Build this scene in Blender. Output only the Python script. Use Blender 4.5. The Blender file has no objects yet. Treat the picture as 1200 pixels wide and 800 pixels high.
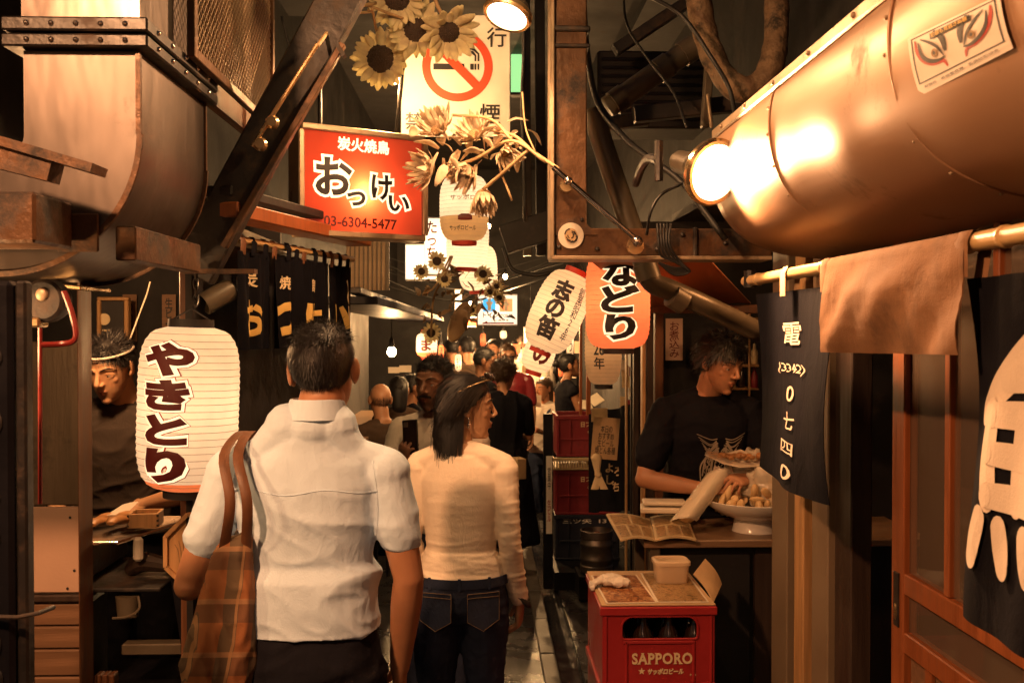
import bpy, bmesh, math, random
import numpy as np
from mathutils import Vector, Matrix, Euler, noise, Quaternion
R_ = random.Random(7)
rad = math.radians
SC = bpy.context.scene
COL = SC.collection
V = Vector

# ------------------------------------------------------------------ camera
CAM = V((0, 0, 1.72)); FOC = 1167.0
cd = bpy.data.cameras.new('camera'); cam = bpy.data.objects.new('camera', cd); COL.objects.link(cam)
cd.sensor_width = 36; cd.lens = FOC / 1200 * 36; cd.clip_end = 200; cd.clip_start = .05
cam.location = CAM; cam.rotation_euler = (rad(90 - .835), 0, -rad(1.717))
cd.dof.use_dof = True; cd.dof.focus_distance = 3.0; cd.dof.aperture_fstop = 9.0
SC.camera = cam
CR = cam.rotation_euler.to_matrix()

def P(px, py, Y):
    """photo pixel (1200x800) at the real depth Y -> world point"""
    d = CR @ V(((px - 600) / FOC, -(py - 400) / FOC, -1))
    return CAM + d * (Y / d.y)

# ------------------------------------------------------------------ world, exposure, render
W = bpy.data.worlds.new('World'); SC.world = W; W.use_nodes = True
wn = W.node_tree.nodes; wl = W.node_tree.links
sky = wn.new('ShaderNodeTexSky'); sky.sky_type = 'NISHITA'; sky.sun_disc = False
sky.sun_elevation = rad(-2); sky.sun_rotation = rad(200)
bg = wn['Background']; bg.inputs['Strength'].default_value = .1
wl.new(sky.outputs[0], bg.inputs['Color'])
SC.view_settings.view_transform = 'Standard'; SC.view_settings.look = 'None'
SC.view_settings.exposure = 1.05; SC.view_settings.gamma = 1
cy = SC.cycles
cy.max_bounces = 6; cy.diffuse_bounces = 3; cy.glossy_bounces = 3; cy.transmission_bounces = 4; cy.transparent_max_bounces = 8
cy.sample_clamp_indirect = 3; cy.caustics_reflective = False; cy.caustics_refractive = False
try:
    cy.use_denoising = True; cy.denoiser = 'OPENIMAGEDENOISE'
except Exception: pass

# ------------------------------------------------------------------ object helpers
OFF = {}
def link(o):
    COL.objects.link(o); return o
def tag(o, label=None, cat=None, group=None, kind=None):
    if label: o['label'] = label
    if cat: o['category'] = cat
    if group: o['group'] = group
    if kind: o['kind'] = kind
    return o
def thing(name, label, cat, loc, group=None, local=False, rotz=0, scale=1):
    o = link(bpy.data.objects.new(name, None)); o.location = loc; o.empty_display_size = .1
    o.rotation_euler = (0, 0, rotz); o.scale = (scale,) * 3
    OFF[o.name] = V((0, 0, 0)) if local else V(loc)
    return tag(o, label, cat, group)

def mesh_obj(name, verts, faces, mats, parent=None, mi=None, smooth=35, col=None):
    verts = np.asarray(verts, dtype=float).reshape(-1, 3)
    c = (verts.min(0) + verts.max(0)) / 2
    me = bpy.data.meshes.new(name)
    me.from_pydata((verts - c).tolist(), [], faces if isinstance(faces, list) else faces.tolist())
    if not isinstance(mats, (list, tuple)): mats = [mats]
    for m in mats: me.materials.append(m)
    if mi is not None and len(mats) > 1: me.polygons.foreach_set('material_index', list(mi))
    if smooth is not None:
        me.polygons.foreach_set('use_smooth', [True] * len(me.polygons))
        if smooth < 180:
            try: me.set_sharp_from_angle(angle=rad(smooth))
            except Exception: pass
    if col is not None:
        a = me.color_attributes.new('tint', 'FLOAT_COLOR', 'POINT')
        a.data.foreach_set('color', np.asarray(col, dtype=float).ravel())
    me.update()
    o = link(bpy.data.objects.new(name, me))
    c = V(c)
    if parent is not None:
        o.parent = parent; o.location = c - OFF[parent.name]
    else: o.location = c
    OFF[o.name] = c
    return o

class MB:
    def __init__(s): s.v = []; s.f = []; s.m = []
    def add(s, vs, fs, mi=0):
        n = len(s.v); s.v += [tuple(p) for p in vs]; s.f += [tuple(i + n for i in f) for f in fs]; s.m += [mi] * len(fs); return s
    def box(s, c, size, rot=None, bev=0, mi=0):
        hx, hy, hz = [d / 2 for d in size]
        c = V(c)
        M = rot if rot is not None else Matrix.Identity(3)
        if bev <= 0:
            vs = [c + M @ V((x, y, z)) for x in (-hx, hx) for y in (-hy, hy) for z in (-hz, hz)]
            return s.add(vs, [(0, 1, 3, 2), (4, 6, 7, 5), (0, 4, 5, 1), (2, 3, 7, 6), (0, 2, 6, 4), (1, 5, 7, 3)], mi)
        bm = bmesh.new(); bmesh.ops.create_cube(bm, size=1)
        for v in bm.verts: v.co = V((v.co.x * size[0], v.co.y * size[1], v.co.z * size[2]))
        bmesh.ops.bevel(bm, geom=bm.edges[:], offset=min(bev, min(size) * .45), segments=1, affect='EDGES')
        bm.verts.index_update()
        s.add([c + M @ v.co for v in bm.verts], [[v.index for v in f.verts] for f in bm.faces], mi); bm.free(); return s
    def lo(s, a, b, bev=0, mi=0):
        a = V(a); b = V(b); return s.box((a + b) / 2, [abs(b[i] - a[i]) for i in range(3)], None, bev, mi)
    def beam(s, a, b, w, h, up=(0, 0, 1), bev=0, mi=0):
        a = V(a); b = V(b); d = (b - a); L = d.length; d.normalize()
        x = d.cross(V(up))
        if x.length < 1e-4: x = d.cross(V((0, 1, 0)))
        x.normalize(); z = x.cross(d)
        return s.box((a + b) / 2, (w, L, h), Matrix((x, d, z)).transposed(), bev, mi)
    def rings(s, rs, n=16, cap=True, mi=0, close=False):
        """rs: list of (center, ux, uy, rx, ry[, power])"""
        base = len(s.v)
        for r in rs:
            c, ux, uy, rx, ry = r[:5]; pw = r[5] if len(r) > 5 else 1
            for k in range(n):
                a = 2 * math.pi * k / n; ca, sa = math.cos(a), math.sin(a)
                ca = math.copysign(abs(ca) ** pw, ca); sa = math.copysign(abs(sa) ** pw, sa)
                s.v.append(tuple(V(c) + V(ux) * (rx * ca) + V(uy) * (ry * sa)))
        m = len(rs)
        for i in range(m if close else m - 1):
            for k in range(n):
                a = base + i * n + k; b = base + i * n + (k + 1) % n
                j = (i + 1) % m
                s.f.append((a, b, base + j * n + (k + 1) % n, base + j * n + k)); s.m.append(mi)
        if cap and not close:
            s.f.append(tuple(base + k for k in reversed(range(n)))); s.m.append(mi)
            s.f.append(tuple(base + (m - 1) * n + k for k in range(n))); s.m.append(mi)
        return s
    def tube(s, pts, r, n=8, cap=True, mi=0, close=False):
        pts = [V(p) for p in pts]; m = len(pts)
        rr = r if isinstance(r, (list, tuple)) else [r] * m
        t = []
        for i in range(m):
            a = pts[(i - 1) % m] if (i or close) else pts[0]; b = pts[(i + 1) % m] if (i < m - 1 or close) else pts[-1]
            d = b - a
            t.append(d.normalized() if d.length > 1e-9 else V((0, 0, 1)))
        u = t[0].orthogonal().normalized(); out = []
        for i in range(m):
            u = u - t[i] * u.dot(t[i])
            u = u.normalized() if u.length > 1e-6 else t[i].orthogonal().normalized()
            out.append((pts[i], u.copy(), t[i].cross(u), rr[i], rr[i]))
        return s.rings(out, n, cap, mi, close)
    def cap_tube(s, pts, r, n=10, mi=0):
        """tube with round ends (for bodies)"""
        s.tube(pts, r, n, True, mi)
        rr = r if isinstance(r, (list, tuple)) else [r] * len(pts)
        for p, q in zip(pts, rr): s.ball(p, q, n, 6, mi=mi)
        return s
    def ball(s, c, r, n=12, m=8, rot=None, mi=0):
        if not isinstance(r, (list, tuple)): r = (r, r, r)
        M = rot if rot is not None else Matrix.Identity(3); c = V(c); base = len(s.v)
        for i in range(1, m):
            th = math.pi * i / m
            for k in range(n):
                a = 2 * math.pi * k / n
                s.v.append(tuple(c + M @ V((r[0] * math.sin(th) * math.cos(a), r[1] * math.sin(th) * math.sin(a), r[2] * math.cos(th)))))
        s.v.append(tuple(c + M @ V((0, 0, r[2])))); s.v.append(tuple(c - M @ V((0, 0, r[2])))); tp, bt = len(s.v) - 2, len(s.v) - 1
        for i in range(m - 2):
            for k in range(n):
                a = base + i * n + k; b = base + i * n + (k + 1) % n
                s.f.append((a, a + n, b + n, b)); s.m.append(mi)
        for k in range(n):
            s.f.append((tp, base + k, base + (k + 1) % n)); s.m.append(mi)
            s.f.append((bt, base + (m - 2) * n + (k + 1) % n, base + (m - 2) * n + k)); s.m.append(mi)
        return s
    def lathe(s, prof, c=(0, 0, 0), n=24, axis=(0, 0, 1), cap=True, mi=0):
        A = V(axis).normalized(); u = A.orthogonal().normalized(); w = A.cross(u); c = V(c)
        return s.rings([(c + A * z, u, w, max(r, 1e-4), max(r, 1e-4)) for r, z in prof], n, cap, mi)
    def prism(s, poly, o, U, Vv, N, depth, mi=0):
        """extrude polygon (u,v) from plane o+uU+vV along N by depth"""
        o = V(o); U = V(U); Vv = V(Vv); N = V(N); n = len(poly)
        a = [o + U * p[0] + Vv * p[1] for p in poly]; b = [p + N * depth for p in a]
        return s.add(a + b, [tuple(reversed(range(n))), tuple(range(n, 2 * n))] + [(i, (i + 1) % n, n + (i + 1) % n, n + i) for i in range(n)], mi)
    def surf(s, fn, nu, nv, thick=.0015, mi=0):
        g = [[V(fn(i / nu, j / nv)) for j in range(nv + 1)] for i in range(nu + 1)]
        nr = [[None] * (nv + 1) for _ in range(nu + 1)]
        for i in range(nu + 1):
            for j in range(nv + 1):
                du = g[min(i + 1, nu)][j] - g[max(i - 1, 0)][j]; dv = g[i][min(j + 1, nv)] - g[i][max(j - 1, 0)]
                q = du.cross(dv); nr[i][j] = q.normalized() if q.length > 1e-12 else V((0, 0, 1))
        base = len(s.v); w = nv + 1; tot = (nu + 1) * w
        for i in range(nu + 1):
            for j in range(w): s.v.append(tuple(g[i][j]))
        for i in range(nu + 1):
            for j in range(w): s.v.append(tuple(g[i][j] - nr[i][j] * thick))
        f = []
        for i in range(nu):
            for j in range(nv):
                a = base + i * w + j
                f.append((a, a + w, a + w + 1, a + 1)); b = a + tot
                f.append((b, b + 1, b + w + 1, b + w))
        for i in range(nu):
            a = base + i * w; f.append((a, a + tot, a + tot + w, a + w)); a += nv; f.append((a, a + w, a + w + tot, a + tot))
        for j in range(nv):
            a = base + j; f.append((a, a + 1, a + 1 + tot, a + tot)); a = base + nu * w + j; f.append((a, a + tot, a + tot + 1, a + 1))
        s.f += f; s.m += [mi] * len(f); return s
    def build(s, name, mats, parent=None, smooth=35):
        return mesh_obj(name, s.v, s.f, mats, parent, s.m, smooth)

def curve_pts(pts, n=6):
    """catmull-rom through pts"""
    pts = [V(p) for p in pts]; q = [pts[0] * 2 - pts[1]] + pts + [pts[-1] * 2 - pts[-2]]; out = []
    for i in range(1, len(q) - 2):
        for k in range(n):
            t = k / n; a, b, c, d = q[i - 1], q[i], q[i + 1], q[i + 2]
            out.append(.5 * ((2 * b) + (c - a) * t + (2 * a - 5 * b + 4 * c - d) * t * t + (3 * b - a - 3 * c + d) * t ** 3))
    out.append(pts[-1]); return out

# ------------------------------------------------------------------ materials
class NT:
    def __init__(s, name):
        s.m = bpy.data.materials.new(name); s.m.use_nodes = True; s.t = s.m.node_tree; s.n = s.t.nodes; s.l = s.t.links
        s.b = s.n['Principled BSDF']; s.out = s.n['Material Output']
        s.tc = s.n.new('ShaderNodeTexCoord')
    def map(s, scale=(1, 1, 1), rot=(0, 0, 0), src='Object'):
        m = s.n.new('ShaderNodeMapping'); m.inputs['Scale'].default_value = scale; m.inputs['Rotation'].default_value = rot
        s.l.new(s.tc.outputs[src], m.inputs[0]); return m.outputs[0]
    def noise(s, scale, vec, detail=5, rough=.6, dist=0):
        t = s.n.new('ShaderNodeTexNoise'); t.inputs['Scale'].default_value = scale; t.inputs['Detail'].default_value = detail
        t.inputs['Roughness'].default_value = rough; t.inputs['Distortion'].default_value = dist; s.l.new(vec, t.inputs['Vector']); return t.outputs['Fac']
    def ramp(s, fac, stops):
        r = s.n.new('ShaderNodeValToRGB'); e = r.color_ramp.elements
        while len(e) < len(stops): e.new(.5)
        for k, (p, c) in enumerate(stops): e[k].position = p; e[k].color = (*c, 1) if len(c) == 3 else c
        s.l.new(fac, r.inputs[0]); return r.outputs[0]
    def mix(s, fac, a, b, mode='MIX'):
        m = s.n.new('ShaderNodeMix'); m.data_type = 'RGBA'; m.blend_type = mode
        for sock, val in ((0, fac), (6, a), (7, b)):
            if isinstance(val, (int, float)): m.inputs[sock].default_value = val
            elif isinstance(val, tuple): m.inputs[sock].default_value = (*val, 1) if len(val) == 3 else val
            else: s.l.new(val, m.inputs[sock])
        return m.outputs[2]
    def math(s, op, a, b=0, c=0):
        m = s.n.new('ShaderNodeMath'); m.operation = op
        for i, val in enumerate((a, b, c)):
            if isinstance(val, (int, float)): m.inputs[i].default_value = val
            else: s.l.new(val, m.inputs[i])
        return m.outputs[0]
    def bump(s, h, strength, dist=.01, nrm=None):
        b = s.n.new('ShaderNodeBump'); b.inputs['Strength'].default_value = strength; b.inputs['Distance'].default_value = dist
        s.l.new(h, b.inputs['Height'])
        if nrm is not None: s.l.new(nrm, b.inputs['Normal'])
        return b.outputs[0]

def sc(c, k): return tuple(min(1, max(0, v * k)) for v in c)
def mat(name, col, rough=.6, metal=0, var=.3, vs=6, bump=.2, bs=60, stretch=(1, 1, 1), grime=None, gamt=.5, gs=4, spec=.5, coat=0, sheen=0, bd=.004, tint=False, sss=0):
    t = NT(name); v = t.map(stretch)
    n1 = t.noise(vs, v)
    c = t.ramp(n1, [(.25, sc(col, 1 - var)), (.75, sc(col, 1 + var))])
    n2 = t.noise(bs, v, 3)
    rgh = t.ramp(n1, [(.3, (max(.03, rough - .12),) * 3), (.7, (min(1, rough + .12),) * 3)])
    if grime:
        g = t.ramp(t.noise(gs, t.map((1, 1, 1)), 8, .7), [(1 - gamt - .06, (0, 0, 0)), (1 - gamt + .08, (1, 1, 1))])
        c = t.mix(g, c, grime); rgh = t.mix(g, rgh, (min(1, rough + .3),) * 3)
        if metal: t.l.new(t.math('MULTIPLY', t.math('SUBTRACT', 1, g), metal), t.b.inputs['Metallic'])
    if tint:
        a = t.n.new('ShaderNodeVertexColor'); a.layer_name = 'tint'; c = t.mix(1.0, c, a.outputs[0], 'MULTIPLY')
    t.l.new(c, t.b.inputs['Base Color']); t.l.new(rgh, t.b.inputs['Roughness'])
    if metal and not grime: t.b.inputs['Metallic'].default_value = metal
    t.b.inputs['Specular IOR Level'].default_value = spec
    if coat: t.b.inputs['Coat Weight'].default_value = coat; t.b.inputs['Coat Roughness'].default_value = .15
    if sheen: t.b.inputs['Sheen Weight'].default_value = sheen
    if sss:
        t.b.inputs['Subsurface Weight'].default_value = sss; t.b.inputs['Subsurface Radius'].default_value = (.6, .25, .12); t.b.inputs['Subsurface Scale'].default_value = .02
    if bump: t.l.new(t.bump(n2, bump, bd), t.b.inputs['Normal'])
    return t.m
def wood(name, col, rough=.55, axis=2, var=.35, bump=.25, coat=0, grime=None, gamt=.3):
    st = [14, 14, 14]; st[axis] = .9
    return mat(name, col, rough, 0, var, 3, bump, 14, tuple(st), grime, gamt, coat=coat, bd=.003)
def emis(name, col, strength, rough=.4):
    t = NT(name); t.b.inputs['Base Color'].default_value = (*col, 1); t.b.inputs['Emission Color'].default_value = (*col, 1)
    t.b.inputs['Emission Strength'].default_value = strength; t.b.inputs['Roughness'].default_value = rough
    return t.m
def paper(name, col, glow=0, transl=.65, var=.08, rough=.7):
    """thin sheet that passes the light of a lamp behind it; glow = even emission added to the sheet"""
    t = NT(name); v = t.map(); n = t.noise(9, v)
    c = t.ramp(n, [(.3, sc(col, 1 - var)), (.7, sc(col, 1 + var))])
    d = t.n.new('ShaderNodeBsdfDiffuse'); tr = t.n.new('ShaderNodeBsdfTranslucent'); mx = t.n.new('ShaderNodeMixShader')
    t.l.new(c, d.inputs[0]); t.l.new(c, tr.inputs[0]); mx.inputs[0].default_value = transl
    t.l.new(d.outputs[0], mx.inputs[1]); t.l.new(tr.outputs[0], mx.inputs[2]); last = mx.outputs[0]
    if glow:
        e = t.n.new('ShaderNodeEmission'); t.l.new(c, e.inputs[0]); e.inputs[1].default_value = glow  # even emission on top of the lamp light passing through
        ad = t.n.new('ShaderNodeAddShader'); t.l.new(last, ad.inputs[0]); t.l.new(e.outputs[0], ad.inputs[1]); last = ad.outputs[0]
    t.l.new(last, t.out.inputs[0]); return t.m
def glass(name, col=(1, 1, 1), rough=.05, alpha=.25, spec=.5, bump=0):
    """thin film: mostly see-through, glossy"""
    t = NT(name); t.b.inputs['Base Color'].default_value = (*col, 1); t.b.inputs['Roughness'].default_value = rough
    t.b.inputs['Alpha'].default_value = alpha; t.b.inputs['Specular IOR Level'].default_value = spec
    if bump: t.l.new(t.bump(t.noise(30, t.map(), 3), bump, .004), t.b.inputs['Normal'])
    return t.m

def lamp(name, loc, power, col=(1, .56, .24), r=.03, parent=None, spot=None, aim=None, blend=.5):
    l = bpy.data.lights.new(name, 'SPOT' if spot else 'POINT'); l.energy = power; l.color = col; l.shadow_soft_size = r
    if spot: l.spot_size = rad(spot); l.spot_blend = blend
    o = link(bpy.data.objects.new(name, l)); loc = V(loc)
    if parent is not None: o.parent = parent; o.location = loc - OFF[parent.name]
    else: o.location = loc
    if aim is not None: o.rotation_euler = (V(aim) - loc).to_track_quat('-Z', 'Y').to_euler()
    return o

# ------------------------------------------------------------------ lettering
_tc = {}
def glyphs(body, bold=0, line=1.0, spacing=1.0, res=3, shear=0):
    k = (body, bold, line, spacing, res, shear)
    if k in _tc: return _tc[k]
    c = bpy.data.curves.new('lettering', 'FONT'); c.body = body; c.align_x = 'CENTER'; c.space_line = line; c.space_character = spacing
    c.resolution_u = res; c.shear = shear; c.bevel_depth = max(bold, 0); c.bevel_resolution = 0; c.offset = 0
    o = link(bpy.data.objects.new('lettering', c)); dg = bpy.context.evaluated_depsgraph_get()
    me = bpy.data.meshes.new_from_object(o.evaluated_get(dg))
    v = np.array([x.co[:] for x in me.vertices]); f = [list(p.vertices) for p in me.polygons]
    bpy.data.objects.remove(o); bpy.data.curves.remove(c); bpy.data.meshes.remove(me)
    if len(v):
        mn, mxx = v.min(0), v.max(0); v = v - (mn + mxx) / 2
    _tc[k] = (v, f); return v, f
def lettering(body, w, h, fn, mt, parent, bold=.02, slice_=0, lift=.0015, line=1.0, name='lettering', fit=True, spacing=1.0, wob=0, res=3, shear=0):
    """fn(x,y,lift) -> world point; text fitted in w x h metres"""
    v, f = glyphs(body, bold, line, spacing, res, shear)
    if not len(v): return None
    e = v.max(0) - v.min(0)
    kx, ky = w / max(e[0], 1e-6), h / max(e[1], 1e-6)
    if not fit: kx = ky = min(kx, ky)
    zz = v[:, 2] * min(kx, ky) * .12; v = v * np.array([kx, ky, 0]); v[:, 2] = zz
    if wob:
        v = np.array([(p[0] + wob * w * math.sin(p[1] / h * 7 + 1), p[1] + wob * h * math.sin(p[0] / w * 6), p[2]) for p in v])
    if slice_:
        bm = bmesh.new(); vs = [bm.verts.new(p) for p in v]
        for q in f:
            try: bm.faces.new([vs[i] for i in q])
            except ValueError: pass
        for ax, ext in ((0, w), (1, h)):
            n = int(ext / slice_) + 1
            for i in range(-n, n + 1):
                pc = [0, 0, 0]; pn = [0, 0, 0]; pc[ax] = i * slice_ + 1e-4; pn[ax] = 1
                if abs(pc[ax]) < ext * .55:
                    bmesh.ops.bisect_plane(bm, geom=bm.verts[:] + bm.edges[:] + bm.faces[:], dist=1e-6, plane_co=pc, plane_no=pn)
        bm.verts.index_update(); v = np.array([x.co[:] for x in bm.verts]); f = [[x.index for x in q.verts] for q in bm.faces]; bm.free()
    pts = [fn(p[0], p[1], lift + p[2]) for p in v]
    return mesh_obj(name, pts, f, mt, parent, smooth=None)
def plane_fn(o, U, Vv):
    o = V(o); U = V(U).normalized(); Vv = V(Vv).normalized(); N = U.cross(Vv)
    return lambda x, y, l: tuple(o + U * x + Vv * y + N * l)
# ------------------------------------------------------------------ material library
M = {}
def crease(m, scale=20, strength=.45, dist=.006):
    nt = m.node_tree; n = nt.nodes; tc = [x for x in n if x.type == 'TEX_COORD'][0]; bp = [x for x in n if x.type == 'BUMP'][0]
    z = n.new('ShaderNodeTexNoise'); z.inputs['Scale'].default_value = scale; z.inputs['Detail'].default_value = 5; z.inputs['Distortion'].default_value = 1.8; z.inputs['Roughness'].default_value = .55
    mp = n.new('ShaderNodeMapping'); mp.inputs['Scale'].default_value = (1, 1, .55); mp.inputs['Rotation'].default_value = (0, .5, .2)
    nt.links.new(tc.outputs['Object'], mp.inputs[0]); nt.links.new(mp.outputs[0], z.inputs['Vector'])
    b2 = n.new('ShaderNodeBump'); b2.inputs['Strength'].default_value = strength; b2.inputs['Distance'].default_value = dist
    nt.links.new(z.outputs['Fac'], b2.inputs['Height']); nt.links.new(b2.outputs[0], bp.inputs['Normal']); return m
M['asphalt'] = mat('wet_asphalt', (.022, .021, .023), .3, 0, .4, 5, .5, 120, grime=(.09, .08, .075), gamt=.3, gs=2)
M['slab'] = mat('drain_slab', (.09, .08, .07), .5, 0, .35, 7, .4, 90, grime=(.05, .045, .04), gamt=.4, gs=5)
M['gutter'] = mat('wet_gutter', (.03, .03, .034), .12, 0, .4, 8, .5, 30)
M['black'] = mat('black_paint', (.006, .006, .009), .42, 0, .4, 5, .25, 40, grime=(.022, .017, .014), gamt=.3, gs=6, spec=.25)
M['blackiron'] = mat('black_iron', (.017, .015, .015), .45, .2, .4, 6, .5, 30, grime=(.06, .035, .02), gamt=.42, gs=7)
M['rust'] = mat('rusty_steel', (.115, .056, .026), .45, .35, .5, 7, .6, 45, grime=(.025, .018, .015), gamt=.45, gs=6)
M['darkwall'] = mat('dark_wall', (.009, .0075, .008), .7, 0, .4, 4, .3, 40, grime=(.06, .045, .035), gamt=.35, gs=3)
M['steel'] = mat('stainless_duct', (.14, .12, .11), .38, .88, .35, 3, .45, 6, (1, 1, .35), grime=(.07, .045, .035), gamt=.3, gs=3, bd=.012)
M['hood'] = mat('coppery_hood', (.37, .215, .125), .44, .3, .18, 3, .12, 30, (1, .12, 1), grime=(.2, .115, .065), gamt=.36, gs=5)
M['trim'] = mat('dull_trim', (.4, .3, .2), .5, .5, .3, 8, .3, 60, grime=(.1, .07, .05), gamt=.35, gs=9)
M['brass'] = mat('brass', (.62, .45, .25), .25, .9, .2, 9, .1, 40)
M['chrome'] = mat('chrome', (.7, .62, .55), .18, 1, .15, 9, .05, 40)
M['pipe'] = mat('grey_pipe', (.1, .08, .055), .4, .15, .25, 6, .15, 30, grime=(.1, .075, .05), gamt=.3, gs=5)
M['lagging'] = mat('torn_lagging', (.2, .13, .075), .7, .2, .4, 12, .8, 18, grime=(.03, .025, .02), gamt=.45, gs=14, bd=.02)
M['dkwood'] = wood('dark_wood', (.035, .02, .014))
M['brwood'] = wood('brown_wood', (.13, .052, .022))
M['redwood'] = wood('red_brown_wood', (.27, .078, .022), .45, coat=.15)
M['ltwood'] = wood('light_wood', (.42, .235, .1))
M['tablewood'] = wood('table_wood', (.2, .12, .07), .4, 0)
M['plankwood'] = wood('plank_wood', (.2, .105, .055), .6, 0)
M['bamboo'] = mat('bamboo', (.55, .36, .16), .35, 0, .25, 4, .15, 30, (8, .6, 8), coat=.2)
M['beige'] = mat('beige_jamb', (.19, .135, .085), .55, 0, .15, 4, .1, 60)
M['board'] = mat('pink_board', (.5, .32, .23), .6, 0, .1, 3, .1, 90)
M['navy'] = crease(mat('navy_noren', (.0075, .0075, .011), .9, 0, .4, 5, .3, 250, bd=.002, spec=.05), 9, .35, .01)
M['greynoren'] = crease(mat('faded_noren', (.21, .11, .058), .88, 0, .3, 3, .35, 260, bd=.002, spec=.1, grime=(.1, .06, .038), gamt=.4, gs=2.5), 9, .22, .01)  # darker patches put the folded cloth's light and dark into its colour
M['steelpanel'] = mat('dull_steel_panel', (.14, .1, .065), .45, .3, .4, 3, .2, 30, (4, 4, .5), grime=(.04, .03, .02), gamt=.4, gs=4)
M['nprint'] = mat('noren_print', (.6, .5, .4), .9, 0, .12, 8, .3, 250, bd=.002)
M['white'] = mat('white_print', (.8, .76, .68), .7, 0, .08, 6, 0)
M['cream'] = mat('cream_print', (.75, .6, .36), .7, 0, .1, 6, 0)
M['yellow'] = mat('yellow_print', (.75, .5, .14), .7, 0, .1, 6, 0)
M['ink'] = mat('black_ink', (.02, .017, .018), .6, 0, .2, 6, 0)
M['inkred'] = mat('red_ink', (.42, .035, .02), .6, 0, .15, 6, 0)
M['maroon'] = mat('maroon_ink', (.12, .012, .012), .6, 0, .15, 6, 0)
M['red'] = mat('red_plastic', (.33, .022, .025), .36, 0, .18, 5, .12, 60, grime=(.16, .02, .02), gamt=.3, gs=6)
M['redpaint'] = mat('red_paint', (.2, .02, .016), .35, 0, .2, 7, .1, 50)
M['crimson'] = mat('dull_crimson_plastic', (.21, .018, .026), .45, 0, .2, 5, .15, 60, grime=(.1, .02, .02), gamt=.35, gs=6)
M['blueplastic'] = mat('dark_blue_plastic', (.02, .025, .045), .4, 0, .25, 5, .1, 60)
M['greyvinyl'] = mat('ivory_plastic', (.55, .42, .24), .5, 0, .12, 6, .1, 60)
M['rubber'] = mat('black_rubber', (.018, .018, .018), .5, 0, .2, 8, .1, 40)
M['paperw'] = mat('white_paper', (.62, .54, .42), .7, 0, .12, 5, .1, 60)
M['kraft'] = mat('brown_paper', (.45, .3, .16), .75, 0, .2, 8, .2, 60)
M['papery'] = mat('old_paper', (.48, .36, .2), .7, 0, .3, 12, .1, 60)
M['china'] = mat('white_china', (.72, .66, .58), .18, 0, .05, 4, 0, coat=.4)
M['skin_a'] = mat('skin_light', (.52, .29, .165), .5, 0, .08, 18, .08, 160, tint=True, sss=.12)
M['skin_b'] = mat('skin_warm', (.42, .2, .105), .5, 0, .08, 18, .08, 160, tint=True, sss=.12)
M['skin_c'] = mat('skin_brown', (.24, .12, .07), .48, 0, .08, 18, .08, 160, tint=True, sss=.1)
M['hair'] = mat('black_hair', (.011, .0095, .010), .5, 0, .4, 40, .2, 120, spec=.5)
M['hairb'] = mat('brown_hair', (.055, .03, .016), .4, 0, .4, 40, .2, 120)
def cloth(n, c, fine=300, var=.08, b=.4, rough=.9, sheen=0): return crease(mat(n, c, rough, 0, var, 5, b, fine, bd=.0015, sheen=sheen, spec=.12))
M['shirtw'] = cloth('pale_shirt_cotton', (.62, .77, .93))
M['topcream'] = cloth('cream_jersey', (.88, .76, .62))
M['teew'] = cloth('white_tee', (.62, .56, .48))
M['teeblack'] = cloth('black_tee', (.009, .009, .013), var=.25)
M['teebrown'] = cloth('brown_tee', (.06, .038, .026), var=.2)
M['teecharcoal'] = cloth('charcoal_sweat', (.055, .042, .036), var=.2)
M['trouser'] = cloth('dark_trousers', (.01, .01, .015), var=.2)
M['denim'] = crease(mat('dark_denim', (.03, .04, .078), .8, 0, .35, 9, .35, 420, (1, 1, .4), bd=.0015, spec=.15), 30)
M['thread'] = mat('jeans_thread', (.22, .15, .09), .8, 0, .2, 30, 0)
M['dress'] = cloth('black_dress', (.007, .007, .011), var=.25)
M['eyew'] = mat('eye_white', (.34, .3, .27), .25, 0, .03, 6, 0)
M['iris'] = mat('dark_iris', (.02, .012, .008), .12, 0, .1, 6, 0)
def petal_mat(name, col):
    t = NT(name); v = t.map((1, 1, 1)); c = t.ramp(t.noise(14, v, 4), [(.3, sc(col, .6)), (.7, sc(col, 1.2))]); d = t.n.new('ShaderNodeBsdfDiffuse'); tr = t.n.new('ShaderNodeBsdfTranslucent'); mx = t.n.new('ShaderNodeMixShader'); t.l.new(c, d.inputs[0]); t.l.new(c, tr.inputs[0]); mx.inputs[0].default_value = .4; b = t.bump(t.noise(70, t.map((1, .3, 1)), 3), .4, .003); t.l.new(b, d.inputs['Normal']); t.l.new(d.outputs[0], mx.inputs[1]); t.l.new(tr.outputs[0], mx.inputs[2]); t.l.new(mx.outputs[0], t.out.inputs[0]); return t.m
M['petal'] = petal_mat('yellow_petal', (.93, .78, .52)); M['petalw'] = petal_mat('dried_petal', (.8, .66, .48))
M['seed'] = mat('seed_disc', (.045, .028, .02), .8, 0, .5, 60, .9, 90, bd=.01)
M['stem'] = mat('dried_stem', (.4, .27, .14), .6, 0, .3, 14, .3, 60)
M['leaf'] = mat('dried_leaf', (.3, .19, .09), .7, 0, .4, 14, .3, 60)
M['fish'] = mat('grilled_skin', (.36, .17, .06), .4, 0, .6, 22, .5, 60, grime=(.04, .02, .01), gamt=.35, gs=20)
M['bulb'] = emis('hot_bulb', (1, .72, .38), 30)
M['lampdisc'] = emis('lamp_glass', (1, .84, .62), 6)
M['plasticfilm'] = glass('clear_film', (.95, .85, .68), .12, .5, 1, 1.0)
M['tub'] = glass('tub_plastic', (.8, .62, .42), .3, .7, .5)
M['pane'] = glass('window_pane', (.25, .18, .13), .04, .3, .8)
M['darkpane'] = glass('dark_pane', (.05, .04, .04), .06, .75, .8)
M['bottle'] = mat('brown_glass', (.02, .01, .006), .08, 0, .2, 5, 0, coat=.5)
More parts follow.
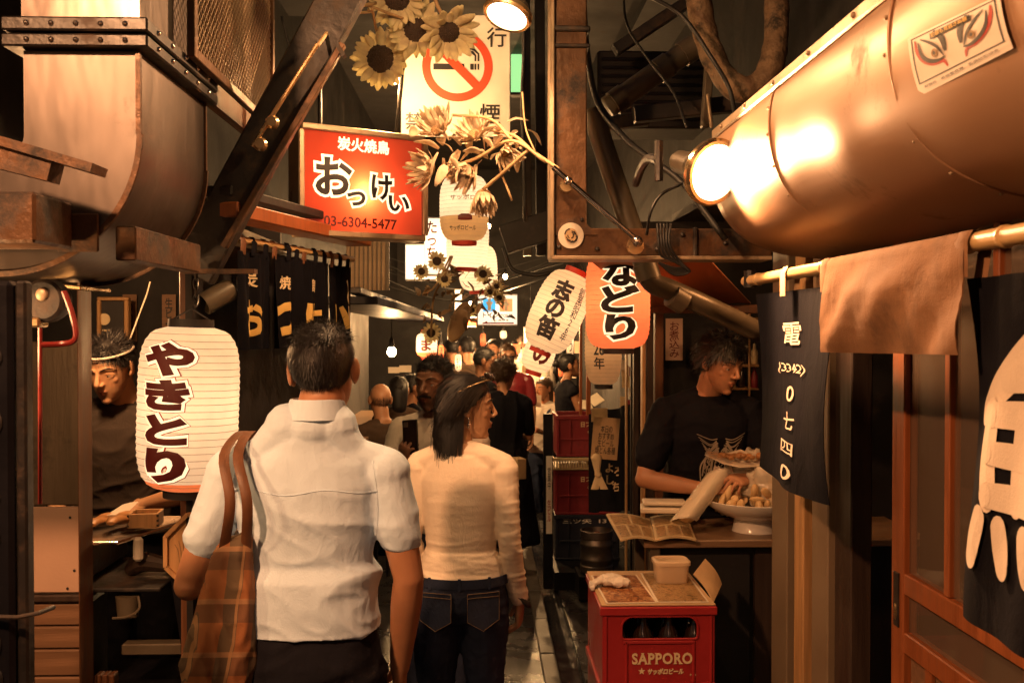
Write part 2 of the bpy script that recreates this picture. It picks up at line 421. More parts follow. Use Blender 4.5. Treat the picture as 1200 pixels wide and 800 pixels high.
M['lan_white'] = paper('lantern_paper', (.97, .86, .7), .06)
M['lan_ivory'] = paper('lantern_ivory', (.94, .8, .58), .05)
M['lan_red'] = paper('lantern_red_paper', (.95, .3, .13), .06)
M['lan_unlit'] = paper('lantern_unlit_paper', (.62, .38, .17), .05)  # tan tone stands for the lantern's unlit lower half
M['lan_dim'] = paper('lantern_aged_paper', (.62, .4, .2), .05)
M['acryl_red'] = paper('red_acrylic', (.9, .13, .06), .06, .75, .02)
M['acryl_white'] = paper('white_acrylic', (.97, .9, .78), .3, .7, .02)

def plaid():
    t = NT('plaid_canvas'); v = t.map((1, 1, 1), (.3, 0, .2)); s = t.n.new('ShaderNodeSeparateXYZ'); t.l.new(v, s.inputs[0])
    def band(o, f, ph, w):
        x = t.math('FRACT', t.math('ADD', t.math('MULTIPLY', o, f), ph)); return t.math('LESS_THAN', x, w)
    ax = t.math('ADD', s.outputs[0], s.outputs[1])
    c = t.mix(t.noise(6, v), (.26, .085, .03), (.34, .14, .05))
    c = t.mix(t.math('MULTIPLY', band(ax, 9.5, .2, .45), .75), c, (.07, .075, .05))
    c = t.mix(t.math('MULTIPLY', band(s.outputs[2], 8.5, .1, .42), .6), c, (.07, .045, .03))
    c = t.mix(t.math('MULTIPLY', band(s.outputs[2], 8.5, .75, .1), .7), c, (.36, .2, .1))
    c = t.mix(t.math('MULTIPLY', band(ax, 9.5, .85, .08), .7), c, (.4, .22, .1))
    t.l.new(c, t.b.inputs['Base Color']); t.b.inputs['Roughness'].default_value = .85
    t.l.new(t.bump(t.noise(250, v, 2), .3, .002), t.b.inputs['Normal']); return t.m
M['plaid'] = plaid()
M['outline_glow'] = emis('lit_paper_outline', (1, .76, .46), .6)  # emission stands in for lamp light coming through the paper
def photo_print(name, cols, scale=9):
    """flat print: patches of food-photo colours"""
    t = NT(name); v = t.map((1, 1, 1)); o = t.n.new('ShaderNodeTexVoronoi'); o.inputs['Scale'].default_value = scale * 3
    t.l.new(v, o.inputs['Vector']); n = t.noise(scale, v, 6, .7, 1.5)
    c = t.ramp(n, [(.40 + .22 * i / (len(cols) - 1), k) for i, k in enumerate(cols)])
    c = t.mix(.35, c, t.ramp(o.outputs['Distance'], [(0, (.36, .2, .1)), (.6, (.05, .02, .01))]), 'OVERLAY')
    t.l.new(c, t.b.inputs['Base Color']); t.b.inputs['Roughness'].default_value = .3; return t.m
M['food1'] = photo_print('food_print', [(.06, .02, .01), (.32, .09, .03), (.5, .25, .08), (.6, .45, .25)], 45)
M['food2'] = photo_print('menu_print', [(.12, .07, .03), (.4, .25, .1), (.55, .4, .2), (.3, .13, .06)], 40)
M['tee_print'] = photo_print('tee_print', [(.02, .02, .024), (.03, .03, .03), (.22, .19, .15), (.05, .05, .05)], 16)
# ------------------------------------------------------------------ people
def voxel(mb, size, smooth=3, fac=.5):
    me = bpy.data.meshes.new('voxel'); me.from_pydata(mb.v, [], mb.f)
    o = link(bpy.data.objects.new('voxel', me))
    r = o.modifiers.new('r', 'REMESH'); r.mode = 'VOXEL'; r.voxel_size = size
    if smooth:
        q = o.modifiers.new('s', 'SMOOTH'); q.factor = fac; q.iterations = smooth
    dg = bpy.context.evaluated_depsgraph_get(); dg.update()
    n = bpy.data.meshes.new_from_object(o.evaluated_get(dg))
    v = np.empty(len(n.vertices) * 3); n.vertices.foreach_get('co', v); v = v.reshape(-1, 3)
    nr = np.empty(len(n.vertices) * 3); n.vertices.foreach_get('normal', nr); nr = nr.reshape(-1, 3)
    f = [list(p.vertices) for p in n.polygons]
    bpy.data.objects.remove(o); bpy.data.meshes.remove(me); bpy.data.meshes.remove(n)
    return v, nr, f
def folds(v, nr, amp, fx, fy, fz, seed=0, skew=0, mask=None):
    d = np.zeros(len(v))
    for i, p in enumerate(v):
        q = V(((p[0] + skew * p[2]) * fx + seed, p[1] * fy, p[2] * fz))
        a = noise.noise(q); b = noise.noise(q * 2.1 + V((5, 2, 8)))
        r = (1 - abs(a) * 2.2); r2 = (1 - abs(b) * 2.2)
        d[i] = amp * (max(r, 0) ** 2 + .4 * max(r2, 0) ** 2 - .45)
        if mask: d[i] *= mask(p)
    return v + nr * d[:, None]

def hand_prims(mb, w, f, n, side, curl=.5, k=1.0, spread=.06, thumb=.5, point=0):
    """hand from wrist w, fingers along f, back of hand towards n; side +1 right, -1 left"""
    w = V(w); f = V(f).normalized(); n = V(n); n = (n - f * n.dot(f)).normalized(); x = f.cross(n)   # x: towards little finger on a right hand
    T = lambda a, b, c: w + (x * (a * side) + f * b + n * c) * k
    X = x * side
    mb.rings([(T(0, -.02, 0), X, n, .026 * k, .021 * k), (T(0, .012, 0), X, n, .029 * k, .019 * k), (T(-.001, .045, .001), X, n, .039 * k, .017 * k),
              (T(0, .08, .002), X, n, .041 * k, .014 * k), (T(.001, .094, 0), X, n, .037 * k, .010 * k)], 14)
    bx = (-.030, -.010, .010, .028); by = (.088, .093, .088, .078); ln = (.070, .078, .072, .056); rr = (.0085, .0088, .0083, .0072)
    for i in range(4):
        p = T(bx[i], by[i] - .008, 0); a = 0; ang = spread * (i - 1.5); pts = [p]; c = curl if not (point and i == 0) else curl * .25
        c *= (.85 + .12 * i)
        for fr in (.45, .32, .26):
            a += c
            d = (f * math.cos(a) - n * math.sin(a)) * math.cos(ang) + X * math.sin(ang)
            p = p + d * (ln[i] * fr * k); pts.append(p)
        mb.cap_tube(pts, [rr[i] * k, rr[i] * k * .95, rr[i] * k * .88, rr[i] * k * .74], 8)
    p0 = T(-.022, .018, -.004); d1 = (-X * .75 + f * .7 - n * (.25 + .3 * thumb)).normalized(); d2 = (-X * (.45 - .5 * thumb) + f * .9 - n * (.2 + .4 * thumb)).normalized()
    p1 = p0 + d1 * .038 * k; p2 = p1 + d2 * .032 * k; p3 = p2 + (d2 + X * .25 * thumb).normalized() * .026 * k
    mb.cap_tube([p0, p1, p2, p3], [.013 * k, .0115 * k, .0098 * k, .008 * k], 8)

def head_prims(mb, fem=False, nose=1.0):
    b = mb
    b.ball((0, -.014, .034), (.0755, .0955, .084), 22, 16)
    X, Y = V((1, 0, 0)), V((0, 1, 0))
    jw = .93 if fem else 1.0
    b.rings([((0, .012, .055), X, Y, .064, .074, .9), ((0, .016, .02), X, Y, .0655, .073, .88), ((0, .016, -.015), X, Y, .0645, .0725, .87), ((0, .018, -.045), X, Y, .0605 * jw, .069, .86),
             ((0, .023, -.07), X, Y, .054 * jw, .061, .86), ((0, .031, -.093), X, Y, .042 * jw, .049, .88), ((0, .040, -.110), X, Y, .027 * jw, .034), ((0, .043, -.118), X, Y, .014, .02)], 24)
    b.cap_tube([(0, .086, .022), (0, .096, .0), (0, .106 + .004 * nose, -.022)], [.0065, .0085, .0105 * nose], 10)
    for s in (-1, 1):
        b.ball((s * .0105, .097, -.029), (.0085 * nose, .011, .0075), 10, 8)
        b.cap_tube([(s * .010, .085, .024), (s * .032, .079, .030), (s * .054, .060, .022)], [.009, .0095, .008] if not fem else [.007, .0075, .006], 8)
        b.ball((s * .036, .0530, -.020), (.022, .022, .024), 16, 12)
        Rz = Matrix.Rotation(s * -.35, 3, 'Z') @ Matrix.Rotation(-.18, 3, 'X')
        b.ball((s * .081, -.014, .0), (.0075, .021, .032), 14, 12, Rz)
        b.ball((s * .0765, -.002, -.024), (.006, .010, .012), 10, 8)
        b.cap_tube([(s * .018, .0795, .0075), (s * .031, .0825, .0115), (s * .047, .071, .007)], [.0035, .0042, .0035], 8)
        b.cap_tube([(s * .018, .0775, -.003), (s * .031, .0795, -.0075), (s * .047, .070, -.003)], [.004, .005, .004], 8)
        b.ball((s * .032, .060, .003), (.024, .018, .016), 12, 8)
    lp = 1.25 if fem else 1.0
    b.cap_tube([(-.021, .0795, -.060), (-.008, .0905, -.0565), (0, .0905, -.058), (.008, .0905, -.0565), (.021, .0795, -.060)], [.003, .0052 * lp, .005 * lp, .0052 * lp, .003], 8)
    b.cap_tube([(-.019, .0785, -.0645), (0, .0885, -.0695), (.019, .0785, -.0645)], [.003, .0062 * lp, .003], 8)
    b.ball((0, .069, -.102), (.022 * jw, .017, .016), 12, 8)

def scalp(p, short=True, fr=.045):
    x, y, z = p
    ys = [-.12, -.05, -.028, -.012, .012, .03, .05, .075, .12]; zs = [-.085, -.075, -.035, .022, .008, .03, fr, fr + .018, fr + .03]
    return z > np.interp(y, ys, zs)
CRN = V((0, -.014, .034)); CRR = V((.0755, .0955, .084))
def hair_cap(mb, k=1.05, fr=.045, lump=.003, seed=0):
    g = MB(); g.ball(CRN, tuple(CRR * k), 48, 40); keep = []
    vs = []
    for p in g.v:
        q = V(p); n = noise.noise(q * 38 + V((seed, 0, 0)))
        vs.append(q + (q - CRN).normalized() * n * lump)
    for f in g.f:
        c = sum((V(g.v[i]) for i in f), V()) / len(f)
        if scalp(c, fr=fr): keep.append(f)
    # shell: outer + inner faces so the cap has thickness at the hairline
    inner = [CRN + (V(p) - CRN) * .94 for p in g.v]
    mb.add(vs + inner, keep + [tuple(len(vs) + i for i in reversed(f)) for f in keep])
    cnt = {}
    for f in keep:
        for i in range(len(f)):
            e = (f[i], f[(i + 1) % len(f)]); cnt[e] = 1
    b = len(mb.v) - 2 * len(vs)
    for (i, j) in list(cnt):
        if (j, i) not in cnt:
            mb.f.append((b + j, b + i, b + i + len(vs), b + j + len(vs))); mb.m.append(0)
def strands(mb, count, length, comb, lift=.35, grav=0, w=.0012, seed=1, segs=3, fr=.045, k=1.04, var=.4, region=None, keepout=1.06, curl=0, jit=.25):
    r = random.Random(seed); made = 0
    while made < count:
        a = r.uniform(0, 2 * math.pi); zc = r.uniform(-1, 1); q = math.sqrt(1 - zc * zc); d = V((q * math.cos(a), q * math.sin(a), zc))
        p = CRN + V((d.x * CRR.x, d.y * CRR.y, d.z * CRR.z)) * k
        if not scalp(p, fr=fr) or (region and not region(p)): continue
        made += 1
        nrm = V((d.x / CRR.x, d.y / CRR.y, d.z / CRR.z)).normalized()
        cd_ = comb(p) if callable(comb) else V(comb)
        t = (cd_ - nrm * cd_.dot(nrm)) + nrm * lift + V((r.gauss(0, jit), r.gauss(0, jit), r.gauss(0, jit)))
        t.normalize(); L = length * r.uniform(1 - var, 1 + var); st = L / segs
        pts = [p]
        for i in range(segs):
            t = (t + V((0, 0, -grav)) + (V((r.gauss(0, curl), r.gauss(0, curl), r.gauss(0, curl))) if curl else V())).normalized(); p = p + t * st
            e = p - CRN; l = V((e.x / CRR.x, e.y / CRR.y, e.z / CRR.z)).length
            if l < keepout: p = CRN + e * (keepout / l)
            pts.append(p)
        side = (pts[-1] - pts[0]).cross(nrm)
        side = side.normalized() if side.length > 1e-7 else nrm.orthogonal().normalized()
        b = len(mb.v)
        for i, p in enumerate(pts):
            ww = w * (1 - .75 * i / segs); mb.v.append(tuple(p - side * ww)); mb.v.append(tuple(p + side * ww))
        for i in range(segs): mb.f.append((b + 2 * i, b + 2 * i + 1, b + 2 * i + 3, b + 2 * i + 2)); mb.m.append(0)

TORSO = [(.80, 0, .105, .085), (.86, -.005, .158, .108), (.92, -.008, .168, .115), (1.0, 0, .150, .102), (1.08, .005, .142, .1), (1.16, .005, .150, .104),
         (1.26, .0, .165, .108), (1.34, -.005, .172, .102), (1.395, -.012, .150, .082), (1.43, -.018, .095, .066), (1.465, -.02, .062, .06)]
TORSO_F = [(.80, 0, .105, .085), (.86, -.012, .160, .112), (.92, -.014, .165, .115), (1.0, -.004, .138, .096), (1.07, .002, .122, .088), (1.15, .005, .130, .094),
           (1.25, .004, .145, .102), (1.33, -.004, .150, .092), (1.385, -.012, .132, .075), (1.425, -.018, .08, .058), (1.465, -.02, .05, .05)]
class Pose:
    def __init__(s, arms, legs=None, head=(0, 0, 0), headoff=(0, 0, 0), lean=(0, 0), twist=0, fem=False, sit=0):
        s.fem = fem; s.rings = TORSO_F if fem else TORSO; s.lean = lean; s.twist = twist
        sw = .165 if fem else .187
        s.sh = {d: s.up((d * sw, -.012, 1.375)) for d in (-1, 1)}
        s.arm = {}
        for d in (-1, 1):
            a = arms[d]; s.arm[d] = (s.sh[d], V(a[0]), V(a[1]))
        s.hd = s.up((0, .012, 1.605)) + V(headoff)
        yw, pt, rl = head
        s.hr = Matrix.Rotation(-yw, 3, 'Z') @ Matrix.Rotation(-pt, 3, 'X') @ Matrix.Rotation(rl, 3, 'Y')
        dz = .0
        s.legs = legs or {-1: [(-.085, -.01, .88), (-.095, .02, .48), (-.095, -.03, .09)], 1: [(.085, -.01, .88), (.095, .02, .48), (.095, -.03, .09)]}
    def up(s, p):
        p = V(p); t = max(0, (p.z - .9) / .55)
        q = Matrix.Rotation(s.twist * min(t, 1), 3, 'Z') @ V((p.x, p.y, 0))
        return V((q.x + s.lean[0] * t, q.y + s.lean[1] * t, p.z))
    def axes(s, z):
        t = max(0, min(1, (z - .9) / .55)); m = Matrix.Rotation(s.twist * t, 3, 'Z'); return m @ V((1, 0, 0)), m @ V((0, 1, 0))
    def torso(s, mb, add=0, z0=.8, z1=1.47, extra=None, n=28):
        rs = []
        zz = [r[0] for r in s.rings]
        for z in sorted(set([z0, z1] + [q for q in zz if z0 < q < z1] + [z0 + (z1 - z0) * i / 14 for i in range(1, 14)])):
            y = np.interp(z, zz, [r[1] for r in s.rings]); rx = np.interp(z, zz, [r[2] for r in s.rings]); ry = np.interp(z, zz, [r[3] for r in s.rings])
            a = add(z) if callable(add) else add
            ex = extra(z) if extra else (0, 0)
            ux, uy = s.axes(z); c = s.up((0, 0, z)); c = c + uy * y
            rs.append((c, ux, uy, rx + a + ex[0], ry + a + ex[1], .88))
        mb.rings(rs, n)
    def arm_pts(s, d, t0=0, t1=2):
        a = s.arm[d]; out = []
        for k in range(21):
            t = 2 * k / 20
            if t < t0 - 1e-6 or t > t1 + 1e-6: continue
            out.append((a[0].lerp(a[1], t) if t <= 1 else a[1].lerp(a[2], t - 1), t))
        return out
    def arm_mesh(s, mb, d, add=0, t0=0, t1=2, n=14):
        f = .86 if s.fem else 1.0
        rr = lambda t: np.interp(t, [0, .25, .6, 1, 1.25, 1.6, 2], [.052, .05, .044, .038, .040, .034, .0255]) * f
        pt = s.arm_pts(d, t0, t1); mb.cap_tube([p for p, t in pt], [rr(t) + (add(t) if callable(add) else add) for p, t in pt], n)
    def shoulders(s, mb, add=0):
        for d in (-1, 1):
            mb.ball(s.sh[d] + V((0, 0, -.005)), .056 * (.86 if s.fem else 1) + add, 14, 10)
            mb.cap_tube([s.up((d * .03, -.02, 1.43)), s.up((d * .10, -.018, 1.415)), s.sh[d] + V((0, 0, .012))], [.045 + add, .04 + add, .04 + add], 12)
    def leg_mesh(s, mb, d, add=0, t1=2):
        a = s.legs[d]; pts = []; rr = []
        for k in range(17):
            t = 2 * k / 16
            if t > t1: break
            pts.append(V(a[0]).lerp(V(a[1]), t) if t <= 1 else V(a[1]).lerp(V(a[2]), t - 1))
            rr.append(np.interp(t, [0, .3, .7, 1, 1.35, 1.7, 2], [.092, .088, .068, .056, .056, .042, .036]) + (add(t) if callable(add) else add))
        mb.cap_tube(pts, rr, 14)

def person(label, loc, heading, H, pose, skin, hands, hair=None, vox=(.007, .003, .003), group=None, nose=1.0, tints=(), beard=0, eyes=True, upper_only=False, legs_bare=False, brow=True):
    """loc = point on the ground; heading 0 looks along +Y, positive turns left"""
    root = thing('person', label, 'person', loc, group, local=True, rotz=heading, scale=H / 1.72)
    root['_h'] = 1; del root['_h']
    b = MB(); pose.torso(b, -.004)
    pose.shoulders(b)
    for d in (-1, 1): pose.arm_mesh(b, d)
    for d in (-1, 1): pose.leg_mesh(b, d)
    hd = pose.hd; nk0 = pose.up((0, -.02, 1.42)); mid = hd + pose.hr @ V((0, -.028, -.06))
    b.cap_tube([nk0, nk0.lerp(mid, .5), mid], [.062, .055, .056] if not pose.fem else [.052, .046, .047], 16)
    v, n, f = voxel(b, vox[0], 3)
    vs, fs = [v], list(f); col = [np.ones((len(v), 4))]
    def addm(v2, f2, c2):
        k = sum(len(x) for x in vs); vs.append(v2); fs.extend([[i + k for i in q] for q in f2]); col.append(c2)
    h = MB(); head_prims(h, pose.fem, nose); v, n, f = voxel(h, vox[1], 7 if vox[1] < .004 else 3)
    c = np.ones((len(v), 4))
    def paint(p, r, k, rgb):
        d2 = np.linalg.norm((v - np.array(p)) / np.array(r), axis=1); w = np.clip(1.25 - d2, 0, 1)[:, None] * k
        c[:, :3] = c[:, :3] * (1 - w) + c[:, :3] * np.array(rgb) * w
    paint((0, .09, -.0575), (.026, .02, .006), .8, (.72, .38, .36)); paint((0, .088, -.069), (.022, .02, .007), .8, (.78, .42, .4))
    paint((0, .09, -.063), (.02, .02, .0022), .8, (.3, .15, .12))
    for s in (-1, 1):
        paint((s * .033, .085, .002), (.024, .02, .014), .35, (.6, .45, .4)); paint((s * .0105, .104, -.034), (.0045, .008, .003), .8, (.25, .15, .1))
        paint((s * .045, .07, -.03), (.03, .03, .025), .25, (1.04, .86, .8)); paint((s * .078, -.01, 0), (.012, .02, .032), .3, (1.0, .7, .62))
    if beard:
        for q, r_ in (((0, .08, -.098), (.04, .04, .03)), ((.035, .055, -.075), (.03, .04, .035)), ((-.035, .055, -.075), (.03, .04, .035)), ((0, .098, -.047), (.028, .02, .008))):
            paint(q, r_, beard, (.22, .17, .15))
    v = np.array([tuple(hd + pose.hr @ V(p)) for p in v]); addm(v, f, c)
    for d in (-1, 1):
        hh = hands.get(d)
        if not hh: continue
        g = MB(); hand_prims(g, pose.arm[d][2], hh[0], hh[1], d, *hh[2:]); v, n, f = voxel(g, vox[2], 2, .4)
        addm(v, f, np.ones((len(v), 4)))
    body = mesh_obj('body', np.vstack(vs), fs, skin, root, smooth=180, col=np.vstack(col))
    HT = lambda p: hd + pose.hr @ V(p)
    if eyes:
        for s in (-1, 1):
            e = MB(); e.ball(HT((s * .0320, .0700, .0015)), .0122, 14, 10); o = e.build('eye', M['eyew'], root, 180)
            e = MB(); e.ball(HT((s * .0320, .0770, .0015)), .0062, 12, 8); e.build('iris', M['iris'], o, 180)
    if brow:
        for s in (-1, 1): e = MB(); e.rings([(HT(q), pose.hr @ V((0, .5, 1)).normalized(), pose.hr @ V((0, 1, -.5)).normalized(), a, .0022) for q, a in (((s * .013, .0915, .026), .0028), ((s * .022, .0905, .029), .0042), ((s * .034, .0865, .0325), .004), ((s * .046, .0765, .031), .003), ((s * .055, .067, .026), .001))], 8); e.build('eyebrow', M['hair'], root, 180)
    return root, HT

def garment(name, mb, mt, parent, vox=.007, amp=.006, fr=(6, 6, 9), seed=0, skew=0, mask=None, smooth=4, cut=None):
    v, n, f = voxel(mb, vox, smooth)
    if cut:
        keep = [q for q in f if all(cut(v[i]) for i in q)]
        f = keep
    if amp: v = folds(v, n, amp, *fr, seed, skew, mask)
    used = sorted(set(i for q in f for i in q)); mp = {j: i for i, j in enumerate(used)}
    return mesh_obj(name, v[used], [[mp[i] for i in q] for q in f], mt, parent, smooth=180)
def hair_obj(root, HT, fill, mt=None, name='hair'):
    g = MB(); fill(g); g.v = [tuple(HT(p)) for p in g.v]; return g.build(name, mt or M['hair'], root, 180)
def band(mb, c, rx, ry, ux, uy, h, th=.006, n=24, up=(0, 0, 1)):
    """ring strip (collar, waistband, cuff)"""
    c = V(c); ux = V(ux); uy = V(uy); up = V(up); b = len(mb.v)
    for k in range(n):
        a = 2 * math.pi * k / n; d = ux * math.cos(a) * rx + uy * math.sin(a) * ry; e = d.normalized() * th
        for q in (d, d + up * h, d + e + up * h, d + e): mb.v.append(tuple(c + q))
    for k in range(n):
        i = b + 4 * k; j = b + 4 * ((k + 1) % n)
        for a in range(4): mb.f.append((i + a, j + a, j + (a + 1) % 4, i + (a + 1) % 4)); mb.m.append(0)
def shoe(mb, p, yaw=0, L=.26):
    M3 = Matrix.Rotation(yaw, 3, 'Z'); T = lambda a: V(p) + M3 @ V(a)
    X = M3 @ V((1, 0, 0)); Z = V((0, 0, 1))
    mb.rings([(T((0, -.07, .035)), X, Z, .02, .03), (T((0, -.05, .045)), X, Z, .036, .045), (T((0, .02, .04)), X, Z, .04, .04), (T((0, .1, .032)), X, Z, .046, .032), (T((0, .16, .025)), X, Z, .04, .025), (T((0, .195, .02)), X, Z, .018, .014)], 14)
# ------------------------------------------------------------------ ground
def sheet(name, x0, x1, y0, y1, z, mt, parent=None):
    b = MB(); b.lo((x0, y0, z - .06), (x1, y1, z)); return b.build(name, mt, parent)
def struct(o): o['kind'] = 'structure'; return o
struct(sheet('alley_ground', -12, 12, -8, 40, -.06, M['asphalt']))
struct(sheet('alley_road', -2.6, .3, -6, 15, 0, M['asphalt']))
struct(sheet('pavement', .5, 2.6, -6, 15, .004, M['asphalt']))
gt = struct(thing('gutter', None, None, (.4, 6, 0))); 
sheet('channel', .385, .5, -6, 15, -.03, M['gutter'], gt)
for i in range(22):
    y = -1 + i * .62 + R_.uniform(-.01, .01); b = MB()
    b.box((.342 + R_.uniform(-.003, .003), y + .3, -.02 + R_.uniform(-.002, .004)), (.082, .608, .06), Matrix.Rotation(R_.uniform(-.006, .006), 3, 'Z'), .006)
    b.build('slab', M['slab'], gt)

# ------------------------------------------------------------------ walls of planks, far facades
def plank_wall(name, label, a, b_, z0, z1, w, mt, d=.025, back=None, cat='wall', gap=.006, group=None):
    """upright boards from plan point a to b_; boards are parts"""
    a = V((*a, 0)); b_ = V((*b_, 0)); L = (b_ - a).length; u = (b_ - a) / L; n = V((0, 0, 1)).cross(u)
    th = thing(name, label, cat, a + V((0, 0, z0)), group)
    Mx = Matrix((u, n, (0, 0, 1))).transposed(); k = max(1, round(L / w))
    m = MB(); m.box((a + b_) / 2 + V((0, 0, (z0 + z1) / 2)) - n * (d * .8), (L, .02, z1 - z0), Mx); m.build('backing', back or M['darkwall'], th)
    for i in range(k):
        m = MB(); m.box(a + u * ((i + .5) * L / k) + V((0, 0, (z0 + z1) / 2)) + n * R_.uniform(-.002, .003), (L / k - gap, d, z1 - z0), Mx, .003)
        m.build('plank', mt if not isinstance(mt, list) else R_.choice(mt), th)
    return th
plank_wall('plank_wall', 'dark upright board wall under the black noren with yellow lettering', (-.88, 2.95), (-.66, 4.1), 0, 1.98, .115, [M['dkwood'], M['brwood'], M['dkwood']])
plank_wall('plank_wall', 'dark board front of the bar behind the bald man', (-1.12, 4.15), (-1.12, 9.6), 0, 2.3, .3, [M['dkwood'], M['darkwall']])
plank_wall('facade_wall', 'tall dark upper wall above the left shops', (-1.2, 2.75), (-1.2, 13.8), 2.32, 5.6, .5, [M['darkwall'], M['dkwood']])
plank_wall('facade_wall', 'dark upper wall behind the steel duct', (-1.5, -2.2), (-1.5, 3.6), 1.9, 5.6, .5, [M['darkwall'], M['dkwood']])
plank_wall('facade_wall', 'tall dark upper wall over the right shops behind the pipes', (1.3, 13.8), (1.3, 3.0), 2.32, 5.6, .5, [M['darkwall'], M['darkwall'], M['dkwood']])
plank_wall('plank_wall', 'brown board front of the shops past the stacked crates', (1.15, 13.8), (1.15, 7.4), 0, 2.3, .28, [M['brwood'], M['plankwood'], M['redwood']])
plank_wall('end_wall', 'brownish wall closing the far end of the alley', (-1.6, 13.9), (1.8, 13.9), 0, 5.6, .34, [M['plankwood'], M['brwood'], M['beige']])
# deep roof pieces over the alley
def solid(name, label, cat, mb, mt, group=None, smooth=35):
    o = mb.build(name, mt, None, smooth); return tag(o, label, cat, group)
b = MB(); b.lo((-1.7, 6.2, 3.9), (1.7, 14, 3.96)); solid('canopy_roof', 'dark roof sheet high over the far part of the alley', 'roof', b, M['darkwall'])
b = MB(); b.lo((.95, -2.2, 3.6), (3.2, 14, 3.66)); solid('canopy_roof', 'dark roof sheet above the coppery hood on the right', 'roof', b, M['darkwall'])
b = MB(); b.lo((-3.2, -2.2, 3.6), (-.85, 6.1, 3.66)); solid('canopy_roof', 'dark roof sheet above the stainless duct on the left', 'roof', b, M['darkwall'])

# ------------------------------------------------------------------ left: black pillar and stall
th = thing('pillar', 'thick black peeling pillar at the lower left edge', 'pillar', (-1.1, 1.85, 0))
b = MB(); b.lo((-1.6, 1.75, 0), (-.815, 1.79, 1.80), .008); b.build('shaft', M['black'], th)
b = MB(); b.lo((-.812, 1.756, 0), (-.793, 1.785, 1.80), .004); b.build('edge_strip', M['blackiron'], th)
b = MB()
for i in range(60):
    z = .05 + i * .0285; b.ball((-.85 + R_.uniform(-.012, .012), 1.748, z + R_.uniform(-.01, .01)), (.004 + R_.random() * .006, .003, .008 + R_.random() * .012), 6, 5)
b.build('flaking_paint', M['blackiron'], th)
b = MB(); b.tube([P(-10, 722, 1.74), P(20, 723, 1.735), P(45, 718, 1.735), P(63, 711, 1.79)], .004, 8); solid('wire', 'thin wire tied round the black pillar near its foot', 'wire', b, M['blackiron'])

# red pipe bracket, round cover
b = MB(); b.tube([P(47, 590, 2.04), P(47, 384, 2.04)], .0045, 8)
b.tube(curve_pts([P(47, 404, 2.04), P(70, 403, 2.06), P(85, 400, 2.06), P(89, 390, 2.06), P(84, 366, 2.06), P(75, 341, 2.06)], 5), .006, 8)
solid('pipe', 'thin red painted pipe with an elbow beside the black pillar', 'pipe', b, M['redpaint'])
th = thing('vent_cover', 'round black cover with a small pale lens above the red pipe', 'cover', P(49, 352, 2.12))
c = P(49, 352, 2.1); b = MB(); b.lathe([(.038, -.0), (.045, .005), (.046, .03), (.04, .05)], c, 32, (0.1, 1, 0)); b.build('disc', M['blackiron'], th)
b = MB(); b.ball(P(49, 345, 2.098), (.013, .006, .014), 16, 10); b.build('lens', M['trim'], th)
b = MB(); b.box(P(42, 378, 2.12), (.035, .05, .02), None, .004); b.build('bracket', M['brass'], th)

# stall end: sheet, board, planks, post
st = thing('stall_partition', 'end panel of the grill stall with steel sheet over a pinkish board', 'stall panel', (-1.25, 2.95, 0))
def pxbox(b, x0, y0, x1, y1, Y, d, bev=.004, mi=0):
    a = P(x0, y1, Y); c = P(x1, y0, Y); b.lo((a.x, Y, a.z), (c.x, Y + d, c.z), bev, mi); return b
b = MB(); pxbox(b, 30, 400, 93, 592, 2.93, .012); b.build('steel_sheet', M['steelpanel'], st)
b = MB(); pxbox(b, 30, 594, 93, 695, 2.925, .018); o = b.build('board', M['board'], st)
b = MB()
for p in ((82, 606), (87, 668), (79, 689)): b.ball(P(*p, 2.923), (.004, .003, .004), 8, 6)
b.build('screw', M['blackiron'], o)
b = MB(); pxbox(b, 30, 697, 96, 706, 2.92, .03); b.build('rail', M['dkwood'], st)
for k, (y0, y1) in enumerate(((707, 733), (734, 760), (761, 792), (793, 830), (831, 870))):
    b = MB(); pxbox(b, 30, y0, 95, y1, 2.93 + R_.uniform(0, .003), .02); b.build('plank', M['plankwood'], st)
b = MB(); a = P(91, 345, 2.88); c = P(106, 345, 2.98); b.lo((a.x, 2.88, 0), (c.x, 2.98, a.z + .4), .005); solid('post', 'brown square post between the stall panel and the grill cook', 'post', b, M['brwood'])
# stall interior
plank_wall('stall_wall', 'pale board back wall behind the grill cook', (-2.6, 4.75), (-.95, 4.75), 0, 2.3, .2, [M['brwood'], M['plankwood'], M['ltwood']])
b = MB(); b.lo((-2.65, 2.1, 0), (-2.6, 4.7, 2.3)); solid('stall_wall', 'dark side wall deep inside the grill stall', 'wall', b, M['dkwood'])
b = MB(); b.lo((-2.55, 3.05, 2.06), (-.9, 4.7, 2.09)); solid('ceiling_panel', 'pale ceiling sheet over the grill cook', 'ceiling', b, M['beige'])
lmp = thing('lamp', 'added round ceiling lamp over the grill, unseen behind the steel duct', 'lamp', (-1.35, 3.35, 2.02))  # lamp added out of sight to light the grill cook
b = MB(); b.lathe([(.05, .035), (.055, .02), (.09, -.01), (.088, -.012), (.05, .012)], (-1.35, 3.35, 2.02), 24); b.build('shade', M['blackiron'], lmp)
b = MB(); b.ball((-1.35, 3.35, 2.005), .025, 16, 10); b.build('bulb', M['bulb'], lmp); lamp('stall_fill_light', (-1.35, 3.33, 1.93), 18, (1, .5, .2), .05, lmp)
b = MB(); b.box(P(90, 337, 2.6), (.1, .2, .012), Matrix.Rotation(.1, 3, 'Y'), .003); solid('shelf_edge', 'thin brass coloured ledge just under the round bottom of the duct', 'ledge', b, M['brass'])
pl_ = thing('lamp', 'added small bulb lamp unseen behind the black pillar under the duct elbow', 'lamp', (-1.16, 1.93, 1.66))  # added bulb, out of view, lights the duct elbow and steel sheet
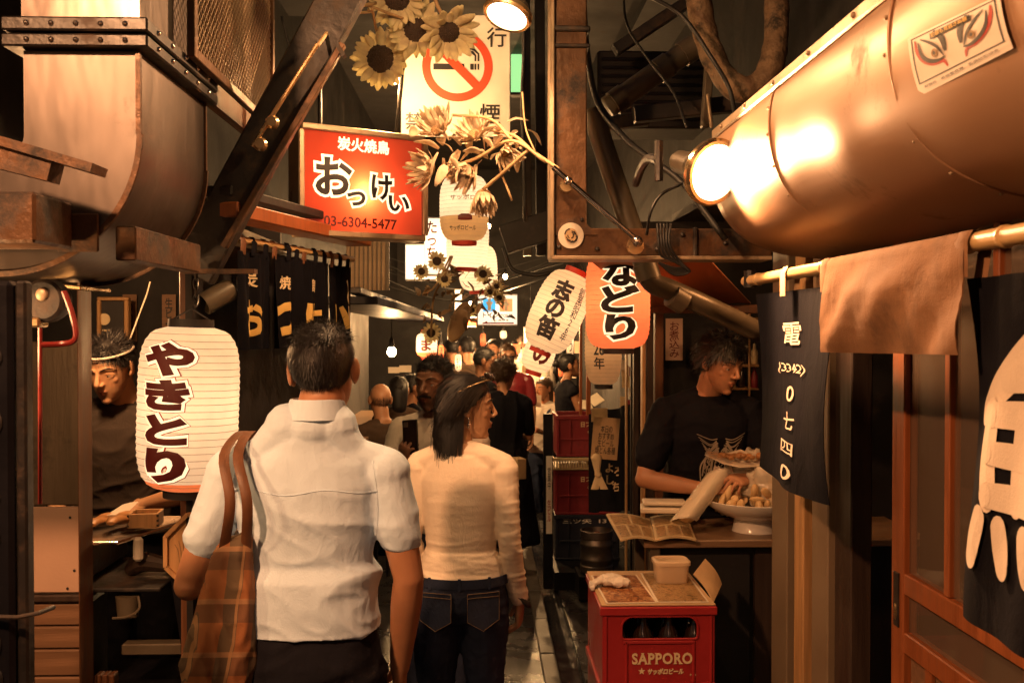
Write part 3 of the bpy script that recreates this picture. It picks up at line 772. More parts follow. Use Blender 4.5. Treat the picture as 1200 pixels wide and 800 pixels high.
b = MB(); b.ball((-1.16, 1.93, 1.66), .022, 14, 10); b.build('bulb', M['bulb'], pl_); b = MB(); b.lathe([(.012, .02), (.018, .03), (.016, .07), (.004, .08)], (-1.16, 1.93, 1.66), 12); b.beam((-1.16, 1.93, 1.73), (-1.16, 1.79, 1.73), .01, .01); b.build('socket', M['rubber'], pl_)
lamp('bulb_light', (-1.16, 1.95, 1.69), 9, (1, .5, .2), .03, pl_)
# framed poster
th = thing('picture_frame', 'small framed dark poster with a round pale emblem in the grill stall', 'poster', P(131, 378, 4.55))
for nm, x0, y0, x1, y1 in (('frame', 113, 348, 150, 352), ('frame', 113, 402, 150, 407), ('frame', 113, 352, 117, 402), ('frame', 145, 352, 150, 402)):
    b = MB(); pxbox(b, x0, y0, x1, y1, 4.5, .04); b.build(nm, M['ltwood'], th)
b = MB(); pxbox(b, 117, 352, 145, 402, 4.52, .01); b.build('print', M['ink'], th)
b = MB(); b.lathe([(.026, 0), (.026, .004)], P(122, 374, 4.515), 20, (0, 1, 0)); b.build('emblem', M['cream'], th)
b = MB(); pxbox(b, 120, 386, 128, 388, 4.516, .003, 0); pxbox(b, 120, 391, 132, 392, 4.516, .003, 0); b.build('lettering', M['cream'], th)
# paper strips on back wall
for i, (x, s, t) in enumerate(((152, 'もつ焼', 'faint'), (198, '生ビール', 'short'), (258, '地鶏炭火', 'white'))):
    th = thing('menu_strip', '%s paper menu strip with brush writing on the grill stall back wall' % ['left faint', 'middle brownish', 'white right hand'][i], 'menu', P(x, 375, 4.7), 'menu strips in the grill stall')
    b = MB(); pxbox(b, x - 8, 345, x + 8, 400, 4.69, .004, 0); b.build('sheet', M['paperw'] if i == 2 else M['plankwood'], th)
    lettering('\n'.join(s), .035, .19, plane_fn(P(x, 373, 4.688), (1, 0, 0), (0, 0, 1)), M['ink'], th, .02, line=.9)
b = MB(); b.tube([P(172, 345, 3.9), P(152, 398, 3.9)], .003, 6); b.tube([P(172, 345, 3.9), P(176, 330, 3.9)], .003, 6); solid('cord', 'slanting white cord hanging in the grill stall', 'cord', b, M['paperw'])

# counter with grill
g = thing('grill_counter', 'dark grill counter with wire rack and lower shelf in the left stall', 'counter', (-1.35, 3.2, 0))
z = 1.075; x0, x1 = -1.6, -.97
b = MB()
for i in range(34):
    y = 3.0 + .4 * i / 33; b.tube([(x0, y, z), (x1 - .12 + .3 * (y - 3), y, z)], .0022, 5)
for i in range(16):
    x = x0 + (x1 - .12 - x0) * i / 15; b.tube([(x, 3.0, z - .004), (x + .02, 3.4, z - .004)], .003, 5)
b.build('grill_rack', M['chrome'], g)
b = MB(); b.tube([(x0, 3.0, z), (x1 - .12, 3.0, z), (x1, 3.4, z), (x0, 3.4, z), (x0, 3.0, z)], .006, 8); b.build('rack_rim', M['chrome'], g)
b = MB(); b.lo((x0, 3.06, .945), (-1.2, 3.4, 1.06), .01); b.build('firebox', M['blackiron'], g)
b = MB(); b.lo((x0, 2.99, .93), (-.96, 3.4, .942), .003); b.build('shelf', M['blackiron'], g)
b = MB(); b.lo((x0, 3.12, .0), (-1.25, 3.36, .85), .01); b.build('cabinet', M['black'], g)
b = MB(); b.lo((-1.22, 3.1, .0), (-.9, 3.4, .6), .01); b.build('cabinet', M['black'], g)
for k in range(3):
    b = MB(); b.lo((-1.16 + k * .02, 3.0, .0), (-1.142 + k * .02, 3.04, .68), .003); b.build('plank', M['brwood'], g)
b = MB(); pxbox(b, 142, 754, 213, 768, 3.05, .05, .004); b.build('crossbar', M['pipe'], g)
b = MB(); b.rings([(P(150, 722, 3.02), V((1, 0, 0)), V((0, 1, 0)), .03, .03), (P(150, 697, 3.02), V((1, 0, 0)), V((0, 1, 0)), .036, .036)], 16)
b.tube(curve_pts([P(132, 724, 2.985), P(150, 722, 2.98), P(163, 713, 2.985), P(162, 698, 3.0)], 5), .004, 6); tag(b.build('pot', M['pipe']), 'small grey pot with a wire handle hung under the grill shelf', 'pot')
def pbox(name, label, cat, c, size, rz, mt, bev=.004, **k):
    b = MB(); b.box(c, size, Matrix.Rotation(rz, 3, 'Z'), bev); return solid(name, label, cat, b, mt, **k)
pbox('cloth_roll', 'pale cloth hanging below the grill rack', 'cloth', P(162, 643, 3.08), (.03, .02, .075), 0, M['teew'], .008)
b = MB(); b.tube(curve_pts([P(152, 668, 3.15), P(168, 658, 3.13), P(197, 662, 3.12)], 5), [.02, .024, .027, .03, .03, .03, .03, .028, .026, .024, .02], 10); solid('firewood', 'dark lump of firewood on the shelf below the rack', 'firewood', b, M['dkwood'])
def fish_piece(label, px, py, Y, s=1):
    b = MB(); c = P(px, py, Y); X, Z = V((1, 0, 0)), V((0, 0, 1)); yy = V((0, 1, 0)); rs = []
    for i in range(9):
        t = i / 8; r = math.sin(math.pi * (.08 + .86 * t)) ** .7; rs.append((c + yy * ((t - .5) * .16 * s) + Z * (.01 + .004 * math.sin(t * 9)), X, Z, .032 * r * s, .015 * r))
    b.rings(rs, 14); return solid('grilled_fish', label, 'food', b, M['fish'], 'food on the grill')
fish_piece('browned fish piece at the left of the rack under the cook hand', 119, 613, 3.1)
fish_piece('browned fish piece on the rack left of the wooden box', 141, 611, 3.1)
b = MB(); b.rings([(P(134, 604, 3.12), V((1, 0, 0)), V((0, 0, 1)), .03, .003), (P(152, 590, 3.3), V((.9, 0, .2)), V((0, 0, 1)), .032, .004)], 12); solid('serving_tray', 'pale paper tray between the cook hand and the wooden box', 'tray', b, M['teew'])
th = thing('measuring_box', 'square wooden measuring box with finger joints on the grill rack', 'box', P(171, 617, 3.1))
c = P(171, 607, 3.14); Rz = Matrix.Rotation(.12, 3, 'Z'); h = .044
for k, (dx, dy, sx, sy) in enumerate(((0, -.04, .09, .01), (0, .04, .09, .01), (-.042, 0, .008, .07), (.042, 0, .008, .07))):
    b = MB(); b.box(c + Rz @ V((dx, dy, 0)), (sx, sy, h), Rz, .001); b.build('side', M['ltwood'], th)
b = MB(); b.box(c - V((0, 0, .015)), (.08, .075, .006), Rz); b.build('bottom', M['ltwood'], th)
b = MB()
for s in (-1, 1):
    for q in (-1, 0, 1): b.box(c + Rz @ V((s * .0435, -.0415, q * .015)), (.006, .009, .007), Rz)
b.build('joint', M['dkwood'], th)
b = MB()
for k in range(2): b.tube([P(112 + k * 3, 617 - k * 4, 3.05), P(133 + k * 2, 604 - k * 1, 3.2)], .0022, 6)
solid('skewer', 'thin pale skewers over the fish pieces at the grill', 'skewer', b, M['ltwood'])
# octagonal tray lamp on black stand
th = thing('octagon_tray', 'pale octagonal wooden tray with floral painting behind the walking man arm', 'tray', P(238, 690, 2.95))
c = P(239, 645, 2.95); rr = .118
def octo(b, r, y0, d): b.prism([(r * math.cos(rad(22.5 + 45 * k)), r * math.sin(rad(22.5 + 45 * k))) for k in range(8)], c + V((0, y0, 0)), (1, 0, 0), (0, 0, 1), (0, 1, 0), d)
b = MB(); octo(b, rr, 0, .012); b.build('panel', M['ltwood'], th)
for k in range(8):
    a0, a1 = rad(22.5 + 45 * k), rad(67.5 + 45 * k); b = MB()
    b.beam(c + V((rr * math.cos(a0), -.008, rr * math.sin(a0))), c + V((rr * math.cos(a1), -.008, rr * math.sin(a1))), .012, .012, (0, 1, 0)); b.build('rim', M['ltwood'], th)
b = MB()
for k in range(7):
    b.ball(c + V((-.03 + R_.uniform(-.012, .012), -.002, .05 - k * .006)), (.006, .002, .006), 8, 6)
b.build('painted_berries', M['inkred'], th)
b = MB()
for k in range(9): b.tube(curve_pts([c + V((-.07 + k * .006, -.002, -.05)), c + V((-.075 + k * .008, -.003, 0)), c + V((-.085 + k * .012, -.002, .02 + .01 * (k % 3)))], 3), .0012, 4)
b.build('painted_leaf', M['leaf'], th)
b = MB(); b.add([P(196, 652, 2.97), P(262, 652, 2.97), P(262, 860, 2.97), P(228, 860, 2.97), P(196, 652, 3.25), P(262, 652, 3.25), P(262, 860, 3.25), P(228, 860, 3.25)], [(0, 1, 2, 3), (7, 6, 5, 4), (0, 4, 5, 1), (1, 5, 6, 2), (2, 6, 7, 3), (3, 7, 4, 0)])
solid('stand', 'black slanted stand below the octagonal tray', 'stand', b, M['black'])

# ------------------------------------------------------------------ left: stainless duct
th = thing('duct', 'stained stainless steel box duct with a curved elbow at the upper left', 'duct', (-.87, 2.44, 1.83))
Y0, Y1, XR, XL = 2.19, 2.70, -.745, -.99; ZC = 2.138; RO, RI = .30, .055; CX = XR - RO
def sweep_box(b, path):
    """path: list of (outer point xz, inner point xz); box section between Y0..Y1"""
    n = len(b.v)
    for o, i in path:
        for x, z, y in ((o[0], o[1], Y0), (o[0], o[1], Y1), (i[0], i[1], Y1), (i[0], i[1], Y0)): b.v.append((x, y, z))
    for k in range(len(path) - 1):
        for e in range(4):
            a = n + 4 * k; b.f.append((a + e, a + (e + 1) % 4, a + 4 + (e + 1) % 4, a + 4 + e)); b.m.append(0)
b = MB(); sweep_box(b, [((XR, 2.316), (XL, 2.316)), ((XR, 2.25), (XL, 2.25)), ((XR, 2.19), (XL, 2.19))] + [((CX + RO * math.cos(t), ZC + RO * math.sin(t)), (CX + RI * math.cos(t), ZC + RI * math.sin(t))) for t in [-math.pi / 2 * i / 16 for i in range(17)]] + [((-1.7, ZC - RO), (-1.7, ZC - RI))]); b.build('elbow', M['steel'], th, 50)
b = MB(); sweep_box(b, [((XR + .004, 3.55), (XL - .004, 3.55)), ((XR + .004, 2.385), (XL - .004, 2.385))]); b.build('upper_section', M['steel'], th)
for z0, z1 in ((2.318, 2.346), (2.352, 2.382)):
    b = MB(); b.lo((XL - .035, Y0 - .03, z0), (XR + .03, Y1 + .03, z1), .004); b.build('flange', M['blackiron'], th)
for k in range(5):
    for zz in (2.332, 2.367):
        b = MB(); b.ball((XL + .02 + k * .052, Y0 - .031, zz), .006, 8, 6); b.build('rivet', M['chrome'], th)
        b = MB(); b.ball((XR + .031, Y0 + .04 + k * .1, zz), .006, 8, 6); b.build('rivet', M['chrome'], th)
for yy in (Y0 - .002, Y1 + .002):
    b = MB()
    for t in range(17):
        a0 = -math.pi / 2 * t / 16; a1 = -math.pi / 2 * (t + 1) / 16
        b.beam((CX + (RO + .004) * math.cos(a0), yy, ZC + (RO + .004) * math.sin(a0)), (CX + (RO + .004) * math.cos(a1), yy, ZC + (RO + .004) * math.sin(a1)), .012, .01, (0, 1, 0))
    b.lo((XR - .004, yy - .004, ZC), (XR + .006, yy + .008, 2.318)); b.build('seam', M['rust'], th)
b = MB(); pxbox(b, 66, 250, 115, 295, 2.175, .008, .003); b.build('patch', M['rust'], th)
b = MB(); b.lo((-.80, Y0 + .01, 1.865), (-.755, Y1, 1.94), .003); b.build('lip', M['rust'], th)
b = MB(); b.beam(P(-20, 160, 2.0), P(116, 200, 2.0), .08, .018, (0, 0, 1)); b.beam(P(-20, 178, 2.0), P(66, 200, 2.0), .06, .05, (0, 0, 1)); solid('bracket', 'slanting dark metal shelf bracket in front of the duct', 'bracket', b, M['rust'])
b = MB(); b.lo((-1.45, 1.98, 1.885), (-.875, 2.16, 1.985), .006); solid('box_duct', 'short brownish box end jutting in from the left below the bracket', 'duct', b, M['rust'])
# crumpled orange sheet below elbow
b = MB()
def crum(u, v):
    p = P(112 + 78 * u, 333 - 26 * u * (1 - .3 * v) - 12 * v, 2.75 + .25 * v); q = noise.noise(V((u * 5, v * 5, 2)))
    return p + V((0, 0, .02 * q))
b.surf(crum, 14, 8, .002); solid('orange_sheet', 'crumpled orange red plastic sheet under the duct elbow', 'sheet', b, M['redpaint'])
# expanded metal screen
th = thing('mesh_screen', 'framed expanded metal screen right of the steel duct', 'screen', (-.7, 2.9, 2.39))
b = MB()
for y, z0, z1 in ((2.44, 2.37, 3.3), (3.34, 2.37, 3.3)): b.lo((-.71, y - .0125, z0), (-.69, y + .0135, z1), .002)
b.lo((-.71, 2.453, 2.37), (-.69, 3.327, 2.395), .002); b.build('frame', M['rust'], th)
b = MB()
for i in range(60):
    y0 = 2.45 + (i - 38) * .026
    for s in (1, -1):
        pts = []
        for k in (0, 1):
            zz = 2.395 + .9 * k; yy = y0 + (.9 * k * 1.0 if s > 0 else .9 - .9 * k * 1.0); pts.append(V((-.70, yy, zz)))
        # clip to the frame
        a, c = pts; d = c - a
        t0 = max(0, min((2.452 - a.y) / d.y, (3.328 - a.y) / d.y)); t1 = min(1, max((2.452 - a.y) / d.y, (3.328 - a.y) / d.y))
        if t1 > t0 + .01: b.tube([a + d * t0, a + d * t1], .0022, 4, False)
o = b.build('mesh_wire', M['trim'], th); o['kind'] = 'stuff'
b = MB(); b.lo((-.80, 2.42, 2.36), (-.77, 3.36, 3.4)); b.build('backing', M['brwood'], th)
# diagonal black beam + brass rail
th = thing('brace', 'slanting black steel brace above the left noren', 'beam', P(232, 312, 2.95))
b = MB(); b.beam(P(226, 322, 2.95), P(410, -20, 2.95), .125, .06, (0, 1, 0), .005); b.build('plate', M['blackiron'], th)
b = MB(); b.beam(P(262, 290, 2.9), P(402, 52, 2.9), .018, .03, (0, 1, 0), .002); b.build('flange', M['rust'], th)
b = MB(); b.box(P(398, 58, 2.895), (.05, .03, .012), Matrix.Rotation(1.0, 3, 'Y')); b.build('clamp', M['blackiron'], th)
th = thing('rail', 'thin brass rail on round standoffs along the black brace', 'rail', P(300, 170, 2.85))
b = MB(); b.tube([P(296, 172, 2.84), P(372, 52, 2.84)], .0065, 10); b.build('rod', M['brass'], th)
for x, y in ((318, 142), (304, 168)):
    b = MB(); b.lathe([(.014, 0), (.02, .01), (.018, .03), (.008, .04)], P(x, y, 2.83), 16, (0, 1, 0)); b.build('standoff', M['brass'], th)
# noren left
n0, n1 = P(273, 281, 3.02), P(409, 306, 3.9); zr = 1.985; n0.z = zr; n1.z = zr; nu = (n1 - n0); NL = nu.length; nu = nu / NL; nn = V((nu.y, -nu.x, 0))
b = MB(); b.tube([n0 - nu * .05, n1 + nu * .04], .011, 12); solid('curtain_pole', 'bamboo pole carrying the black noren on the left', 'pole', b, M['bamboo'])
def lefth(u): return .49 + .0 * u
NPAN = 4
def noren_l(k):
    w = NL / NPAN
    def f(u, v):
        s = (k + .03 + .94 * u) * w
        d = .013 * math.sin(u * 12 + k * 2.1) * (.3 + v) + .008 * math.sin(s * 31) * v + .004 * math.sin(u * 25 + k)
        return n0 + nu * s + nn * (d + .01) + V((0, 0, -.035 - .30 * v))
    return f
th = thing('noren_curtain', 'black split noren with cream lettering hanging on the left shopfront', 'noren', n0)
txt = {0: ('炭', 'お'), 1: ('焼', 'っ'), 2: ('鳥', 'け'), 3: ('とり', 'い')}
for k in range(NPAN):
    f = noren_l(k); b = MB(); b.surf(f, 28, 10, .0015); b.build('panel', M['navy'], th, 60)
    w = NL / NPAN
    for s in (.12, .5, .88):
        p = f(s, 0); b = MB(); b.rings([(p + V((0, 0, -.01)), nu, nn, .018, .003), (p + nn * .0135 - nn * .01 + V((0, 0, .03)), nu, nn, .018, .003), (p + V((0, 0, .05)) - nn * .008, nu, nn, .017, .004)], 10); b.build('loop', M['brwood'] if s < .5 else M['navy'], th)
    def tf(cu, cv):
        return lambda x, y, l: tuple(f(cu + x / w, cv - y / .30) + nn * (l + .002))
    a, c = txt[k]
    if len(a) == 1: lettering(a, w * .3, .045, tf(.4, .28), M['cream'], th, .02, .012)
    elif a: lettering('\n'.join(a), w * .2, .2, tf(.75, .5), M['cream'], th, .02, .012, line=.9)
    if c: lettering(c, w * .56, .115, tf(.42, .68), M['yellow'], th, .04, .012)
b = MB(); b.beam(n0 - nu * .1 + nn * .02 + V((0, 0, .075)), n1 + nu * .06 + nn * .02 + V((0, 0, .075)), .1, .045, bev=.004); solid('eave_board', 'reddish brown eave board above the black noren', 'eave', b, M['redwood'])
b = MB(); b.beam(n0 - nu * .1 - nn * .12 + V((0, 0, .13)), n1 + nu * .06 - nn * .12 + V((0, 0, .13)), .34, .03, bev=.004); solid('eave_roof', 'dark sheet roof over the black noren', 'roof', b, M['darkwall'])
# left beyond
th = thing('corrugated_panel', 'pale corrugated metal panel below the red sign', 'panel', P(432, 340, 5.0))
for i in range(9):
    x = 408 + i * 5.2; b = MB(); b.tube([P(x, 275, 5.0), P(x, 340, 5.0)], .0085, 8); b.build('rib', M['trim'], th)
b = MB(); pxbox(b, 406, 275, 456, 340, 5.0, .01, 0); b.build('sheet', M['pipe'], th)
b = MB(); b.beam(P(402, 352, 4.3), P(494, 374, 6.6), .3, .035, bev=.004); solid('eave_roof', 'dark tin eave over the bar beyond the corrugated panel', 'roof', b, M['black'])
b = MB(); b.beam(P(415, 340, 4.6), P(490, 366, 6.4), .06, .03, bev=.004); solid('awning_rail', 'glinting awning arm on the dark tin eave', 'rail', b, M['blackiron'])
th = thing('bar_counter', 'narrow dark bar counter in front of the bald man', 'counter', (-.95, 6, 0))
b = MB(); b.lo((-1.1, 4.75, .93), (-.78, 9, .97), .004); b.build('top', M['tablewood'], th)
b = MB(); b.lo((-1.08, 4.8, 0), (-.98, 9, .93)); b.build('front_panel', M['dkwood'], th)
# ------------------------------------------------------------------ lit red sign
def on_plane(px, py, o, n):
    d = CR @ V(((px - 600) / FOC, -(py - 400) / FOC, -1)); return CAM + d * ((V(o) - CAM).dot(n) / d.dot(n))
a = P(352, 147, 3.5); c = P(350, 272, 3.5); d = P(497, 157, 3.75); U = (d - a); U.z = 0; SL = U.length; U.normalize(); N = V((U.y, -U.x, 0)); zt, zb = a.z, c.z
th = thing('shop_sign', 'glowing red box sign with white and black lettering and a phone number', 'sign', V((a.x, a.y, zb)))
Mx = Matrix((U, -N, (0, 0, 1))).transposed(); H_ = zt - zb; mid = V((a.x, a.y, (zt + zb) / 2)) + U * (SL / 2)
fw = .022
for cc, sz in ((V((0, 0, H_ / 2)), (SL, .11, fw)), (V((0, 0, -H_ / 2)), (SL, .11, fw)), (U * (-SL / 2), (fw, .11, H_ - fw)), (U * (SL / 2), (fw, .11, H_ - fw))):
    b = MB(); b.box(mid + cc - N * .04, sz, Mx, .004); b.build('frame', M['trim'], th)
b = MB(); b.box(mid - N * .093, (SL - fw, .006, H_ - fw), Mx); b.build('back_panel', M['trim'], th)
b = MB(); w_, h_ = SL / 2 - fw / 2, H_ / 2 - fw / 2
b.add([mid + U * x + V((0, 0, z)) for x, z in ((-w_, -h_), (w_, -h_), (w_, h_), (-w_, h_))], [(0, 1, 2, 3)]); b.build('face', M['acryl_red'], th)
lamp('sign_light', mid - N * .04 - U * .0 - V((0, 0, .03)), 1.5, (1, .62, .3), .03, th)
def sgn(t, x, y, w, h, mt, bold=.02, lift=.002, **k):
    o = on_plane(x, y, mid, N); s = (o - CAM).length / FOC
    lettering(t, w * s, h * s, plane_fn(o, U, (0, 0, 1)), mt, th, bold, 0, lift, **k)
E_ = emis('sign_white', (1, .8, .5), .75)
sgn('炭火焼鳥', 426, 171, 64, 16, E_, .03)
for t, x, y, w, h in (('お', 391, 207, 46, 44), ('っ', 417, 233, 24, 18), ('け', 447, 220, 27, 30), ('い', 467, 239, 28, 19)):
    sgn(t, x, y, w + 5, h + 5, E_, .1); sgn(t, x, y, w - 1, h - 1, M['ink'], .03, .004)
sgn('03-6304-5477', 423, 261, 91, 12, M['maroon'], .02)
for q in (-.15, .15): b = MB(); b.tube([mid - N * .05 + U * q + V((0, 0, H_ / 2)), V((mid.x + q * 1.2, mid.y + .1, 3.2))], .008, 8); solid('sign_hanger', 'thin iron rod holding the %s end of the red box sign' % ('left' if q < 0 else 'right'), 'bracket', b, M['blackiron'])

# ------------------------------------------------------------------ no smoking sign
SY = 4.1
th = thing('no_smoking_sign', 'white hanging board with red no smoking ring', 'sign', P(535, 160, SY))
a = P(470, 160, SY); c = P(598, 18, SY)
b = MB(); b.lo((a.x, SY, a.z), (c.x, SY + .012, c.z), .003); b.build('board', M['white'], th)
cc = P(536, 78, SY); r1 = 41 * SY / FOC; r0 = 31.5 * SY / FOC
pl = plane_fn(cc + V((0, -.001, 0)), (1, 0, 0), (0, 0, 1))
def flat(polys, fn, lift, mt, name, parent, th_=.001):
    b = MB()
    for p in polys:
        n = len(p); b.add([fn(x, y, lift) for x, y in p], [tuple(range(n))])
    return b.build(name, mt, parent, None)
ring = [[(r * math.cos(t), r * math.sin(t)) for r, t in ((r0, 2 * math.pi * i / 48), (r1, 2 * math.pi * i / 48), (r1, 2 * math.pi * (i + 1) / 48), (r0, 2 * math.pi * (i + 1) / 48))] for i in range(48)]
k = SY / FOC
REDP = mat('sign_red', (.62, .07, .025), .5, 0, .1, 6, 0)
flat(ring, pl, .001, REDP, 'ring', th)
def pxp(L): return [(x * k, y * k) for x, y in L]
flat([pxp([(-28, -4), (8, -4), (8, 3), (-28, 3)]), pxp([(20, -4), (22, -4), (22, 3), (20, 3)]), pxp([(23.5, -4), (25.5, -4), (25.5, 3), (23.5, 3)]), pxp([(15, -4), (19, -4), (19, 3), (15, 3)])], pl, .001, M['ink'], 'cigarette', th)
flat([pxp([(20, 6), (22, 6), (22, 13), (18, 18), (6, 19), (5, 22), (3, 22), (4, 17), (16, 15.5), (20, 12)]), pxp([(23.5, 6), (25.5, 6), (25.5, 15), (20, 20.5), (12, 22), (13, 20), (19, 18), (23.5, 14)])], pl, .001, M['ink'], 'smoke_mark', th)
s2 = .7071; q = 31.8
flat([pxp([(-q * s2 - 3.5, q * s2 - 3.5), (-q * s2 + 3.5, q * s2 + 3.5), (q * s2 + 3.5, -q * s2 + 3.5), (q * s2 - 3.5, -q * s2 - 3.5)])], pl, .002, REDP, 'bar', th)
for t, x, y, w in (('歩', 500, 45, 22), ('行', 582, 44, 23), ('禁', 485, 142, 20), ('煙', 574, 134, 24)):
    lettering(t, w * k, w * k, plane_fn(P(x, y, SY - .001), (1, 0, 0), (0, 0, 1)), M['ink'], th, .012)
for x in (480, 590): b = MB(); b.tube([P(x, 19, SY + .006), P(x, -60, SY + .006)], .004, 6); solid('sign_hanger', 'wire holding up the no smoking board at its %s end' % ('left' if x < 500 else 'right'), 'wire', b, M['blackiron'])

# ------------------------------------------------------------------ paper lanterns
def lantern(label, px, py, Y, wpx, hpx, mt, tilt=0, power=5, texts=(), capm='ink', pw=4.0, capr=.5, col=(1, .7, .42), group='paper lanterns', bottom=None, ribc=None, ribs=True, hang=None, light_dz=0, yaw=0, bottom_t=-.86):
    c = P(px, py, Y); k = Y / FOC; R0 = wpx * k / 2; H0 = hpx * k / 2
    A = V((math.sin(tilt), 0, math.cos(tilt))); Rt = V((math.cos(tilt), 0, -math.sin(tilt))); F = V((0, -1, 0))
    if yaw:
        q = Matrix.Rotation(yaw, 3, A); Rt = q @ Rt; F = q @ F
    th = thing('paper_lantern', label, 'lantern', c - A * H0, group)
    prof = lambda t: R0 * (capr + (1 - capr) * max(0, 1 - abs(t) ** pw) ** .5)
    n = max(12, int(2 * H0 / .0095)); n += n % 2; SEG = 40
    rs = []; bt = []
    for i in range(n + 1):
        t = -1 + 2 * i / n; r = prof(t) - (.0022 if i % 2 else 0) * (1 if ribs else .3); rs.append((c + A * (H0 * t), Rt, F, r, r))
    sp = 0
    if bottom: sp = int((bottom_t + 1) / 2 * n)
    b = MB(); b.rings(rs[sp:], SEG, False); b.build('paper_shell', mt, th, 180)
    if bottom: b = MB(); b.rings(rs[:sp + 1], SEG, False); b.build('lower_band', bottom, th, 180)
    b = MB()
    for i in range(0, n + 1, 2):
        t = -1 + 2 * i / n; r = prof(t)
        b.tube([c + A * (H0 * t) + Rt * (r * math.cos(a)) + F * (r * math.sin(a)) for a in [2 * math.pi * q / SEG for q in range(SEG)]], .0009 if hpx > 120 else .0007, 3, close=True)
    o = b.build('hoops', ribc or M['kraft'], th, 180); o['kind'] = 'stuff'
    for s in (-1, 1):
        r = prof(s); b = MB(); b.rings([(c + A * (s * H0 - .003), Rt, F, r * 1.02, r * 1.02), (c + A * (s * (H0 + .022)), Rt, F, r * 1.0, r * 1.0), (c + A * (s * (H0 + .022)), Rt, F, r * .8, r * .8), (c + A * (s * (H0 + .003)), Rt, F, r * .8, r * .8)], 28, False)
        b.build('end_ring', M[capm], th)
    b = MB(); top = c + A * (H0 + .022); hp = V(hang) if hang else top + V((0, 0, .12))
    b.tube([top - A * .004 + Rt * prof(1) * .9, top + A * .03, top - A * .004 - Rt * prof(1) * .9], .0022, 6); b.tube([top + A * .03, hp], .003, 6); b.build('hanger', M['blackiron'], th)
    b = MB(); b.ball(c + A * (H0 * light_dz), .012, 10, 8); b.build('bulb', M['lampdisc'], th)
    lamp('lantern_light', c + A * (H0 * light_dz), power * 39.5 * R0 * R0, col, .035, th)
    for tx in texts:
        t, x, y, w, h, mtx, bold, lift = tx[:8]; kw = tx[8] if len(tx) > 8 else {}
        def fn(u, v, l, x=x, y=y):
            yy = y * H0 + v; tt = max(-1, min(1, yy / H0)); r = prof(tt) + .0012 + l; an = (x * R0 + u) / R0
            return tuple(c + A * yy + Rt * (r * math.sin(an)) + F * (r * math.cos(an)))
        lettering(t, w * k, h * k, fn, mtx, th, bold, .012, lift, **kw)
    return th
# yakitori: outlined maroon letters, slightly left of centre
yk = []
for t, y, w, h in (('や', .62, 62, 44), ('き', .20, 54, 40), ('と', -.21, 50, 40), ('り', -.64, 50, 46)):
    yk.append((t, -.16, y, w * 1.14, h * 1.0, M['inkred'], .168, .0)); yk.append((t, -.16, y, w * 1.1, h * .965, M['outline_glow'], .145, .0018)); yk.append((t, -.16, y, w * .98, h * .86, M['maroon'], .062, .0042))
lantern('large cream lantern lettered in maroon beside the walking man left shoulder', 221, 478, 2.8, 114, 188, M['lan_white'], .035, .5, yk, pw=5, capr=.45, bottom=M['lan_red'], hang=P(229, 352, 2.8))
th = thing('chain', 'short black chain holding the large cream lantern', 'chain', P(229, 352, 2.8))
for i in range(4):
    cc = P(230, 322 + i * 10, 2.8); b = MB(); w3 = V((1, 0, 0)) if i % 2 else V((0, 1, 0)); b.tube([cc + V((0, 0, .016 * math.cos(q))) + w3 * (.008 * math.sin(q)) for q in [2 * math.pi * j / 14 for j in range(14)]], .0028, 6, close=True); b.build('link', M['blackiron'], th)
b = MB(); b.beam(P(214, 318, 2.8), P(300, 318, 2.8), .04, .012); solid('hanger_bar', 'rusty flat bar the lantern chain hooks onto', 'bar', b, M['rust'])
th = thing('spot_lamp', 'grey cylindrical spot lamp tilted above the large cream lantern', 'lamp', P(252, 349, 3.0))
b = MB(); ax = (P(238, 357, 3.0) - P(272, 338, 3.05)).normalized(); c0 = P(272, 338, 3.05); b.lathe([(.012, -.01), (.03, 0), (.034, .01), (.034, .1), (.03, .1), (.026, .06)], c0, 24, ax); b.build('housing', M['pipe'], th)
b = MB(); b.tube([c0, P(275, 322, 3.05)], .006, 8); b.build('bracket', M['blackiron'], th)

lantern('red orange lantern with black lettering below the steel frame', 724, 352, 3.95, 76, 112, M['lan_red'], 0, .95, [(t, -.05, y, w, h, M['outline_glow'], .1, 0) for t, y, w, h in (('な', .56, 48, 36), ('ど', .02, 50, 36), ('り', -.56, 42, 34))] + [(t, -.05, y, w, h, M['ink'], .05, .0028) for t, y, w, h in (('な', .56, 43, 32), ('ど', .02, 46, 32), ('り', -.56, 36, 29))], pw=5, capr=.5, col=(1, .68, .42), hang=P(724, 290, 3.95))
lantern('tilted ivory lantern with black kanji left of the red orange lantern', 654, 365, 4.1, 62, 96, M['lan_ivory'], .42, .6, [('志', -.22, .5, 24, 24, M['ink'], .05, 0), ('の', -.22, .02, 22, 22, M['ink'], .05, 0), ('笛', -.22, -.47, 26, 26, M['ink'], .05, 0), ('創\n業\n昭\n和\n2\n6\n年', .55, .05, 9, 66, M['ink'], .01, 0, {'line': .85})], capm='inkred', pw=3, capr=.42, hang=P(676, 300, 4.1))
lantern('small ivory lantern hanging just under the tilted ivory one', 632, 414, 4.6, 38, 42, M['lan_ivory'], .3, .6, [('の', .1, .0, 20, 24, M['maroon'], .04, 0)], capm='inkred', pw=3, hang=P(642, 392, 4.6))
lantern('brownish lantern marked with a year behind the red orange one', 707, 404, 4.7, 44, 92, M['lan_dim'], 0, .4, [('昭', -.35, .62, 13, 14, M['ink'], .02, 0), ('和', -.35, .25, 13, 14, M['ink'], .02, 0), ('26', -.35, -.1, 13, 14, M['ink'], .02, 0), ('年', -.35, -.45, 13, 14, M['ink'], .02, 0)], pw=3, hang=P(707, 330, 4.7))
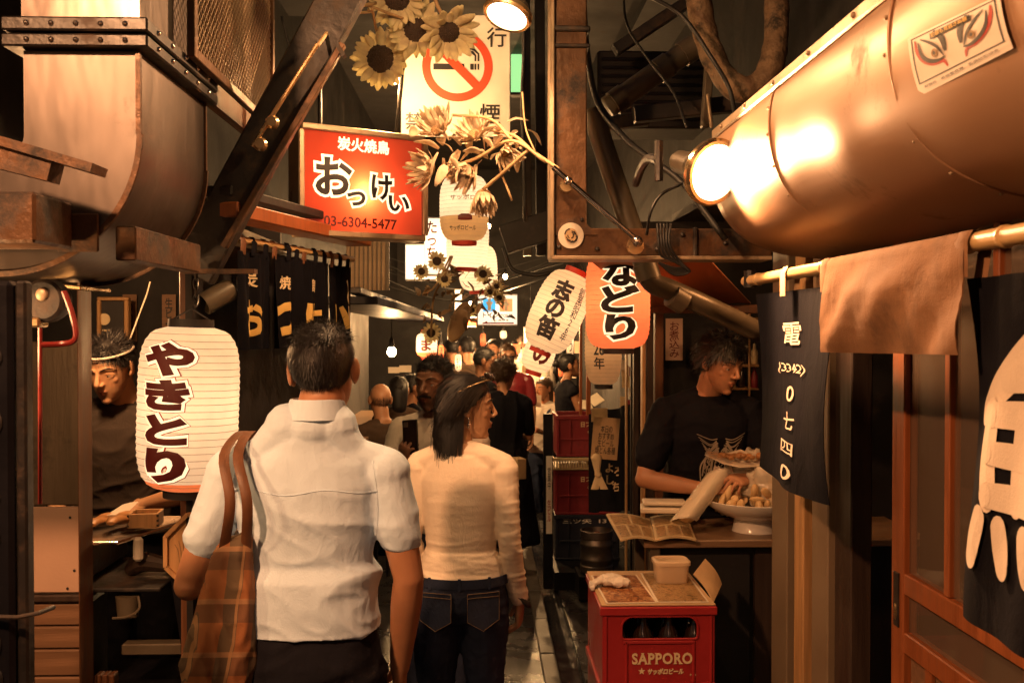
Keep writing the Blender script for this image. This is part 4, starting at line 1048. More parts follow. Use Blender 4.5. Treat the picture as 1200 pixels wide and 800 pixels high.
# beer lantern string
def emblem(th, c, w, h):
    b = MB(); X, Z = V((1, 0, 0)), V((0, 0, 1)); b.rings([(c + V((-w / 2, 0, -h * .1)), V((0, 1, 0)), Z, .002, h * .3), (c + V((-w / 4, 0, 0)), V((0, 1, 0)), Z, .004, h * .48), (c + V((w / 4, 0, 0)), V((0, 1, 0)), Z, .004, h * .48), (c + V((w / 2, 0, -h * .1)), V((0, 1, 0)), Z, .002, h * .3)], 10); b.build('emblem', M['redpaint'], th)
t1 = lantern('front beer lantern, white above and toned unlit below, under the dried flowers', 544, 244, 5.0, 58, 76, M['lan_white'], 0, .9, [('サッポロ', -.05, .25, 30, 6, M['kraft'], .02, 0), ('サッポロビール', -.05, -.66, 34, 6, M['ink'], .02, 0)], capm='inkred', pw=3.2, bottom=M['lan_unlit'], light_dz=.2, group='string of beer lanterns', bottom_t=-.25, hang=P(544, 180, 5.0))
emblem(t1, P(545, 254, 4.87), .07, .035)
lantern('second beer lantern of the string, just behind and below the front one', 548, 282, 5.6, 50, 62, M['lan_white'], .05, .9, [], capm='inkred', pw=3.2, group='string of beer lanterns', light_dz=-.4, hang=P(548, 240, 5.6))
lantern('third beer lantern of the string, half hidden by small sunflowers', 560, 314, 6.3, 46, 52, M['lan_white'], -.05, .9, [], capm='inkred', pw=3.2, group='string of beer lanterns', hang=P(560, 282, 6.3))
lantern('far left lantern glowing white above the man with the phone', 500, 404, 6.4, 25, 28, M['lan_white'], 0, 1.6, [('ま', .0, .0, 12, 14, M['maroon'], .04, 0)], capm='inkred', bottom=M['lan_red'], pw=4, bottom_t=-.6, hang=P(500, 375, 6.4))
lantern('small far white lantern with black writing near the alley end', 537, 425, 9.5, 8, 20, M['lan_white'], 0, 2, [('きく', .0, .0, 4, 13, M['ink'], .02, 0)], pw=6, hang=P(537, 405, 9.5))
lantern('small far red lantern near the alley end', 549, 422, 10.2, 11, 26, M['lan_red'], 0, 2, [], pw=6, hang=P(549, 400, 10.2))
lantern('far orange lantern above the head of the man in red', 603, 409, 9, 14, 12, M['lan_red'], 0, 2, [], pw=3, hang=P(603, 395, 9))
b = MB(); b.tube(curve_pts([P(480, 150, 4.6), P(544, 175, 5.0), P(556, 250, 5.8), P(575, 300, 6.8), P(590, 360, 9)], 5), .004, 6); solid('cable', 'black cable carrying the string of beer lanterns', 'cable', b, M['rubber'])

# ------------------------------------------------------------------ white light boxes, toilet sign, small signs
def lightbox(label, x0, y0, x1, y1, Y, power, txt=None, mt='acryl_white', d=.12, group=None):
    a = P(x0, y1, Y); c = P(x1, y0, Y); th = thing('light_box', label, 'sign', V(((a.x + c.x) / 2, Y + d / 2, a.z)), group)
    b = MB(); b.add([(a.x, Y, a.z), (c.x, Y, a.z), (c.x, Y, c.z), (a.x, Y, c.z)], [(0, 1, 2, 3)]); b.build('face', M[mt], th)
    for q, s in (((a.x, a.z), (a.x + .008, c.z)), ((c.x - .008, a.z), (c.x, c.z)), ((a.x, c.z), (c.x, c.z + .008)), ((a.x, a.z - .008), (c.x, a.z))):
        b = MB(); b.lo((q[0], Y + .002, q[1]), (s[0], Y + d, s[1])); b.build('frame', M['white'], th)
    b = MB(); b.lo((a.x + .008, Y + d - .006, a.z), (c.x - .008, Y + d - .001, c.z)); b.build('back_panel', M['white'], th)
    lamp('box_light', ((a.x + c.x) / 2, Y + d * .55, (a.z + c.z) / 2), power, (1, .68, .38), .03, th)
    for t, x, y, w, h, m_ in txt or (): lettering(t, w * Y / FOC, h * Y / FOC, plane_fn(P(x, y, Y - .001), (1, 0, 0), (0, 0, 1)), M[m_], th, .02, line=.9)
    return th
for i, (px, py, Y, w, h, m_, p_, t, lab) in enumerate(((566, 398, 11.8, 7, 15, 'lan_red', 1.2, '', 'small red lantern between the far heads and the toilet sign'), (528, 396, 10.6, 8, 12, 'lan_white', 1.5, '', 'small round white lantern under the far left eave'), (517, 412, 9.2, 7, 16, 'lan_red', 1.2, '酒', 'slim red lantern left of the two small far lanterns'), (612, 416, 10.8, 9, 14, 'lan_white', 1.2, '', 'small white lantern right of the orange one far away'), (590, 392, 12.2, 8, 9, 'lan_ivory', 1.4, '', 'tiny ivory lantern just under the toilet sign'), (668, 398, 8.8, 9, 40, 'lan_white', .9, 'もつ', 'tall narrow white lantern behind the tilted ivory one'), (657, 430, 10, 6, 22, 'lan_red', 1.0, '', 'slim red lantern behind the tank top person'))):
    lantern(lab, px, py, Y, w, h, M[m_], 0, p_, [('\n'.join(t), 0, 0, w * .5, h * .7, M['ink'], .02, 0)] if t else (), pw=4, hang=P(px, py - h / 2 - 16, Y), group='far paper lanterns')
for i, (x0, y0, x1, y1, Y, m_, lab) in enumerate(((533, 340, 541, 366, 9.4, 'acryl_white', 'slim lit sign under the straw pouch'), (614, 384, 622, 402, 9.0, 'acryl_white', 'small lit sign beside the tilted ivory lantern'), (548, 372, 558, 382, 11.5, 'acryl_red', 'tiny red lit sign over the far heads'))):
    lightbox(lab, x0, y0, x1, y1, Y, .5, (), m_, .1)
for i in range(7):
    b = MB(); Y = 7.4 + i * .8; b.tube(curve_pts([P(430, 330 - 6 * i, Y), P(540, 352 - 5 * i + 6 * (i % 3), Y + .3), P(660, 320 - 4 * i, Y)], 6), .006, 5); solid('cable', 'thin cable strung across the far alley, number %s from the near end' % ['one', 'two', 'three', 'four', 'five', 'six', 'seven'][i], 'cable', b, M['rubber'], 'cables across the far alley')
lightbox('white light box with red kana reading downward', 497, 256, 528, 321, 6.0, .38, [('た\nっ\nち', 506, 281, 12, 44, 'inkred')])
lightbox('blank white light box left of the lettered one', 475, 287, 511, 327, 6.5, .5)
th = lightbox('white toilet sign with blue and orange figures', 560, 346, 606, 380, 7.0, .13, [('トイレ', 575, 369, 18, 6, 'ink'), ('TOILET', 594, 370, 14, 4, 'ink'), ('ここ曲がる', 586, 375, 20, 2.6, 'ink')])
pl = plane_fn(P(583, 358, 7.0) + V((0, -.001, 0)), (1, 0, 0), (0, 0, 1)); k7 = 7 / FOC
for x, mt_ in ((-9.5, emis('toilet_blue', (.05, .42, .8), .6)), (10, emis('toilet_orange', (.95, .3, .1), .6))):
    flat([[((x + u) * k7, v * k7) for u, v in ((-7.5, -7), (7.5, -7), (7.5, 8), (-7.5, 8))]], pl, .001, mt_, 'square', th)
    fem = x > 0
    body = [(-2, -6), (2, -6), (2, 0), (5 if fem else 4.5, 0 if fem else 4), (1.5, 5), (-1.5, 5), (-5 if fem else -4.5, 0 if fem else 4), (-2, 0)]
    flat([[((x + u) * k7, v * k7) for u, v in body], [((x + 2 * math.cos(t)) * k7, (6.6 + 1.6 * math.sin(t)) * k7) for t in [2 * math.pi * i / 10 for i in range(10)]]], pl, .002, M['white'], 'figure', th)
flat([[(u * k7, v * k7) for u, v in ((-18, -20.5), (-12, -18), (-12, -19.7), (19, -19.7), (19, -21.3), (-18, -21.3))]], pl, .001, M['inkred'], 'arrow', th)
th = thing('green_sign', 'small lit green sign high between the no smoking board and the steel post', 'sign', P(605, 80, 8))
b = MB(); pxbox(b, 599, 55, 612, 108, 8, .08, .004); b.build('face', emis('green_glow', (.35, .8, .3), .55), th)
for y0, y1 in ((52, 55), (108, 111)): b = MB(); pxbox(b, 597, y0, 614, y1, 7.99, .1); b.build('frame', M['blackiron'], th)
# bare bulb left + papers + far bulbs
def bulb(label, px, py, Y, r, power, group='bare bulbs'):
    c = P(px, py, Y); th = thing('light_bulb', label, 'bulb', c, group)
    b = MB(); b.ball(c, (r, r, r * 1.15), 16, 12); b.build('bulb', M['bulb'], th)
    b = MB(); b.lathe([(r * .5, r * .9), (r * .62, r * 1.3), (r * .5, r * 2.6), (r * .2, r * 3.2)], c, 14); b.tube([c + V((0, 0, r * 3)), c + V((0, 0, r * 3 + .25))], .003, 6); b.build('socket', M['rubber'], th)
    lamp('bulb_light', c - V((0, 0, r * 1.6)), power, (1, .55, .22), r, th)
bulb('bare bulb glowing under the tin eave left of the phone man', 459, 412, 6.2, .028, 8)
bulb('tiny bare bulb right of the beer lantern string', 572, 265, 6.4, .016, 8)
bulb('tiny bare bulb beside the third beer lantern', 592, 324, 7.6, .018, 30)
bulb('added bare bulb over the far heads lighting the alley end', 552, 356, 11.4, .03, 110)  # added to light the far end wall
bulb('added bare bulb lighting the far right shop fronts', 622, 372, 9.6, .025, 60)  # added to lift the dark far stretch of the alley
bulb('tiny bare bulb under the far left eave', 505, 372, 8.8, .022, 40)
bulb('bare bulb behind the sunflower beside the no smoking board', 462, 91, 3.75, .022, 14)
for i, (x0, y0, x1, y1, t) in enumerate(((455, 430, 468, 437, 'left'), (468, 428, 482, 436, 'right'))):
    b = MB(); pxbox(b, x0, y0, x1, y1, 6.95 + .05 * i, .002, 0); solid('paper_note', 'small paper note strung below the bare bulb, the %s one' % t, 'paper', b, M['paperw'])

# ------------------------------------------------------------------ sunflowers
def petal_mesh(L, w, cup=.15):
    b = MB()
    def f(u, v):
        hw = w * math.sin(math.pi * min(.98, .12 + .84 * u)) ** .8; x = (v - .5) * 2 * hw
        return V((x, u * L, cup * L * u * u - .25 * abs(x) + .02 * L * math.sin(u * 9)))
    b.surf(f, 6, 4, .0008); return b
def sunflower(label, px, py, Y, rpx, aim, n=30, droop=.15, dried=False, parts=True, disc=.42, group='sunflowers over the alley', seed=0):
    r = random.Random(seed + int(px)); c = P(px, py, Y); R0 = rpx * Y / FOC; A = V(aim).normalized(); u = A.orthogonal().normalized(); w = A.cross(u)
    th = thing('sunflower', label, 'flower', c, group)
    b = MB(); rs = []
    for i in range(7):
        t = i / 6; rs.append((c + A * (R0 * .16 * (1 - t ** 2.2)), u, w, R0 * disc * max(.02, t), R0 * disc * max(.02, t)))
    rs.append((c - A * R0 * .1, u, w, R0 * disc * .8, R0 * disc * .8)); b.rings(rs, 20)
    for i in range(90):
        t = math.sqrt((i + .5) / 90); a = i * 2.39996; b.ball(c + u * (R0 * disc * t * math.cos(a)) + w * (R0 * disc * t * math.sin(a)) + A * (R0 * .16 * (1 - t ** 2.2)), R0 * .03, 5, 4)
    b.build('seed_head', M['seed'] if not dried else M['leaf'], th)
    pm = petal_mesh(R0 * (1 - disc * .75), R0 * (.10 if dried else .155)); P0 = None; allb = MB()
    for i in range(n):
        a = 2 * math.pi * i / n + r.uniform(-.08, .08); rd = u * math.cos(a) + w * math.sin(a); tl = droop + r.uniform(-.35, .3); s = r.uniform(.8, 1.12)
        d = (rd * math.cos(tl) + A * math.sin(tl) + V((0, 0, -.25 if dried else 0))).normalized(); nn_ = (A - d * A.dot(d)).normalized(); x = d.cross(nn_)
        M4 = Matrix((x, d, nn_)).transposed() * s; o = c + rd * (R0 * disc * .8) - A * (R0 * .03 * (i % 2))
        allb.add([o + M4 @ V(p) for p in pm.v], pm.f) if not parts else None
        if parts:
            q = MB(); q.add([o + M4 @ V(p) for p in pm.v], pm.f); q.build('petal', M['petalw'] if dried else M['petal'], th, 180)
    if not parts: o = allb.build('petals', M['petalw'] if dried else M['petal'], th, 180); o['kind'] = 'stuff'
    return th
F0 = (0, -1, 0)
sunflower('sunflower facing the viewer left of the no smoking board', 446, 69, 3.6, 34, (-.1, -1, -.25), disc=.48)
sunflower('sunflower with a big dark disc between two others at the top', 487, 35, 3.55, 36, (-.15, -1, -.1), disc=.4)
sunflower('pale sunflower nodding down over the red ring', 526, 38, 3.5, 36, (.15, -.75, -.6), n=26, droop=.4, disc=.36)
sunflower('sunflower cut by the top edge of the photo', 465, -2, 3.5, 36, (0, -.8, -.5), disc=.42)
sunflower('dried pale flower left of the dangling spray', 514, 152, 3.45, 34, (-.3, -.5, .55), n=42, dried=True, droop=.9, disc=.3)
sunflower('dried pale flower below at the sign corner', 503, 198, 3.45, 32, (-.7, -.5, .1), n=42, dried=True, droop=.8, disc=.3)
sunflower('dried flower in the middle of the spray', 556, 158, 3.4, 30, (-.2, -.6, .5), n=40, dried=True, droop=.9, disc=.3)
sunflower('dried flower bending over the white beer lantern', 548, 200, 3.4, 28, (-.6, -.5, -.4), n=40, dried=True, droop=.7, disc=.3)
sunflower('dried flower hanging lowest beside the beer lantern', 566, 228, 3.4, 30, (.1, -.4, -.8), n=40, dried=True, droop=1.0, disc=.3)
sunflower('dried flower at the right end of the spray', 592, 178, 3.35, 24, (.3, -.6, -.5), n=24, dried=True, droop=.9, disc=.3)
small = [(512, 306, 5.2, 12, 'upper'), (494, 318, 5.2, 10, 'left'), (521, 327, 5.2, 10, 'lower'), (566, 321, 5.6, 11, 'lantern side'), (582, 335, 5.8, 8, 'right'), (574, 342, 5.8, 8, 'low right'), (505, 390, 5.5, 12, 'big lowest'), (585, 349, 5.9, 8, 'sign side'), (553, 363, 6.2, 8, 'left of the toilet sign')]
for x, y, Y, r, t in small: sunflower('small far sunflower, the %s bloom of the string' % t, x, y, Y, r, (R_.uniform(-.2, .2), -1, -.1), n=16, parts=False, disc=.45, group='small sunflowers down the alley')
def branch(label, paths, mt='stem', name='branch', cat='branch'):
    b = MB()
    for p, r in paths: b.tube(curve_pts(p, 5), r, 7)
    return solid(name, label, cat, b, M[mt], smooth=180)
branch('brown flower stems rising from the brass rail to the sunflowers', [([P(372, 54, 2.84), P(392, 28, 3.0), P(415, 10, 3.2), P(440, 4, 3.4)], .006), ([P(385, 40, 2.95), P(410, 18, 3.2), P(436, 14, 3.4)], .0045), ([P(436, 10, 3.4), P(440, 30, 3.55), P(444, 45, 3.62)], .005), ([P(430, 6, 3.4), P(480, 25, 3.55), P(486, 30, 3.58)], .005), ([P(505, -20, 3.5), P(512, 5, 3.5), P(520, 20, 3.5)], .007)])
branch('dried pale stems of the hanging flower spray', [([P(655, 198, 3.2), P(625, 178, 3.3), P(600, 158, 3.35), P(560, 150, 3.42)], .006), ([P(640, 190, 3.25), P(600, 165, 3.3), P(560, 185, 3.38), P(515, 200, 3.43)], .006), ([P(612, 108, 3.3), P(616, 150, 3.3), P(628, 180, 3.28)], .003), ([P(620, 175, 3.28), P(592, 200, 3.33), P(566, 222, 3.38)], .006), ([P(600, 165, 3.3), P(575, 140, 3.35), P(530, 135, 3.42)], .005), ([P(600, 160, 3.33), P(585, 190, 3.35), P(600, 235, 3.35)], .004)])
b = MB(); rl = random.Random(3)
for i in range(46):
    t = rl.random(); c = P(500 + 110 * t + rl.uniform(-14, 14), 140 + 70 * rl.random() * (1 - .3 * t), 3.32 + .15 * rl.random()); pm = petal_mesh(rl.uniform(.03, .09), rl.uniform(.006, .018), .5)
    q = Euler((rl.uniform(2, 4.4), rl.uniform(-.7, .7), rl.uniform(0, 6.28))).to_matrix(); b.add([c + q @ V(p) for p in pm.v], pm.f)
o = solid('dried_leaves', 'curled dried leaves clinging to the hanging flower spray', 'leaves', b, M['petalw'], smooth=180); o['kind'] = 'stuff'
b = MB()
for i in range(80):
    t = rl.random(); c = P(492 + 100 * t + rl.uniform(-8, 8), 318 + 60 * rl.random() - 6 * t, 5.4 + .6 * rl.random()); pm = petal_mesh(rl.uniform(.03, .08), rl.uniform(.008, .02), .5)
    q = Euler((rl.uniform(0, 6), rl.uniform(-.7, .7), rl.uniform(0, 6.28))).to_matrix(); b.add([c + q @ V(p) for p in pm.v], pm.f)
o = solid('dried_leaves', 'dried leaves tangled round the small far sunflowers', 'leaves', b, M['leaf'], smooth=180); o['kind'] = 'stuff'
branch('dark stems tying the small far sunflowers together', [([P(505, 395, 5.4), P(508, 350, 5.3), P(520, 325, 5.2), P(530, 300, 5.2)], .006), ([P(495, 345, 5.2), P(510, 335, 5.2), P(528, 300, 5.2)], .005)], 'leaf')
branch('dark stem of the small sunflowers beside the toilet sign', [([P(560, 300, 5.6), P(575, 335, 5.8), P(600, 345, 6.0)], .005)], 'leaf')
bulb('added bare bulb out of view above the sunflowers', 548, -92, 2.6, .028, 9, None)  # added bulb, brightens the sunflower fronts and the duct side
# round paper fan beyond
b = MB(); b.ball(P(538, 377, 6.0), (.055, .02, .13), 16, 12, Matrix.Rotation(.4, 3, 'Y')); solid('straw_pouch', 'tan oval straw pouch hanging among the far sunflowers', 'ornament', b, M['kraft'])
# lamp disc top
def shade_lamp(label, px, py, Y, rpx, axis, power, bodylen=.14, spot=120):
    c = P(px, py, Y); A = V(axis).normalized(); R0 = rpx * Y / FOC; th = thing('flood_lamp', label, 'lamp', c)
    b = MB(); b.lathe([(R0 * .3, -bodylen), (R0 * .42, -bodylen * .9), (R0 * .45, -bodylen * .55), (R0 * .85, -.03), (R0 * 1.04, -.005), (R0 * 1.06, .008), (R0 * .98, .008), (R0 * .94, -.006)], c, 36, A, cap=False); b.build('housing', M['pipe'], th)
    b = MB(); b.lathe([(R0 * 1.0, .006), (R0 * 1.16, .0), (R0 * 1.18, .014), (R0 * 1.1, .022), (R0 * .97, .02), (R0 * .96, .006)], c, 36, A, cap=False); b.build('rim', M['brass'], th)
    b = MB(); b.lathe([(R0 * .95, .004), (R0 * .7, .010), (R0 * .3, .016), (.001, .018)], c, 36, A); b.build('glass', M['lampdisc'], th)
    lamp('flood_light', c + A * .05, power, (1, .5, .22), R0 * .7, th, spot, c + A * 2, .35); return th
shade_lamp('flood lamp with round glass pointing at the coppery hood', 833, 201, 2.72, 34, (.44, -.84, -.32), 88, .16, 160)
shade_lamp('round lamp head shining down beside the no smoking board', 596, 14, 3.1, 25, (-.3, -.3, -.9), 24, .1, 165)
# ------------------------------------------------------------------ right: coppery hood
HP = [(.700, 2.275), (.682, 2.265), (.672, 2.22), (.672, 2.17), (.682, 2.11), (.705, 2.055), (.745, 2.005), (.80, 1.968), (.87, 1.942), (.96, 1.928), (1.12, 1.918)]
hc = curve_pts([(x, 0, z) for x, z in HP], 4)
th = thing('vent_hood', 'long rounded coppery exhaust hood along the upper right', 'hood', (.9, 1.4, 1.92))
b = MB(); ys = [2.92 - i * .1 for i in range(34)]
def hf(u, v):
    p = hc[min(len(hc) - 1, int(round(v * (len(hc) - 1))))]; y = 2.92 - 3.4 * u
    d = .005 * noise.noise(V((y * 2.3, p.z * 5, 1))) + .0018 * noise.noise(V((y * 7, p.z * 9, 4))) - .006 * math.exp(-((y - 1.9) * 9) ** 2 - ((p.z - 2.06) * 16) ** 2)
    return V((p.x + d, y, p.z + d))
b.surf(hf, 80, len(hc) - 1, .003); b.build('shell', M['hood'], th, 180)
b = MB(); n = len(hc); poly = [(p.x, p.z) for p in hc] + [(1.12, 2.275)]
b.prism(poly, (0, 2.916, 0), (1, 0, 0), (0, 0, 1), (0, 1, 0), .004); b.build('end_plate', M['hood'], th)
for yy in (2.3, 1.62, .9):
    b = MB(); b.tube([(p.x - .0045, yy, p.z) for p in hc], .0035, 6); b.build('seam', M['hood'], th, 180)
    for q in range(2, len(hc) - 4, 5): b = MB(); b.ball((hc[q].x - .004, yy + .02, hc[q].z), .004, 8, 6); b.build('rivet', M['trim'], th)
b = MB(); b.lo((.676, -.5, 2.272), (.72, 2.925, 2.300), .004); b.build('lip', M['trim'], th)
b = MB(); b.lo((.72, -.5, 2.276), (1.12, 2.92, 2.284)); b.build('top_plate', M['hood'], th)
for i in range(12): b = MB(); b.ball((.675, 2.8 - i * .25, 2.286), .006, 8, 6); b.build('rivet', M['trim'], th)
# kabuki eye sticker, lies on the shell
def hood_pt(y, z, l):
    for i in range(len(hc) - 1):
        if hc[i].z >= z >= hc[i + 1].z: t = (hc[i].z - z) / max(1e-6, hc[i].z - hc[i + 1].z); p = hc[i].lerp(hc[i + 1], t); break
    else: p = hc[0]
    return (p.x - .006 - l, y, z)
def stk(px, py):
    """photo position on the hood side -> (y, z)"""
    x = .668; d = CR @ V(((px - 600) / FOC, -(py - 400) / FOC, -1)); q = CAM + d * (x / d.x); return q.y, q.z
A0, A1, B0, B1 = stk(1066, 46), stk(1067, 112), stk(1172, -6), stk(1175, 55)
th = thing('sticker', 'white rectangular sticker with fierce painted eyes on the coppery hood', 'sticker', hood_pt(A1[0], A1[1], 0))
def S(u, v, l=0):
    """u,v in 0..1 on the sticker, left-right and bottom-top as read"""
    y = A0[0] + (B0[0] - A0[0]) * u; z = (A1[1] * (1 - u) + B1[1] * u) * (1 - v) + (A0[1] * (1 - u) + B0[1] * u) * v
    return hood_pt(y, z, l)
def sflat(polys, mt, name, l):
    b = MB()
    for p in polys:
        # fan subdivided so that it follows the curve
        n = len(p); b.add([S(x, y, l) for x, y in p], [tuple(range(n))])
    return b.build(name, mt, th, None)
def grid(u0, v0, u1, v1, n=8): return [[(u0 + (u1 - u0) * i / n, v0 + (v1 - v0) * j / n), (u0 + (u1 - u0) * (i + 1) / n, v0 + (v1 - v0) * j / n), (u0 + (u1 - u0) * (i + 1) / n, v0 + (v1 - v0) * (j + 1) / n), (u0 + (u1 - u0) * i / n, v0 + (v1 - v0) * (j + 1) / n)] for i in range(n) for j in range(n)]
SW = mat('sticker_white', (.7, .62, .52), .4, 0, .05, 6, 0)
sflat(grid(0, 0, 1, 1), SW, 'paper', .001)
fr = []
for (u0, v0, u1, v1) in ((.04, .17, .96, .19), (.04, .94, .96, .96), (.04, .19, .055, .94), (.945, .19, .96, .94)): fr += grid(u0, v0, u1, v1, 6)
sflat(fr, M['ink'], 'border', .0016)
def strip(pts, w0, w1, n=10):
    q = curve_pts([(x, y, 0) for x, y in pts], n); out = []; m = len(q)
    for i in range(m - 1):
        d = (q[i + 1] - q[i]).normalized(); nn_ = V((-d.y, d.x * 1.0, 0)); f = lambda i: (w0 + (w1 - w0) * math.sin(math.pi * i / (m - 1)))
        a, c = f(i), f(i + 1); out.append([(q[i].x + nn_.x * a, q[i].y + nn_.y * a * 1.6), (q[i].x - nn_.x * a, q[i].y - nn_.y * a * 1.6), (q[i + 1].x - nn_.x * c, q[i + 1].y - nn_.y * c * 1.6), (q[i + 1].x + nn_.x * c, q[i + 1].y + nn_.y * c * 1.6)])
    return out
for sg in (-1, 1):
    X = lambda u: .5 + sg * (u - .5)
    mir = lambda L: [(X(u), v) for u, v in L]
    sflat(strip(mir([(.60, .24), (.63, .36), (.74, .40), (.84, .52), (.90, .72), (.91, .90)]), .008, .028), M['inkred'], 'red_line', .002)
    sflat(strip(mir([(.60, .42), (.68, .40), (.78, .47), (.85, .62), (.87, .84)]), .006, .022), M['ink'], 'eye_line', .0024)
    sflat(strip(mir([(.61, .44), (.66, .62), (.74, .76), (.84, .88)]), .006, .016), M['ink'], 'eye_line', .0024)
    sflat(strip(mir([(.585, .50), (.60, .74), (.68, .92)]), .012, .03), M['ink'], 'brow', .0022)
    sflat([[(X(.70) + .035 * math.cos(t), .55 + .075 * math.sin(t)) for t in [2 * math.pi * i / 14 for i in range(14)]]], M['leaf'], 'iris', .0028)
    sflat([[(X(.70) + .015 * math.cos(t), .55 + .035 * math.sin(t)) for t in [2 * math.pi * i / 12 for i in range(12)]]], M['ink'], 'pupil', .0032)
Ly = abs(B0[0] - A0[0]); Lz = A0[1] - A1[1]
fnS = lambda cu, cv: (lambda x, y, l: S(cu + x / Ly, cv + y / Lz, .0025 + l))
sflat(grid(.28, .80, .72, .90, 4), M['ink'], 'title_strip', .003)
lettering('犯罪も見逃さぬ眼', Ly * .4, Lz * .08, fnS(.5, .85), M['yellow'], th, .02, 0, .002)
lettering('新宿区　新宿警察署　新宿防犯協会', Ly * .8, Lz * .045, fnS(.5, .09), M['ink'], th, .01, 0, .001)
# flood lamp bracket
b = MB(); b.tube(curve_pts([P(772, 188, 2.8), P(760, 186, 2.95), P(752, 196, 3.1), P(745, 215, 3.3)], 4), .014, 8); b.tube([P(772, 165, 2.78), P(772, 212, 2.78)], .012, 8); solid('lamp_bracket', 'dark arm holding the flood lamp off the steel frame', 'bracket', b, M['blackiron'])

# ------------------------------------------------------------------ steel frame over the alley
FY = 3.25
fr_ = thing('steel_frame', 'rusty steel post and crossbeam making a corner above the alley', 'frame', P(668, 302, FY))
b = MB(); pxbox(b, 648, -60, 688, 268, FY, .10, .004); b.build('post', M['rust'], fr_)
b = MB(); pxbox(b, 645, -60, 650, 302, FY - .02, .14, .003); b.build('flange', M['trim'], fr_)
b = MB(); pxbox(b, 651, 268, 905, 300, FY, .10, .004); b.build('crossbeam', M['rust'], fr_)
b = MB(); pxbox(b, 646, 300, 905, 304, FY - .02, .14, .002); b.build('flange', M['trim'], fr_)
b = MB(); b.prism([(0, 0), (.14, 0), (.03, .11), (0, .11)], P(650, 275, FY - .006), (1, 0, 0), (0, 0, 1), (0, 1, 0), .008); b.build('gusset', M['rust'], fr_)
for y0, y1 in ((30, 36), (51, 55)): b = MB(); pxbox(b, 645, y0, 692, y1, FY - .012, .13); b.build('clamp', M['blackiron'], fr_)
b = MB(); pxbox(b, 813, 266, 818, 302, FY - .012, .12); b.build('clamp', M['blackiron'], fr_)
for x, y in ((655, 290), (682, 258), (700, 292), (770, 292), (800, 275), (850, 285)): b = MB(); b.ball(P(x, y, FY - .003), .008, 8, 6); b.build('bolt', M['blackiron'], fr_)
th = thing('round_sticker', 'round white sticker with a dark printed face like swirl on the steel corner', 'sticker', P(669, 276, FY - .004))
c = P(669, 276, FY - .008); b = MB(); b.lathe([(.042, 0), (.042, .002)], c, 32, (0, 1, 0)); b.build('disc', SW, th)
pl = plane_fn(c + V((0, -.001, 0)), (1, 0, 0), (0, 0, 1)); rs = random.Random(5)
flat([[(.024 * r * math.cos(t) * (1 - .12 * r), .024 * r * math.sin(t)) for r in (1,) for t in [2 * math.pi * i / 20 for i in range(20)]]], pl, .001, M['kraft'], 'print', th)
swl = []
for q in range(12):
    a = rs.uniform(0, 6.28); r0 = rs.uniform(.004, .022); swl.append([(r0 * math.cos(a + i * .25) * (1 - .02 * i) + rr_ * math.cos(a + i * .25), r0 * math.sin(a + i * .25) + rr_ * math.sin(a + i * .25)) for rr_, rng in ((0, range(6)), (.0035, range(5, -1, -1))) for i in rng])
flat(swl, pl, .0016, M['ink'], 'print', th)
th = thing('tie_rod', 'bright steel rod with ball joints slanting across the steel corner', 'rod', P(748, 283, FY - .03))
b = MB(); b.tube([P(648, 196, 3.16), P(748, 283, 3.16)], .009, 12); b.build('rod', M['chrome'], th)
for x, y, r in ((666, 212, .014), (747, 283, .018)):
    b = MB(); b.ball(P(x, y, 3.15), r, 14, 10); b.build('ball_joint', M['chrome'], th)
    b = MB(); b.lathe([(r * 1.5, 0), (r * 1.6, .012), (r, .03)], P(x - 2, y + 5, 3.19), 18, (0, 1, 0)); b.build('flange', M['brass'], th)
# cables knots
b = MB(); r_ = random.Random(9)
for i in range(5): b.tube(curve_pts([P(770 + 4 * i, 262, 3.2), P(772 + i * 3, 285, 3.19), P(775 + i * 5, 300 + i, 3.2), P(792 + i * 4, 306 + i * 3, 3.2), P(808 - i, 318 - i, 3.22), P(790, 322 - i * 2, 3.22), P(772, 308, 3.21)], 4), .004, 6)
solid('cable', 'looped black cables hanging under the rusty crossbeam', 'cable', b, M['rubber'])
def cable(label, pts, r=.006):
    b = MB(); b.tube(curve_pts([P(*p) for p in pts], 5), r, 6); solid('cable', label, 'cable', b, M['rubber'], smooth=180)
cable('thick black cable curving behind the steel post towards the flood lamp', [(683, -10, 3.5), (688, 60, 3.5), (700, 120, 3.5), (730, 160, 3.4), (760, 185, 3.3), (800, 215, 3.2), (850, 280, 3.1)], .011)
cable('second black cable sagging beside the thick one', [(730, -10, 3.6), (735, 30, 3.6), (760, 70, 3.6), (790, 110, 3.5), (805, 150, 3.3)], .005)
cable('black cable drooping across the lagged hose', [(760, -5, 3.2), (800, 20, 3.2), (835, 70, 3.15), (855, 105, 3.15), (862, 140, 3.1)], .007)
cable('black cable looping under the flood lamp', [(800, 215, 3.1), (775, 228, 3.1), (762, 250, 3.1), (758, 275, 3.15)], .005)
cable('cable bundle running up the far side of the steel post', [(612, -10, 3.8), (614, 60, 3.8), (612, 130, 3.9), (616, 260, 4.0)], .008)
cable('grey hose looped at the far right wall beyond the steel post', [(590, 290, 5.0), (600, 315, 5.0), (625, 322, 5.0), (645, 320, 5.0)], .010)
cable('thin cable hanging between the dark walls at upper left', [(330, 20, 4.5), (340, 60, 4.5), (352, 120, 4.5), (345, 200, 4.5)], .006)
